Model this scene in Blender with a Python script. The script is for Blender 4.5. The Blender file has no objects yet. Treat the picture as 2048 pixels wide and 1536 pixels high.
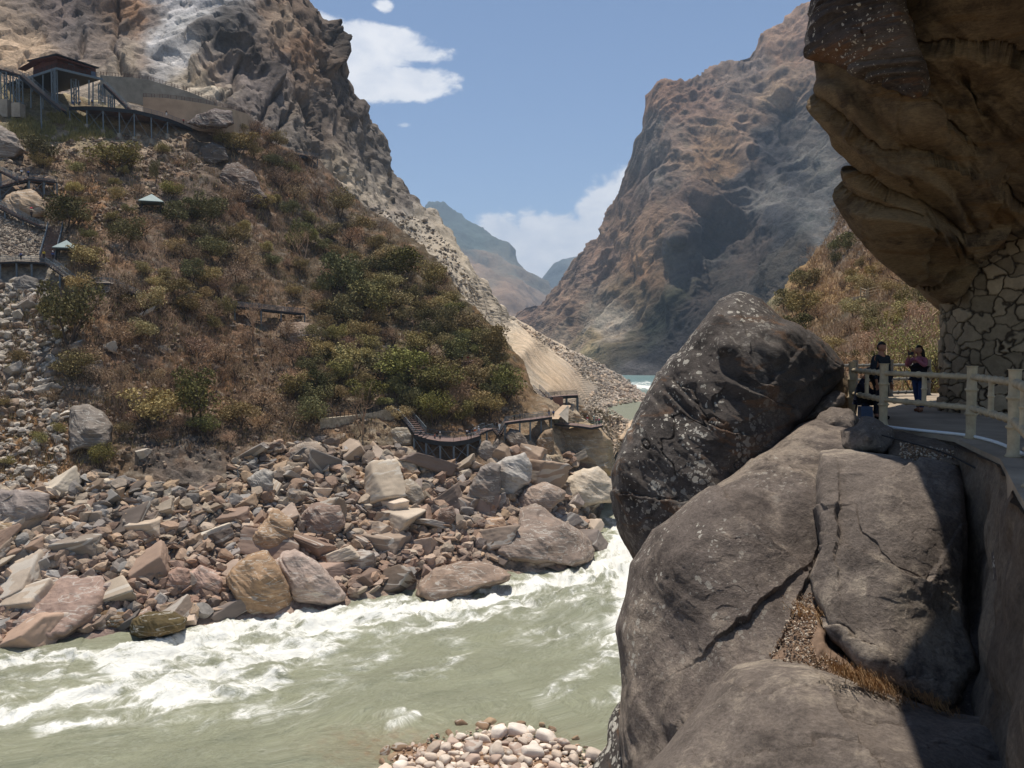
import bpy, bmesh, math, random
import numpy as np
from mathutils import Vector, Matrix, Euler
from mathutils.bvhtree import BVHTree
S = bpy.context.scene
col = S.collection
random.seed(7)
# ------------------------------------------------------------ camera
F = 1600.0; CX, CY = 1024.0, 768.0
TILT = math.radians(2.4); CAMZ = 40.0
cam_d = bpy.data.cameras.new('camera'); cam = bpy.data.objects.new('camera', cam_d); col.objects.link(cam)
cam_d.sensor_width = 36.0; cam_d.lens = 36.0 * F / 2048.0
cam_d.clip_start = 0.1; cam_d.clip_end = 60000
cam.location = (0, 0, CAMZ); cam.rotation_euler = (math.radians(90) - TILT, 0, 0)
S.camera = cam
# ------------------------------------------------------------ light
SUN = Vector((-0.04, 0.22, 0.972)).normalized()
w = bpy.data.worlds.new('World'); S.world = w; w.use_nodes = True
nt = w.node_tree; nt.nodes.clear()
def N(nt, t, **kw):
    n = nt.nodes.new(t)
    for k, v in kw.items():
        if k.startswith('i_'):
            k2 = k[2:]; n.inputs[int(k2) if k2.isdigit() else k2.replace('_', ' ')].default_value = v
        else: setattr(n, k, v)
    return n
L = lambda nt, a, b: nt.links.new(a, b)
sky = N(nt, 'ShaderNodeTexSky', sky_type='NISHITA', sun_disc=False, sun_elevation=math.asin(SUN.z),
        sun_rotation=math.atan2(SUN.x, SUN.y), altitude=2300, air_density=1.05, dust_density=0.35, ozone_density=1.5)
bg = N(nt, 'ShaderNodeBackground'); bg.inputs[1].default_value = 0.105
out = N(nt, 'ShaderNodeOutputWorld')
def M2(nt, op, a, b=None, c=None, clamp=False):
    n = nt.nodes.new('ShaderNodeMath'); n.operation = op; n.use_clamp = clamp
    for i, v in enumerate((a, b, c)):
        if v is None: continue
        if hasattr(v, 'node'): nt.links.new(v, n.inputs[i])
        else: n.inputs[i].default_value = v
    return n.outputs[0]
def MIX(nt, f, a, b, mode='MIX'):
    n = nt.nodes.new('ShaderNodeMix'); n.data_type = 'RGBA'; n.blend_type = mode
    for s, v in ((n.inputs[0], f), (n.inputs[6], a), (n.inputs[7], b)):
        if hasattr(v, 'node'): nt.links.new(v, s)
        elif s.name == 'Factor' or isinstance(v, (int, float)): s.default_value = v
        else: s.default_value = (*v[:3], 1)
    return n.outputs[2]
def RAMP(nt, f, stops, interp='LINEAR'):
    n = nt.nodes.new('ShaderNodeValToRGB'); n.color_ramp.interpolation = interp
    e = n.color_ramp.elements
    while len(e) < len(stops): e.new(0.5)
    for el, (p, c) in zip(e, stops):
        el.position = p; el.color = (*c[:3], 1) if not isinstance(c, (int, float)) else (c, c, c, 1)
    nt.links.new(f, n.inputs[0]); return n.outputs[0]
def lin(r, g, b):
    f = lambda v: (v/255/12.92 if v/255 <= .04045 else ((v/255+.055)/1.055)**2.4)
    return (f(r), f(g), f(b))
# clouds: soft cumulus painted on the sky by direction (azimuth, elevation)
tc = N(nt, 'ShaderNodeTexCoord'); sep = N(nt, 'ShaderNodeSeparateXYZ'); L(nt, tc.outputs['Generated'], sep.inputs[0])
az = M2(nt, 'ARCTAN2', sep.outputs[0], sep.outputs[1])
hyp = M2(nt, 'SQRT', M2(nt, 'ADD', M2(nt, 'MULTIPLY', sep.outputs[0], sep.outputs[0]), M2(nt, 'MULTIPLY', sep.outputs[1], sep.outputs[1])))
el = M2(nt, 'ARCTAN2', sep.outputs[2], hyp)
cmb = N(nt, 'ShaderNodeCombineXYZ'); L(nt, az, cmb.inputs[0]); L(nt, M2(nt, 'MULTIPLY', el, 1.7), cmb.inputs[1])
n1 = N(nt, 'ShaderNodeTexNoise', i_Scale=22.0, i_Detail=9.0, i_Roughness=.58, i_Distortion=.25); L(nt, cmb.outputs[0], n1.inputs[0])
n2 = N(nt, 'ShaderNodeTexNoise', i_Scale=7.0, i_Detail=6.0, i_Roughness=.6); L(nt, cmb.outputs[0], n2.inputs[0])
def ang(px, py):
    x, y, z = (px-CX)/F, math.cos(TILT)+math.sin(TILT)*(CY-py)/F, -math.sin(TILT)+math.cos(TILT)*(CY-py)/F
    return math.atan2(x, y), math.atan2(z, math.hypot(x, y))
cl = None
for (px, py, rx, ry, st) in [(640, 40, 70, 26, .9), (720, 92, 130, 44, 1.4), (800, 105, 90, 22, 1.1), (690, 150, 80, 46, 1.4), (780, 166, 110, 32, 1.4), (640, 110, 80, 60, 1.3), (768, 12, 24, 18, .7),
                         (916, 174, 16, 10, .42), (806, 250, 26, 8, .42), (1215, 452, 75, 78, 1.3), (1130, 482, 100, 60, 1.25), (1100, 540, 150, 60, 1.2), (1000, 472, 60, 44, 1.15), (1060, 470, 40, 50, 1.0), (1300, 430, 110, 100, 1.3), (420, -200, 260, 70, 1.), (1500, -380, 300, 60, .9), (-300, 150, 200, 90, 1.0), (2500, 200, 300, 120, 1.)]:
    a0, e0 = ang(px, py)
    dx = M2(nt, 'DIVIDE', M2(nt, 'SUBTRACT', az, a0), rx/F); dy = M2(nt, 'DIVIDE', M2(nt, 'SUBTRACT', el, e0), ry/F)
    r2 = M2(nt, 'ADD', M2(nt, 'MULTIPLY', dx, dx), M2(nt, 'MULTIPLY', dy, dy))
    g = M2(nt, 'MULTIPLY', M2(nt, 'EXPONENT', M2(nt, 'MULTIPLY', r2, -1.0)), st)
    cl = g if cl is None else M2(nt, 'MAXIMUM', cl, g)
dens = M2(nt, 'ADD', cl, M2(nt, 'ADD', M2(nt, 'MULTIPLY', M2(nt, 'SUBTRACT', n1.outputs[0], .5), 1.5), M2(nt, 'MULTIPLY', M2(nt, 'SUBTRACT', n2.outputs[0], .5), .5)))
dens = M2(nt, 'MULTIPLY', dens, M2(nt, 'MULTIPLY', cl, 4.0, clamp=True))
mask = N(nt, 'ShaderNodeMapRange', interpolation_type='SMOOTHSTEP', i_From_Min=.30, i_From_Max=.66); L(nt, dens, mask.inputs[0])
ccol = RAMP(nt, n1.outputs[0], [(.30, lin(200, 205, 215)), (.62, lin(228, 228, 230))])
csc = N(nt, 'ShaderNodeVectorMath', operation='SCALE'); L(nt, ccol, csc.inputs[0]); csc.inputs['Scale'].default_value = 11.0
# haze towards the horizon lightens both
skc = MIX(nt, M2(nt, 'MULTIPLY', mask.outputs[0], .94), sky.outputs[0], csc.outputs[0])
L(nt, skc, bg.inputs[0]); L(nt, bg.outputs[0], out.inputs[0])
sl = bpy.data.lights.new('sun', 'SUN'); sl.energy = 4.8; sl.angle = math.radians(.53); sl.color = (1.0, .95, .87)
so = bpy.data.objects.new('sun', sl); col.objects.link(so); so.rotation_euler = SUN.to_track_quat('Z', 'Y').to_euler()
S.view_settings.view_transform = 'Standard'; S.view_settings.look = 'None'; S.view_settings.exposure = 0.2; S.view_settings.gamma = 1.0
S.cycles.max_bounces = 5; S.cycles.diffuse_bounces = 3; S.cycles.volume_bounces = 0; S.cycles.transparent_max_bounces = 4
S.cycles.use_denoising = True
# ------------------------------------------------------------ helpers
def unp(px, py, d):
    px = np.asarray(px, float); py = np.asarray(py, float); d = np.asarray(d, float)
    b = (CY-py)/F; ry = math.cos(TILT)+math.sin(TILT)*b; rz = -math.sin(TILT)+math.cos(TILT)*b
    k = d/ry
    return np.stack(np.broadcast_arrays((px-CX)/F*k, d, CAMZ+rz*k), -1)
def at(px, py, d): return Vector(unp(px, py, d).tolist())
def dz(py, z=0.0):                       # distance at which pixel row py meets height z
    b = (CY-py)/F; ry = math.cos(TILT)+math.sin(TILT)*b; rz = -math.sin(TILT)+math.cos(TILT)*b
    return (z-CAMZ)*ry/rz
def on(px, py, z=0.0): return at(px, py, dz(py, z))
def tag(o, label=None, cat=None, group=None, kind=None):
    if label: o['label'] = label
    if cat: o['category'] = cat
    if group: o['group'] = group
    if kind: o['kind'] = kind
    return o
def mesh(V, Fc, smooth=True, name='mesh'):
    V = np.asarray(V, np.float32).reshape(-1, 3); me = bpy.data.meshes.new(name)
    if isinstance(Fc, np.ndarray) and Fc.ndim == 2:
        k = Fc.shape[1]; idx = Fc.ravel().astype(np.int32); st = np.arange(0, len(idx), k, dtype=np.int32)
    else:
        ln = np.array([len(f) for f in Fc]); idx = np.array([i for f in Fc for i in f], np.int32); st = np.concatenate([[0], np.cumsum(ln)[:-1]]).astype(np.int32)
    me.vertices.add(len(V)); me.vertices.foreach_set('co', V.ravel())
    me.loops.add(len(idx)); me.loops.foreach_set('vertex_index', idx)
    me.polygons.add(len(st)); me.polygons.foreach_set('loop_start', st)
    me.update(calc_edges=True); me.validate()
    if smooth: me.polygons.foreach_set('use_smooth', np.ones(len(me.polygons), bool))
    else: me.polygons.foreach_set('use_smooth', np.zeros(len(me.polygons), bool))
    return me
def obj(name, me, mat=None, parent=None, color=None):
    me.name = name
    o = bpy.data.objects.new(name, me); col.objects.link(o)
    if mat is not None and len(me.materials) == 0: me.materials.append(mat)
    if parent: o.parent = parent
    if color: o.color = (*color[:3], 1)
    return o
def empty(name, loc=(0, 0, 0), rz=0.0):
    o = bpy.data.objects.new(name, None); col.objects.link(o); o.location = loc; o.rotation_euler = (0, 0, rz); o.empty_display_size = .2
    return o
def vattr(me, name, a):
    a = np.asarray(a, np.float32)
    if a.ndim == 2:
        if a.shape[1] == 3: a = np.concatenate([a, np.ones((len(a), 1), np.float32)], 1)
        me.attributes.new(name, 'FLOAT_COLOR', 'POINT').data.foreach_set('color', a.ravel())
    else: me.attributes.new(name, 'FLOAT', 'POINT').data.foreach_set('value', a)
def copy_tree(o, parent=None):
    c = o.copy(); col.objects.link(c)
    if parent: c.parent = parent
    for ch in [x for x in o.children]: copy_tree(ch, c)
    return c
# noise ------------------------------------------------------
def _h(ix, iy, iz, s):
    h = (ix.astype(np.uint32)*np.uint32(374761393) + iy.astype(np.uint32)*np.uint32(668265263) + iz.astype(np.uint32)*np.uint32(2246822519) + np.uint32((s*3266489917+12345) & 0xffffffff))
    h = (h ^ (h >> np.uint32(15)))*np.uint32(2246822519); h = (h ^ (h >> np.uint32(13)))*np.uint32(3266489917); return h ^ (h >> np.uint32(16))
def perlin(p, s=0):
    i = np.floor(p).astype(np.int64); f = p-i; u = f*f*f*(f*(f*6-15)+10); r = 0
    for dx in (0, 1):
        wx = u[:, 0] if dx else 1-u[:, 0]
        for dy in (0, 1):
            wy = u[:, 1] if dy else 1-u[:, 1]
            for dzz in (0, 1):
                wz = u[:, 2] if dzz else 1-u[:, 2]
                h = _h(i[:, 0]+dx, i[:, 1]+dy, i[:, 2]+dzz, s)
                gx = (h & np.uint32(1023)).astype(float)/511.5-1; gy = ((h >> np.uint32(10)) & np.uint32(1023)).astype(float)/511.5-1; gz = ((h >> np.uint32(20)) & np.uint32(1023)).astype(float)/511.5-1
                r = r + wx*wy*wz*(gx*(f[:, 0]-dx)+gy*(f[:, 1]-dy)+gz*(f[:, 2]-dzz))
    return r*1.3
def fbm(p, o=5, s=0, g=.5, ridged=False):
    a = 1.0; r = 0; n = 0
    for k in range(o):
        v = perlin(p*(2.03**k), s+k*17)
        if ridged: v = 1-2*np.abs(v)*1.6
        r = r+a*v; n += a; a *= g
    return r/n
def cells(p, s=0):
    """nearest feature point: F1, F2, vector to it, two hash values"""
    i = np.floor(p).astype(np.int64); n = len(p)
    F1 = np.full(n, 9.); F2 = np.full(n, 9.); V = np.zeros((n, 3)); H = np.zeros(n, np.uint32)
    for dx in (-1, 0, 1):
        for dy in (-1, 0, 1):
            for dzz in (-1, 0, 1):
                c = i+np.array([dx, dy, dzz]); h = _h(c[:, 0], c[:, 1], c[:, 2], s)
                fp = c+np.stack([(h & np.uint32(1023)), (h >> np.uint32(10)) & np.uint32(1023), (h >> np.uint32(20)) & np.uint32(1023)], -1).astype(float)/1023
                dv = p-fp; d = np.sqrt((dv**2).sum(1)); m = d < F1
                F2 = np.where(m, F1, np.minimum(F2, d)); F1 = np.where(m, d, F1); V = np.where(m[:, None], dv, V); H = np.where(m, h, H)
    h2 = _h(H.astype(np.int64), H.astype(np.int64)*7, H.astype(np.int64)*13, s+5)
    return F1, F2, V, (h2 & np.uint32(0xffff)).astype(float)/65535, h2
def facet(p, s=0, tilt=.8):
    F1, F2, V, r, h = cells(p, s)
    g = np.stack([((h >> np.uint32(3)) & np.uint32(255)), ((h >> np.uint32(11)) & np.uint32(255)), ((h >> np.uint32(19)) & np.uint32(255))], -1).astype(float)/127.5-1
    return (r-.5)+tilt*(V*g).sum(1), F2-F1, r
def facet2(p, s=0, tilt=.9):
    """scooped fracture faces meeting in sharp, continuous ridges"""
    i = np.floor(p).astype(np.int64); best = np.full(len(p), -9.)
    for dx in (-1, 0, 1):
        for dy in (-1, 0, 1):
            for dzz in (-1, 0, 1):
                c = i+np.array([dx, dy, dzz]); h = _h(c[:, 0], c[:, 1], c[:, 2], s)
                dv = p-(c+np.stack([(h & np.uint32(1023)), (h >> np.uint32(10)) & np.uint32(1023), (h >> np.uint32(20)) & np.uint32(1023)], -1).astype(float)/1023)
                h2 = _h(h.astype(np.int64), h.astype(np.int64)*7, h.astype(np.int64)*13, s+5)
                g = np.stack([((h2 >> np.uint32(3)) & np.uint32(255)), ((h2 >> np.uint32(11)) & np.uint32(255)), ((h2 >> np.uint32(19)) & np.uint32(255))], -1).astype(float)/127.5-1
                best = np.maximum(best, ((h2 & np.uint32(0xffff)).astype(float)/65535-.5)*.4+tilt*.7*(dv*g).sum(1)-.75*(dv**2).sum(1))
    return -(best-.1)
def rotm(rx, ry, rz): return np.array(Euler((math.radians(rx), math.radians(ry), math.radians(rz))).to_matrix())
def sstep(x, a, b):
    t = np.clip((x-a)/(b-a), 0, 1); return t*t*(3-2*t)
def rbf(pts, q, lam=1e-3):
    """smooth interpolation of (px,py,d) in log d with an r kernel"""
    P = np.array([[a, b] for a, b, _ in pts], float)/1000; v = np.log(np.array([c for *_, c in pts], float))
    n = len(P); K = np.sqrt(((P[:, None]-P[None])**2).sum(-1)); A = np.zeros((n+3, n+3)); A[:n, :n] = K-lam*np.eye(n)
    Q = np.c_[np.ones(n), P]; A[:n, n:] = Q; A[n:, :n] = Q.T; wgt = np.linalg.solve(A, np.r_[v, 0, 0, 0])
    q = np.asarray(q, float)/1000; r = np.empty(len(q))
    for a in range(0, len(q), 40000):
        b = q[a:a+40000]; r[a:a+40000] = np.sqrt(((b[:, None]-P[None])**2).sum(-1))@wgt[:n]+wgt[n]+b@wgt[n+1:]
    return np.exp(r)
def shep(pts, q, pw=3.2):
    """patchy blend of colour control points (px,py,(r,g,b))"""
    P = np.array([[a, b] for a, b, _ in pts], float); C = np.array([lin(*c) for *_, c in pts]); r = np.empty((len(q), 3))
    for a in range(0, len(q), 40000):
        b = q[a:a+40000]; d = ((b[:, None]-P[None])**2).sum(-1)+700.; ww = d**(-pw/2*1.6); r[a:a+40000] = (ww@C)/ww.sum(1, keepdims=True)
    return r
def gridfaces(nu, nv, wrap=False):
    u = np.arange(nu if wrap else nu-1); v = np.arange(nv-1); U, V = np.meshgrid(u, v, indexing='ij'); U2 = (U+1) % nu
    return np.stack([U*nv+V, U2*nv+V, U2*nv+V+1, U*nv+V+1], -1).reshape(-1, 4)
def gnormals(P):
    a = np.gradient(P, axis=0); b = np.gradient(P, axis=1); n = np.cross(a, b); return n/np.maximum(np.linalg.norm(n, axis=-1, keepdims=True), 1e-9)
def smooth2(P, k):
    for _ in range(k):
        Q = P.copy(); Q[1:-1] += P[:-2]+P[2:]; Q[1:-1] /= 3; R = Q.copy(); R[:, 1:-1] += Q[:, :-2]+Q[:, 2:]; R[:, 1:-1] /= 3; P = R
    return P
def interp(pl, x):
    pl = np.array(pl, float); return np.interp(x, pl[:, 0], pl[:, 1])
def seg_dist(q, pl):
    best = np.full(len(q), 1e9); s = np.zeros(len(q)); side = np.zeros(len(q)); acc = 0
    for a, b in zip(pl[:-1], pl[1:]):
        a = np.array(a, float); b = np.array(b, float); ab = b-a; ln = np.linalg.norm(ab); t = np.clip(((q-a)@ab)/ln**2, 0, 1); c = a+t[:, None]*ab
        d = np.linalg.norm(q-c, axis=1); m = d < best; sg = np.sign(ab[0]*(q[:, 1]-a[1])-ab[1]*(q[:, 0]-a[0]))
        s = np.where(m, acc+t*ln, s); side = np.where(m, sg*d, side); best = np.where(m, d, best); acc += ln
    return best, s, side
# ------------------------------------------------------------ materials
def newmat(name):
    m = bpy.data.materials.new(name); m.use_nodes = True; nt = m.node_tree
    b = nt.nodes['Principled BSDF']; b.inputs['Roughness'].default_value = .85; b.inputs['Specular IOR Level'].default_value = .25
    return m, nt, b
def bump(nt, b, h, strength=.5, dist=.1):
    n = N(nt, 'ShaderNodeBump'); n.inputs['Strength'].default_value = strength; n.inputs['Distance'].default_value = dist
    L(nt, h, n.inputs['Height']); L(nt, n.outputs[0], b.inputs['Normal'])
def noise(nt, vec, scale, detail=6, rough=.6, dist=0.0):
    n = N(nt, 'ShaderNodeTexNoise', i_Scale=scale, i_Detail=detail, i_Roughness=rough, i_Distortion=dist)
    if vec is not None: L(nt, vec, n.inputs[0])
    return n.outputs[0]
def coords(nt, kind='Object', scale=(1, 1, 1), rot=(0, 0, 0)):
    t = N(nt, 'ShaderNodeTexCoord'); m = N(nt, 'ShaderNodeMapping'); m.inputs['Scale'].default_value = scale
    m.inputs['Rotation'].default_value = [math.radians(a) for a in rot]; L(nt, t.outputs[kind], m.inputs[0]); return m.outputs[0]
def terrain_mat(name, sc, lo=.55, hi=1.4, bstr=.6, bd=1.0, speck=0.0):
    m, nt, b = newmat(name)
    a = N(nt, 'ShaderNodeAttribute', attribute_name='col'); v = coords(nt)
    f = M2(nt, 'ADD', M2(nt, 'MULTIPLY', noise(nt, v, sc, 8, .65), .6), M2(nt, 'MULTIPLY', noise(nt, v, sc*6, 4, .7), .4))
    k = N(nt, 'ShaderNodeMapRange', i_From_Min=.36, i_From_Max=.64, i_To_Min=lo, i_To_Max=hi); L(nt, f, k.inputs[0])
    s = N(nt, 'ShaderNodeVectorMath', operation='SCALE'); L(nt, a.outputs['Color'], s.inputs[0]); L(nt, k.outputs[0], s.inputs['Scale'])
    L(nt, s.outputs[0], b.inputs['Base Color']); b.inputs['Roughness'].default_value = .95; b.inputs['Specular IOR Level'].default_value = .1
    bump(nt, b, f, bstr, bd); return m
MT_HILL = terrain_mat('hillside_ground', .35, .55, 1.45, .9, 1.0)
MT_CLIFF = terrain_mat('cliff_rock', .16, .62, 1.36, .9, 1.6)
MT_FAR = terrain_mat('far_mountain', .03, .6, 1.4, 1.0, 8.0)
MT_DIST = terrain_mat('distant_mountain', .004, .75, 1.25, .8, 40.0)
def boulder_mat(name, sc=.5, light=(1.25), veins=True):
    """grey-brown boulders, tinted by the object colour, banded along one local axis"""
    m, nt, b = newmat(name)
    oi = N(nt, 'ShaderNodeObjectInfo'); tc = N(nt, 'ShaderNodeTexCoord')
    off = N(nt, 'ShaderNodeVectorMath', operation='SCALE'); cb = N(nt, 'ShaderNodeCombineXYZ'); L(nt, oi.outputs['Random'], cb.inputs[0]); L(nt, oi.outputs['Random'], cb.inputs[2]); L(nt, cb.outputs[0], off.inputs[0]); off.inputs['Scale'].default_value = 300
    ad = N(nt, 'ShaderNodeVectorMath', operation='ADD'); L(nt, tc.outputs['Object'], ad.inputs[0]); L(nt, off.outputs[0], ad.inputs[1])
    st = N(nt, 'ShaderNodeMapping'); st.inputs['Scale'].default_value = (sc*.5, sc*.8, sc*3.2); st.inputs['Rotation'].default_value = (.3, .5, 0); L(nt, ad.outputs[0], st.inputs[0])
    a = noise(nt, st.outputs[0], 1.0, 8, .62, .4); c = noise(nt, ad.outputs[0], sc*2.5, 8, .7)
    f = M2(nt, 'ADD', M2(nt, 'MULTIPLY', a, .55), M2(nt, 'MULTIPLY', c, .45))
    k = N(nt, 'ShaderNodeMapRange', i_From_Min=.36, i_From_Max=.66, i_To_Min=.60, i_To_Max=1.32); L(nt, f, k.inputs[0])
    rr = M2(nt, 'ADD', M2(nt, 'MULTIPLY', oi.outputs['Random'], .4), .82)
    s = N(nt, 'ShaderNodeVectorMath', operation='SCALE'); L(nt, oi.outputs['Color'], s.inputs[0]); L(nt, M2(nt, 'MULTIPLY', k.outputs[0], rr), s.inputs['Scale'])
    c2 = s.outputs[0]
    if veins:
        vn = noise(nt, st.outputs[0], .7, 4, .5, 1.2)
        band = M2(nt, 'COMPARE', vn, .5, .012)
        c2 = MIX(nt, M2(nt, 'MULTIPLY', band, .45), c2, lin(205, 198, 185))
    rust = N(nt, 'ShaderNodeMapRange', i_From_Min=.56, i_From_Max=.7); L(nt, noise(nt, ad.outputs[0], sc*.7, 5, .6), rust.inputs[0])
    c2 = MIX(nt, M2(nt, 'MULTIPLY', rust.outputs[0], .3), c2, lin(150, 116, 84))
    L(nt, c2, b.inputs['Base Color']); bump(nt, b, f, .8, .35); return m
M_BOULD = boulder_mat('river_boulder', .35)
M_RUB = boulder_mat('rubble_stone', .8, veins=False)
def flat(name, c, rough=.8, metal=0.0, var=.15, sc=3.0, b_=0.0):
    m, nt, b = newmat(name); v = coords(nt); f = noise(nt, v, sc, 6, .65)
    k = N(nt, 'ShaderNodeMapRange', i_From_Min=.3, i_From_Max=.7, i_To_Min=1-var, i_To_Max=1+var); L(nt, f, k.inputs[0])
    rgb = N(nt, 'ShaderNodeRGB'); rgb.outputs[0].default_value = (*lin(*c), 1)
    s = N(nt, 'ShaderNodeVectorMath', operation='SCALE'); L(nt, rgb.outputs[0], s.inputs[0]); L(nt, k.outputs[0], s.inputs['Scale'])
    L(nt, s.outputs[0], b.inputs['Base Color']); b.inputs['Roughness'].default_value = rough; b.inputs['Metallic'].default_value = metal
    if b_: bump(nt, b, f, b_, .05)
    return m
def tinted(name, rough=.8, var=.25, sc=2.0):
    m, nt, b = newmat(name); oi = N(nt, 'ShaderNodeObjectInfo'); f = noise(nt, coords(nt), sc, 4, .6)
    k = N(nt, 'ShaderNodeMapRange', i_From_Min=.3, i_From_Max=.7, i_To_Min=1-var, i_To_Max=1+var); L(nt, f, k.inputs[0])
    s = N(nt, 'ShaderNodeVectorMath', operation='SCALE'); L(nt, oi.outputs['Color'], s.inputs[0]); L(nt, k.outputs[0], s.inputs['Scale'])
    L(nt, s.outputs[0], b.inputs['Base Color']); b.inputs['Roughness'].default_value = rough; return m
M_STEEL = flat('galvanised_steel', (106, 116, 122), .6, .1, .12)
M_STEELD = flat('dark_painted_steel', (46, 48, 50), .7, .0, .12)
M_DECK = flat('brown_deck_boards', (128, 106, 98), .8, 0, .2, 1.2)
M_CLOTH = tinted('cloth', .9, .15, 6)
M_SKIN = flat('skin', (150, 105, 82), .6, 0, .08)
M_HAIR = flat('black_hair', (26, 22, 22), .55, 0, .2)
M_WOODW = flat('dark_red_timber', (92, 56, 48), .8, 0, .3, 1.5)
M_ROOF = flat('grey_metal_roof', (118, 132, 130), .6, .1, .15, .6)
M_CONC = flat('weathered_concrete', (158, 148, 134), .9, 0, .3, .35, .2)
M_LEAF = {}
def leafmat(name, c1, c2, trans=.15):
    m, nt, b = newmat(name); g = N(nt, 'ShaderNodeNewGeometry'); oi = N(nt, 'ShaderNodeObjectInfo')
    c = MIX(nt, g.outputs['Random Per Island'], lin(*c1), lin(*c2))
    f = M2(nt, 'ADD', M2(nt, 'MULTIPLY', oi.outputs['Random'], .8), .75)
    s = N(nt, 'ShaderNodeVectorMath', operation='SCALE'); L(nt, MIX(nt, 1.0, c, oi.outputs['Color'], 'MULTIPLY'), s.inputs[0]); L(nt, f, s.inputs['Scale'])
    L(nt, s.outputs[0], b.inputs['Base Color']); b.inputs['Roughness'].default_value = .9; b.inputs['Specular IOR Level'].default_value = .1
    M_LEAF[name] = m; return m
leafmat('olive_leaves', (108, 98, 66), (160, 142, 102))
leafmat('green_leaves', (94, 94, 56), (146, 138, 86))
leafmat('dark_leaves', (78, 78, 54), (124, 116, 80))
leafmat('dry_twigs', (128, 104, 84), (172, 146, 120))
leafmat('dry_grass', (148, 120, 88), (184, 154, 116))
leafmat('yellow_leaves', (112, 106, 66), (150, 138, 92))
M_BARK = flat('bark', (84, 72, 62), .95, 0, .3, 2.0)
def water_mat():
    m, nt, b = newmat('river_water')
    a = N(nt, 'ShaderNodeAttribute', attribute_name='foam'); fl = N(nt, 'ShaderNodeAttribute', attribute_name='flow'); wc = N(nt, 'ShaderNodeAttribute', attribute_name='wcol')
    mp = N(nt, 'ShaderNodeMapping'); mp.inputs['Scale'].default_value = (.45, .95, 1); L(nt, fl.outputs['Color'], mp.inputs[0])
    n1 = noise(nt, mp.outputs[0], 1.0, 10, .68, 1.1); n2 = noise(nt, mp.outputs[0], 4.2, 6, .7, .6); n3 = noise(nt, mp.outputs[0], 13, 5, .75, .4)
    f = M2(nt, 'ADD', a.outputs['Fac'], M2(nt, 'ADD', M2(nt, 'MULTIPLY', M2(nt, 'SUBTRACT', n1, .5), 1.15), M2(nt, 'ADD', M2(nt, 'MULTIPLY', M2(nt, 'SUBTRACT', n2, .5), .75), M2(nt, 'MULTIPLY', M2(nt, 'SUBTRACT', n3, .5), .8))))
    mk = N(nt, 'ShaderNodeMapRange', interpolation_type='SMOOTHSTEP', i_From_Min=.44, i_From_Max=1.0); L(nt, f, mk.inputs[0])
    thin = N(nt, 'ShaderNodeMapRange', i_From_Min=.2, i_From_Max=.6, i_To_Max=.22); L(nt, f, thin.inputs[0])
    fac = M2(nt, 'ADD', mk.outputs[0], thin.outputs[0], clamp=True)
    wk = N(nt, 'ShaderNodeMapRange', i_From_Min=.35, i_From_Max=.65, i_To_Min=.72, i_To_Max=1.25); L(nt, M2(nt, 'ADD', M2(nt, 'MULTIPLY', n2, .6), M2(nt, 'MULTIPLY', n3, .4)), wk.inputs[0]); wsc = N(nt, 'ShaderNodeVectorMath', operation='SCALE'); L(nt, wc.outputs['Color'], wsc.inputs[0]); L(nt, wk.outputs[0], wsc.inputs['Scale'])
    L(nt, MIX(nt, fac, wsc.outputs[0], lin(230, 227, 216)), b.inputs['Base Color'])
    r = N(nt, 'ShaderNodeMapRange', i_To_Min=.28, i_To_Max=.9); L(nt, fac, r.inputs[0]); L(nt, r.outputs[0], b.inputs['Roughness'])
    b.inputs['Specular IOR Level'].default_value = .4
    bump(nt, b, M2(nt, 'ADD', M2(nt, 'MULTIPLY', n1, .7), M2(nt, 'MULTIPLY', n2, .3)), .8, .6); return m
M_WATER = water_mat()
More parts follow.
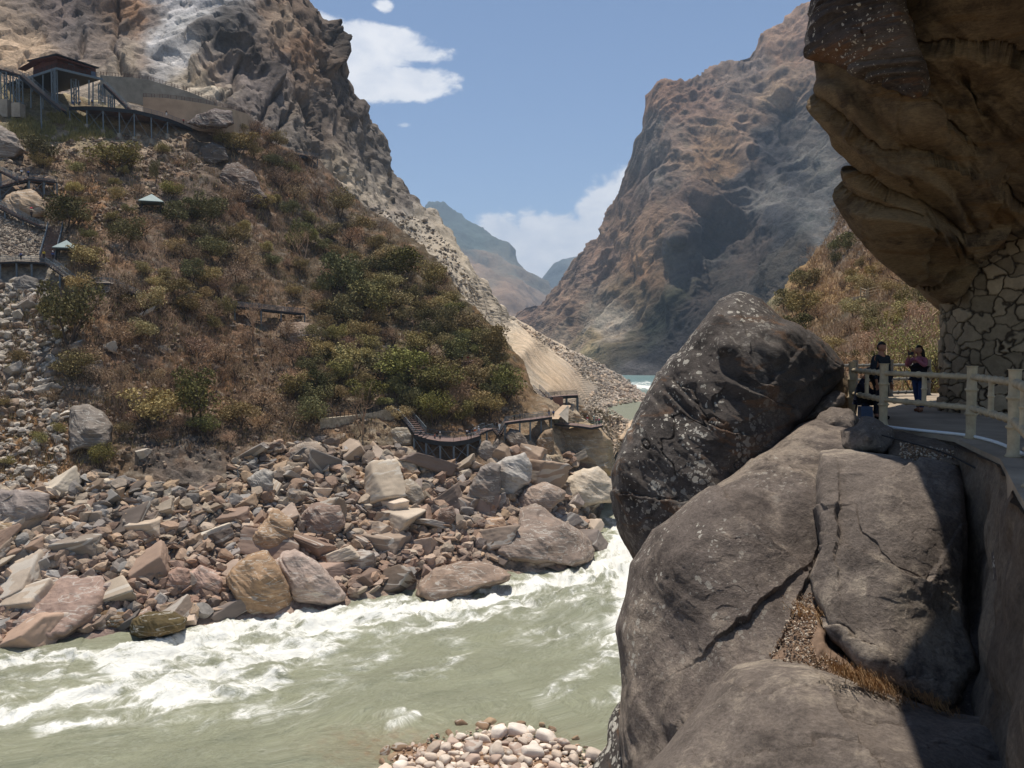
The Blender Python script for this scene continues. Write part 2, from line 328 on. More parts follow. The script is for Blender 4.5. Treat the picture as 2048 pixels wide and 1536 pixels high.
def near_rock_mat(name, dark, mid, light, lich=0.0, patch=.5, streak=(1, 1, 1), rot=(0, 0, 0), rust=None, lsc=7.0):
    m, nt, b = newmat(name); v = coords(nt); vs = coords(nt, scale=streak, rot=rot)
    a = noise(nt, vs, .55, 10, .62, .5); c = noise(nt, v, 3.2, 10, .72, .3); d = noise(nt, v, .35, 6, .55, .6); fine = noise(nt, vs, 17, 9, .82)
    base = RAMP(nt, M2(nt, 'ADD', M2(nt, 'MULTIPLY', a, .6), M2(nt, 'MULTIPLY', c, .4)), [(.34, lin(*dark)), (.50, lin(*mid)), (.66, lin(*[min(255, int(x*1.14)) for x in mid]))])
    pm = N(nt, 'ShaderNodeMapRange', interpolation_type='SMOOTHSTEP', i_From_Min=.49, i_From_Max=.60); L(nt, M2(nt, 'ADD', M2(nt, 'MULTIPLY', d, .65), M2(nt, 'MULTIPLY', c, .35)), pm.inputs[0])
    cc = MIX(nt, M2(nt, 'MULTIPLY', pm.outputs[0], patch), base, lin(*light))
    if rust:
        rm = N(nt, 'ShaderNodeMapRange', interpolation_type='SMOOTHSTEP', i_From_Min=.54, i_From_Max=.64); L(nt, noise(nt, vs, .8, 8, .6, .8), rm.inputs[0])
        cc = MIX(nt, M2(nt, 'MULTIPLY', rm.outputs[0], .8), cc, lin(*rust))
    fk = N(nt, 'ShaderNodeMapRange', i_From_Min=.34, i_From_Max=.66, i_To_Min=.58, i_To_Max=1.42); L(nt, fine, fk.inputs[0])
    s = N(nt, 'ShaderNodeVectorMath', operation='SCALE'); L(nt, cc, s.inputs[0]); L(nt, fk.outputs[0], s.inputs['Scale']); cc = s.outputs[0]
    if lich:
        dv = N(nt, 'ShaderNodeVectorMath', operation='ADD'); nv = N(nt, 'ShaderNodeTexNoise', i_Scale=9.0, i_Detail=3.0); L(nt, v, nv.inputs[0]); sc_ = N(nt, 'ShaderNodeVectorMath', operation='SCALE'); L(nt, nv.outputs['Color'], sc_.inputs[0]); sc_.inputs['Scale'].default_value = .16
        L(nt, v, dv.inputs[0]); L(nt, sc_.outputs[0], dv.inputs[1])
        tot = None
        for (scl, thr) in ((lsc, .30), (lsc*2.1, .27)):
            vo = N(nt, 'ShaderNodeTexVoronoi', i_Scale=scl); L(nt, dv.outputs[0], vo.inputs[0])
            sepc = N(nt, 'ShaderNodeSeparateColor'); L(nt, vo.outputs['Color'], sepc.inputs[0])
            area = N(nt, 'ShaderNodeMapRange', i_From_Min=.34, i_From_Max=.60, i_To_Min=.08, i_To_Max=lich*1.6); L(nt, noise(nt, v, .8, 4, .6), area.inputs[0])
            size = M2(nt, 'MULTIPLY', M2(nt, 'SUBTRACT', area.outputs[0], sepc.outputs[0]), 1.2, clamp=True)
            on_ = M2(nt, 'LESS_THAN', vo.outputs['Distance'], M2(nt, 'MULTIPLY', M2(nt, 'POWER', size, .5), thr+.16))
            tot = on_ if tot is None else M2(nt, 'MAXIMUM', tot, on_)
        at_ = N(nt, 'ShaderNodeAttribute', attribute_name='lich')
        cc = MIX(nt, M2(nt, 'MULTIPLY', M2(nt, 'MULTIPLY', tot, .85), at_.outputs['Fac']), cc, lin(208, 200, 184))
    L(nt, cc, b.inputs['Base Color'])
    h = M2(nt, 'ADD', M2(nt, 'MULTIPLY', a, .3), M2(nt, 'ADD', M2(nt, 'MULTIPLY', c, .5), M2(nt, 'MULTIPLY', fine, .35)))
    bump(nt, b, h, .95, .12); return m
# ------------------------------------------------------------ landforms
def sheet(name, mat, x0, x1, step, top, bot, rows, depth, disp, colors, back, cmod=None, rowpow=1.0, nback=26, label=None, extra=None):
    xs = np.arange(x0, x1+step, step, float); tp = interp(top, xs); bt = interp(bot, xs); t = np.linspace(0, 1, rows)**rowpow
    PY = bt[:, None]+(tp-bt)[:, None]*t[None]; PX = np.repeat(xs[:, None], rows, 1)
    q = np.stack([PX, PY], -1).reshape(-1, 2); D = rbf(depth, q).reshape(PX.shape); D = smooth2(D, 3)
    P = unp(PX, PY, D)
    # the far side of the landform: carry on behind the skyline, falling away
    last = P[:, -1]; dirv = last-np.array([0, 0, CAMZ]); dirv[:, 2] = 0; dirv /= np.linalg.norm(dirv, axis=1, keepdims=True)
    ks = (np.arange(1, nback+1)/nback)**1.5*back[0]
    B = last[:, None]+dirv[:, None]*ks[None, :, None]; B[..., 2] -= ks[None]*back[1]+ (ks[None]/back[0])**2*back[0]*.35
    P = np.concatenate([P, B], 1); nv = P.shape[1]
    Nn = -gnormals(P); Nn = smooth2(Nn, 10); Nn /= np.maximum(np.linalg.norm(Nn, axis=-1, keepdims=True), 1e-6)
    if (Nn[..., 2].mean() < 0): Nn = -Nn
    f = P.reshape(-1, 3); qq = np.concatenate([np.stack([PX, PY], -1), np.repeat(np.stack([PX[:, -1], PY[:, -1]], -1)[:, None], nback, 1)], 1).reshape(-1, 2)
    h, shade = disp(f, qq)
    f = f+Nn.reshape(-1, 3)*h[:, None]
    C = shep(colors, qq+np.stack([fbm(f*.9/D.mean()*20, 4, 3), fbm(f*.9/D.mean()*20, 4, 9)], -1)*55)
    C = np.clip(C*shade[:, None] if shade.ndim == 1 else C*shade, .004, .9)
    if cmod is not None: C = cmod(C, f, qq)
    fc = gridfaces(len(xs), nv)
    me = mesh(f, fc, True, name); vattr(me, 'col', C)
    o = obj(name, me, mat); tag(o, kind='structure'); return o
def rockdisp(sc, amp, rot=(0, 0, 0), stretch=(1, 1, 1), fine=.5, seed=0, mask=None):
    R = rotm(*rot)
    def f(p, q):
        g = (p@R)/np.array(stretch)
        wv = np.stack([fbm(g/sc*.8, 3, seed+1), fbm(g/sc*.8, 3, seed+2), fbm(g/sc*.8, 3, seed+3)], -1)
        a = facet2(g/sc+wv*.3, seed); _, e2, r2 = facet(g/sc*2.7+wv*.7, seed+9); a2 = facet2(g/sc*2.7+wv*.5, seed+8); r = r2; a3, e3, r3 = facet(g/sc*7.5+wv, seed+19)
        n = fbm(g/sc*1.2, 6, seed+30)
        h = amp*(a*.9+a2*.5+a3*.22*fine+n*.42)
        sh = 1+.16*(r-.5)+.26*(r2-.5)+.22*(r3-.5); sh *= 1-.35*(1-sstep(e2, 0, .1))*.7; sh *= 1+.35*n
        if mask is not None:
            m = mask(p, q); h = h*m; sh = 1+(sh-1)*np.clip(m, .25, 1)
        return h, np.clip(sh, .35, 1.7)
    return f
# left vegetated hillside --------------------------------------------------
S1_top = [(-500, 120), (-300, 130), (0, 165), (200, 205), (380, 258), (480, 268), (560, 292), (640, 322), (700, 395), (760, 432), (830, 482), (880, 527), (930, 602), (1000, 665), (1040, 722), (1070, 788), (1110, 802), (1200, 822), (1225, 832), (1250, 845), (1262, 850), (1275, 856)]
S1_bot = [(-500, 1420), (0, 1345), (260, 1300), (480, 1272), (690, 1235), (830, 1212), (1000, 1180), (1130, 1180), (1190, 1110), (1206, 1040), (1218, 1004), (1228, 910), (1250, 892), (1275, 884)]
S1_d = [(-400, 1350, 100), (0, 1300, 107), (260, 1270, 113), (480, 1240, 119), (690, 1205, 127), (830, 1180, 134), (1000, 1150, 143), (1120, 1145, 146), (1190, 1080, 169), (1205, 1000, 212), (1225, 940, 262), (0, 1200, 116), (300, 1150, 122), (600, 1110, 135), (900, 1100, 145),
 (0, 1000, 128), (300, 1000, 135), (600, 1000, 147), (900, 1000, 160), (1100, 960, 182), (1180, 930, 205), (840, 925, 168), (1000, 870, 186), (1100, 830, 197), (1060, 780, 210), (300, 880, 150), (330, 940, 142), (100, 800, 150), (0, 700, 158), (100, 560, 172), (0, 500, 175), (-400, 700, 140), (-400, 300, 190),
 (300, 600, 175), (300, 430, 205), (100, 310, 222), (250, 270, 240), (0, 230, 232), (450, 300, 255), (600, 330, 272), (700, 420, 282), (600, 600, 215), (500, 800, 172), (700, 700, 200), (850, 620, 232), (940, 600, 245), (1000, 700, 226), (800, 800, 184), (880, 530, 262), (1150, 815, 225), (1200, 850, 262), (1250, 870, 380), (1235, 845, 420)]
S1_c = [(0, 1200, (150, 128, 112)), (150, 1150, (135, 112, 100)), (300, 1080, (150, 126, 110)), (450, 1030, (158, 138, 120)), (600, 1000, (150, 130, 112)), (750, 1080, (165, 138, 118)), (900, 1120, (165, 140, 120)), (1000, 1000, (160, 140, 122)), (600, 1150, (165, 140, 122)), (800, 960, (150, 130, 112)), (1100, 900, (160, 138, 112)), (1180, 880, (170, 152, 130)),
 (300, 900, (98, 86, 76)), (380, 930, (104, 92, 82)), (430, 880, (110, 92, 76)), (240, 930, (120, 98, 76)), (100, 900, (150, 112, 76)), (60, 860, (158, 118, 80)), (20, 960, (150, 120, 92)), (180, 920, (128, 106, 88)), (100, 780, (150, 134, 116)), (20, 720, (165, 152, 136)), (60, 660, (160, 146, 128)), (0, 620, (152, 136, 118)),
 (150, 700, (122, 96, 72)), (250, 700, (112, 86, 66)), (330, 640, (108, 86, 68)), (450, 680, (120, 92, 70)), (420, 760, (125, 94, 68)), (520, 750, (110, 90, 70)), (450, 850, (118, 96, 76)), (600, 860, (122, 100, 80)), (550, 650, (122, 100, 80)), (650, 600, (98, 84, 64)), (750, 650, (92, 80, 58)), (700, 520, (104, 86, 68)), (600, 500, (108, 90, 70)), (450, 520, (108, 90, 72)),
 (350, 480, (112, 92, 76)), (250, 450, (128, 104, 84)), (170, 400, (150, 112, 80)), (60, 440, (160, 145, 128)), (40, 480, (162, 148, 130)), (60, 400, (130, 114, 100)), (220, 330, (140, 116, 96)), (140, 290, (165, 140, 112)), (300, 290, (172, 148, 122)), (200, 255, (150, 134, 104)), (60, 250, (136, 122, 92)), (90, 330, (128, 108, 90)), (330, 340, (112, 96, 84)),
 (420, 350, (118, 100, 84)), (480, 400, (112, 88, 72)), (530, 380, (125, 98, 76)), (600, 400, (108, 90, 76)), (650, 450, (98, 84, 70)), (800, 560, (100, 84, 64)), (880, 600, (98, 84, 62)), (950, 700, (92, 82, 56)), (1000, 780, (120, 96, 70)), (950, 830, (118, 94, 70)), (850, 750, (94, 82, 58)), (700, 800, (104, 88, 68)), (770, 850, (140, 120, 96))]
def s1disp(p, q):
    ph = rockdisp(9, 2.2, (20, 25, 30), (1.3, 1.3, .7), .8, 3)(p, q)
    n2 = fbm(p/3.0, 4, 77)
    ground = sstep(q[:, 1], 1225, 1120)        # gentler towards the water
    cl = np.exp(-(((q[:, 0]-330)/130)**2+((q[:, 1]-905)/50)**2))+np.exp(-(((q[:, 0]-480)/70)**2+((q[:, 1]-370)/50)**2))
    h = ph[0]*(.35+.35*ground+1.0*cl)+.35*n2
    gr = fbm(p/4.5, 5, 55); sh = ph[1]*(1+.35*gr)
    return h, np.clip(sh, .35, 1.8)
def s1col(C, p, q):
    g = fbm(p/6.0, 5, 91); m = sstep(g, .02, .22)*.38*sstep(q[:, 1], 960, 900); org = np.array(lin(146, 110, 78))
    g2 = fbm(p/2.2, 4, 95); m2 = sstep(g2, .1, .32)*.6; gry = np.array(lin(150, 138, 122))
    C = C*np.array([.86, .9, .94]); C = C*(1-m[:, None])+org*m[:, None]; C = C*(1-m2[:, None])+gry*m2[:, None]; return C
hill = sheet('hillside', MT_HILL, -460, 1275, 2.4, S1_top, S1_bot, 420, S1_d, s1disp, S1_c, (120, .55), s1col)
# big bare mountain and talus fan behind it --------------------------------
S2_top = [(-500, -560), (300, -450), (500, -190), (560, -95), (600, -5), (622, 42), (655, 60), (668, 84), (672, 128), (700, 190), (740, 250), (790, 338), (830, 400), (842, 424), (862, 430), (900, 478), (960, 560), (1000, 618), (1030, 640), (1100, 680), (1200, 728), (1250, 760), (1295, 793), (1310, 800), (1330, 804)]
S2_bot = [(-500, 330), (0, 330), (200, 340), (380, 360), (560, 400), (640, 430), (700, 500), (830, 600), (930, 720), (1000, 790), (1070, 850), (1150, 850), (1200, 832), (1225, 812), (1260, 808), (1300, 803), (1330, 806)]
S2_d = [(-400, 150, 285), (-400, -500, 420), (0, 130, 285), (0, 250, 262), (0, -100, 350), (200, 170, 285), (200, 60, 330), (400, 230, 282), (480, 265, 284), (560, 305, 296), (640, 335, 325), (600, 150, 370), (480, 60, 350), (330, 100, 325), (330, 0, 355), (300, -400, 470), (500, -180, 440), (700, 200, 430), (668, 90, 440), (600, 0, 430), (740, 400, 375), (700, 440, 340), (760, 470, 350), (830, 395, 455), (850, 435, 440),
 (800, 500, 335), (880, 520, 335), (900, 600, 292), (930, 700, 262), (930, 560, 345), (1000, 622, 430), (1000, 760, 235), (1050, 700, 300), (1100, 780, 258), (1030, 642, 580), (1100, 690, 620), (1200, 732, 900), (1250, 765, 930), (1290, 800, 640), (1320, 815, 600), (1215, 820, 555), (1150, 800, 340), (1060, 760, 250), (1150, 740, 520), (1070, 850, 205), (1250, 825, 530), (200, 340, 262), (560, 400, 280)]
S2_c = [(0, 130, (178, 150, 120)), (60, 80, (172, 146, 118)), (-200, 0, (150, 130, 110)), (120, 20, (112, 98, 90)), (160, 60, (104, 94, 88)), (60, 10, (120, 106, 94)), (200, 100, (125, 110, 98)), (250, 130, (168, 150, 128)), (235, 60, (128, 112, 98)), (280, 130, (140, 120, 104)), (260, 30, (150, 112, 80)), (240, 180, (172, 154, 132)), (330, 100, (180, 174, 168)), (310, 130, (176, 170, 164)), (360, 110, (182, 176, 170)), (370, 70, (180, 174, 168)), (350, 20, (178, 172, 168)), (390, 50, (182, 178, 172)), (420, 10, (178, 172, 168)), (350, 50, (176, 170, 164)), (340, 150, (176, 170, 164)), (310, 40, (112, 98, 88)), (400, 20, (178, 172, 168)), (450, 5, (172, 166, 160)),
 (400, 90, (165, 156, 146)), (440, 60, (84, 78, 74)), (420, 85, (90, 84, 80)), (500, 40, (100, 90, 82)), (400, 170, (170, 152, 128)), (420, 140, (150, 128, 108)), (430, 190, (182, 166, 142)), (370, 190, (165, 150, 130)), (300, 200, (150, 134, 116)), (480, 130, (112, 100, 92)), (500, 180, (108, 97, 90)), (480, 220, (106, 95, 88)), (540, 250, (112, 102, 94)), (580, 280, (110, 100, 90)), (560, 160, (98, 88, 82)), (540, 20, (135, 112, 92)), (560, 60, (150, 128, 106)), (600, 100, (128, 98, 74)), (590, 40, (108, 90, 76)), (620, 60, (104, 90, 78)), (610, 140, (140, 112, 86)), (640, 130, (100, 88, 78)), (660, 100, (88, 78, 70)),
 (640, 200, (104, 92, 82)), (600, 220, (118, 104, 90)), (650, 260, (112, 98, 86)), (690, 230, (98, 88, 80)), (720, 280, (112, 102, 92)), (760, 330, (112, 104, 96)), (700, 300, (118, 106, 94)), (670, 330, (148, 132, 112)), (690, 370, (168, 152, 130)), (720, 390, (170, 154, 132)), (760, 400, (176, 160, 138)), (790, 400, (130, 118, 106)), (820, 390, (92, 84, 78)), (740, 415, (110, 100, 92)), (790, 440, (172, 160, 144)), (850, 450, (150, 138, 122)), (830, 470, (176, 164, 146)), (880, 480, (164, 150, 130)), (900, 520, (180, 164, 140)), (870, 520, (170, 156, 136)),
 (930, 590, (184, 168, 144)), (960, 600, (168, 152, 130)), (980, 640, (186, 170, 146)), (1000, 660, (176, 160, 138)), (1010, 700, (178, 160, 134)), (1050, 690, (196, 172, 142)), (1080, 720, (198, 172, 140)), (1040, 740, (160, 146, 126)), (1060, 760, (168, 152, 130)), (1110, 760, (192, 166, 134)), (1150, 760, (194, 168, 138)), (1200, 770, (176, 158, 136)), (1100, 700, (188, 168, 142)), (1160, 730, (178, 164, 146)), (1200, 740, (172, 158, 142)), (1240, 765, (160, 146, 132)), (1280, 795, (158, 140, 126)), (1200, 800, (184, 166, 146)), (1160, 800, (170, 152, 130)), (1250, 815, (188, 168, 148))]
def talus(q): # 1 on the scree fan and the smooth pale slide above it
    x, y = q[:, 0], q[:, 1]; d, _, _ = seg_dist(q, [(880, 490), (930, 560), (985, 640), (1040, 740)]); return np.maximum(sstep(x, 985, 1055)*sstep(y, 600, 640), .72*(1-sstep(d, 35, 75)))
def s2mask(p, q):
    t = talus(q); return (1-t)*1.0+t*.10+.28*sstep(q[:, 1]-np.interp(q[:, 0], [1000, 1100, 1200, 1290], [640, 705, 765, 800]), 22, -4)*t
s2d = rockdisp(38, 9.0, (35, -40, 20), (2.2, 1.0, .5), .7, 11, s2mask)
def s2disp(p, q):
    h, s = s2d(p, q); big = fbm(p/90, 3, 40)*10*(1-talus(q)); 
    qw = q+np.stack([fbm(np.c_[q/40, q[:, :1]*0], 4, 1), fbm(np.c_[q/40, q[:, :1]*0], 4, 2)], -1)*16
    for pl, up_, w_ in [([(378, 160), (400, 118), (440, 84), (485, 92), (510, 118)], 4.5, 7), ([(392, 178), (425, 138), (462, 112), (498, 128)], 4, 7), ([(652, 70), (668, 95), (655, 140)], 8, 12), ([(500, 120), (530, 150), (545, 180)], 5, 8)]:
        d_, s_, sd = seg_dist(qw, pl); h = h+up_*np.exp(-(d_/w_)**2)*sstep(sd, -w_*.5, w_*.1); s = s*(1-.42*np.exp(-(d_/w_)**2))
    for pl in [[(540, 20), (575, 90), (600, 180), (640, 260), (665, 320)], [(560, 0), (610, 90), (640, 150), (700, 260)], [(480, 130), (470, 180), (440, 230)], [(620, 200), (655, 280), (690, 360)], [(660, 130), (720, 260), (790, 370)], [(235, 0), (225, 80), (240, 140), (262, 170)], [(170, 60), (160, 100), (120, 130)], [(545, 190), (520, 240), (505, 290)], [(590, 210), (560, 260), (550, 300)]]:
        d_, s_, sd = seg_dist(qw, pl); h = h-3.4*np.exp(-(d_/5)**2); s = s*(1-.2*np.exp(-(d_/5)**2))
    return h+big, s
def s2col(C, p, q):
    g = C.mean(1, keepdims=True); return (C*.9+g*.1)*1.1
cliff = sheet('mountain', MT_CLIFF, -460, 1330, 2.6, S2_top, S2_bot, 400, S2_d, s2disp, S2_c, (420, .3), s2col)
# right mountain -----------------------------------------------------------
S3_top = [(1000, 655), (1020, 642), (1040, 612), (1080, 590), (1120, 560), (1160, 508), (1200, 458), (1240, 398), (1262, 340), (1280, 290), (1292, 250), (1300, 218), (1308, 180), (1318, 160), (1340, 156), (1380, 158), (1400, 160), (1420, 148), (1450, 138), (1490, 105), (1530, 78), (1560, 55), (1600, 28), (1625, 18), (1700, -60), (1900, -230), (2400, -500)]
S3_bot = [(1000, 664), (1100, 712), (1180, 748), (1220, 758), (1330, 756), (1500, 760), (2400, 800)]
S3_d = [(1340, 748, 1300), (1220, 748, 1330), (1140, 725, 1500), (1030, 645, 2300), (1120, 565, 2300), (1200, 458, 2150), (1240, 398, 2050), (1318, 162, 1950), (1500, 105, 2150), (1620, 25, 2150), (1700, -60, 2000), (1400, 300, 1700), (1350, 480, 1420), (1370, 420, 1500), (1330, 600, 1360), (1250, 650, 1440), (1200, 690, 1420), (1410, 500, 1560), (1430, 600, 1440), (1500, 450, 1560), (1430, 380, 1640), (1530, 260, 1800), (1580, 240, 1900), (1600, 350, 1650), (1700, 400, 1350), (1620, 560, 1000), (1450, 740, 1100), (1400, 700, 1290), (1800, 0, 1700), (2200, -300, 1500), (2200, 500, 900), (2000, 700, 700), (1700, 740, 900), (1560, 180, 1850), (1450, 250, 1800)]
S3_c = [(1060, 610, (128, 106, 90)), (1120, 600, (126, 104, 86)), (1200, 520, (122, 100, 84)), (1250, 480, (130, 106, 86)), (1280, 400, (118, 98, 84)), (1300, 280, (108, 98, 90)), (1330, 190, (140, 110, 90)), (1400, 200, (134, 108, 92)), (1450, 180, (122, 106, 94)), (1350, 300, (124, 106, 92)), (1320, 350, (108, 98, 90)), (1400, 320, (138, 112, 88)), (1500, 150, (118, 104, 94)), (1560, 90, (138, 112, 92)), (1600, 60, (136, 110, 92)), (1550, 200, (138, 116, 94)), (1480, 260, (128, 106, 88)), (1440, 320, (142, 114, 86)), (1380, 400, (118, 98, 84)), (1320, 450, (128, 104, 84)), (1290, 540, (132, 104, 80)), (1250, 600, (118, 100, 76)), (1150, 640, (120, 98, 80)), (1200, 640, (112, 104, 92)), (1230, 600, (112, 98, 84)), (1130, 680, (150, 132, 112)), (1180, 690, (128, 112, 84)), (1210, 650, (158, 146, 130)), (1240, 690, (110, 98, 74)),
 (1560, 260, (66, 62, 60)), (1540, 300, (58, 56, 58)), (1480, 350, (60, 58, 58)), (1620, 300, (88, 82, 76)), (1600, 350, (60, 60, 62)), (1540, 400, (104, 100, 94)), (1640, 330, (110, 106, 98)), (1560, 450, (56, 56, 58)), (1640, 450, (98, 96, 92)), (1400, 470, (52, 54, 56)), (1450, 430, (68, 60, 54)), (1500, 500, (66, 58, 52)), (1560, 520, (60, 56, 50)), (1420, 560, (62, 56, 50)), (1380, 520, (88, 84, 80)), (1330, 590, (60, 60, 46)), (1400, 620, (56, 50, 46)), (1300, 640, (50, 54, 44)), (1250, 690, (44, 46, 44)), (1300, 710, (40, 42, 46)), (1360, 700, (44, 42, 44)), (1280, 742, (92, 88, 86)), (1340, 745, (96, 92, 90)), (1700, 300, (80, 74, 70)), (1900, 300, (90, 80, 74))]  # dark values in this row paint in the shade right of the ridge
def s3disp(p, q):
    h, s = rockdisp(230, 13, (10, 25, 20), (1.2, .9, 1.3), .8, 23)(p, q)
    wv = np.stack([fbm(p/260, 3, 3), fbm(p/260, 3, 4), fbm(p/260, 3, 6)], -1)*.6
    R = fbm(p/np.array([190, 190, 520])+wv, 7, 50, .55, ridged=True); g = fbm(p/16, 4, 61); k = sstep(q[:, 1], 752, 640)
    s = s*(1+.45*g)*(1+.25*(R-.2)); return h*(.3+.4*k)+(R-.3)*40*k, np.clip(s, .35, 1.8)
def s3col(C, p, q):
    g = fbm(p/30.0, 6, 191, .62); m = sstep(g, .05, .3)*.5; C = C*(1-m[:, None])+C*np.array([1.28, 1.12, .98])*m[:, None]
    m = sstep(-g, .08, .3)*.55; C = C*(1-m[:, None])+C*np.array([.62, .72, .66])*m[:, None]; return C
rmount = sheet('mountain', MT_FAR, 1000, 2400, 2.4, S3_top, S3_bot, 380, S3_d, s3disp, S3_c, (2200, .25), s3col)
# near right hillside with tan grass ---------------------------------------
S4_top = [(1480, 700), (1530, 618), (1560, 592), (1600, 545), (1650, 485), (1690, 425), (1700, 412), (1720, 395), (1800, 330), (1950, 220), (2400, 0)]
S4_bot = [(1480, 1000), (1700, 960), (2000, 930), (2400, 950)]
S4_d = [(1530, 622, 260), (1560, 595, 270), (1620, 530, 290), (1700, 415, 300), (1600, 660, 150), (1690, 700, 70), (1740, 770, 48), (1760, 740, 50), (1850, 640, 48), (1850, 500, 110), (1745, 600, 128), (1800, 560, 120), (1900, 740, 36), (2200, 740, 28), (2200, 300, 100), (1560, 800, 80), (2400, 0, 200), (1600, 960, 40), (1900, 900, 30), (2300, 900, 26), (1680, 620, 150), (1700, 520, 210), (1820, 650, 50)]
S4_c = [(1560, 620, (112, 102, 76)), (1600, 570, (160, 126, 84)), (1640, 520, (150, 118, 82)), (1690, 450, (128, 112, 100)), (1680, 500, (104, 98, 92)), (1720, 500, (110, 98, 86)), (1740, 530, (165, 130, 88)), (1780, 540, (140, 112, 84)), (1700, 580, (150, 118, 78)), (1650, 600, (158, 124, 82)), (1620, 640, (150, 116, 78)), (1680, 640, (108, 94, 78)), (1720, 650, (130, 104, 80)), (1760, 620, (132, 112, 88)), (1640, 680, (128, 104, 82)), (1700, 700, (118, 96, 78)), (1740, 720, (136, 106, 78)), (1800, 700, (120, 98, 78)), (1850, 680, (128, 114, 90)), (1850, 620, (112, 104, 76)), (1850, 760, (170, 130, 78)), (1900, 700, (118, 98, 80)), (1580, 700, (120, 100, 80)), (1980, 500, (100, 86, 72))]
def s4disp(p, q):
    h, s = rockdisp(13, 2.6, (20, -35, 20), (1, 1.4, .6), .8, 41)(p, q); k = sstep(q[:, 1], 900, 760); g = fbm(p/3, 5, 8); z_ = np.clip(p[:, 1]/150, .08, 1); return (h*k+g*.6)*z_, np.clip(s*(1+.45*g), .4, 1.8)
def s4col(C, p, q):
    g = fbm(p/5.0, 6, 291, .62); m = sstep(g, .05, .3)*.6; C = C*(1-m[:, None])+np.array(lin(160, 130, 94))*m[:, None]
    m = sstep(-g, .1, .3)*.6; C = C*(1-m[:, None])+C*np.array([.5, .6, .5])*m[:, None]; return C*np.array([.86, .93, 1.02])
rhill = sheet('hillside', MT_HILL, 1480, 2400, 3.0, S4_top, S4_bot, 200, S4_d, s4disp, S4_c, (220, .4), s4col)
# distant blue mountains ---------------------------------------------------
def dmask(sc, amp, seed):
    def f(p, q):
        return fbm(p/sc, 6, seed, ridged=True)*amp+fbm(p/sc*3, 4, seed+4)*amp*.2, np.clip(1+.6*fbm(p/sc*1.5, 5, seed+3), .5, 1.6)
    return f
sheet('mountain', MT_DIST, 780, 1240, 2.5, [(780, 440), (820, 432), (850, 425), (868, 417), (880, 415), (900, 424), (925, 440), (950, 462), (985, 485), (1020, 515), (1050, 535), (1085, 562), (1110, 600), (1160, 660), (1240, 720)], [(780, 760), (1240, 770)], 150,
      [(850, 425, 7500), (1000, 500, 7200), (1090, 565, 6600), (1000, 620, 4200), (1050, 640, 4600), (900, 600, 4500), (1100, 700, 5000), (960, 560, 5200), (780, 760, 3200), (1240, 770, 4800), (1240, 720, 5500)], dmask(900, 120, 3),
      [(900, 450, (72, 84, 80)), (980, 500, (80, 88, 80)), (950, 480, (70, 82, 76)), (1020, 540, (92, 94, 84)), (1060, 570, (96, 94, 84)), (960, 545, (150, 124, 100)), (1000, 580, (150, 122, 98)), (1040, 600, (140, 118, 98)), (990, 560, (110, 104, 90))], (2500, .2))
sheet('mountain', MT_DIST, 1020, 1400, 4, [(1020, 610), (1060, 580), (1085, 556), (1110, 540), (1140, 526), (1200, 500), (1300, 480), (1400, 470)], [(1020, 720), (1400, 740)], 60,
      [(1060, 580, 9200), (1140, 530, 9200), (1400, 480, 9200), (1100, 650, 8200), (1400, 740, 7600)], dmask(1500, 140, 9), [(1100, 560, (84, 92, 88)), (1200, 560, (90, 94, 90))], (2600, .2))
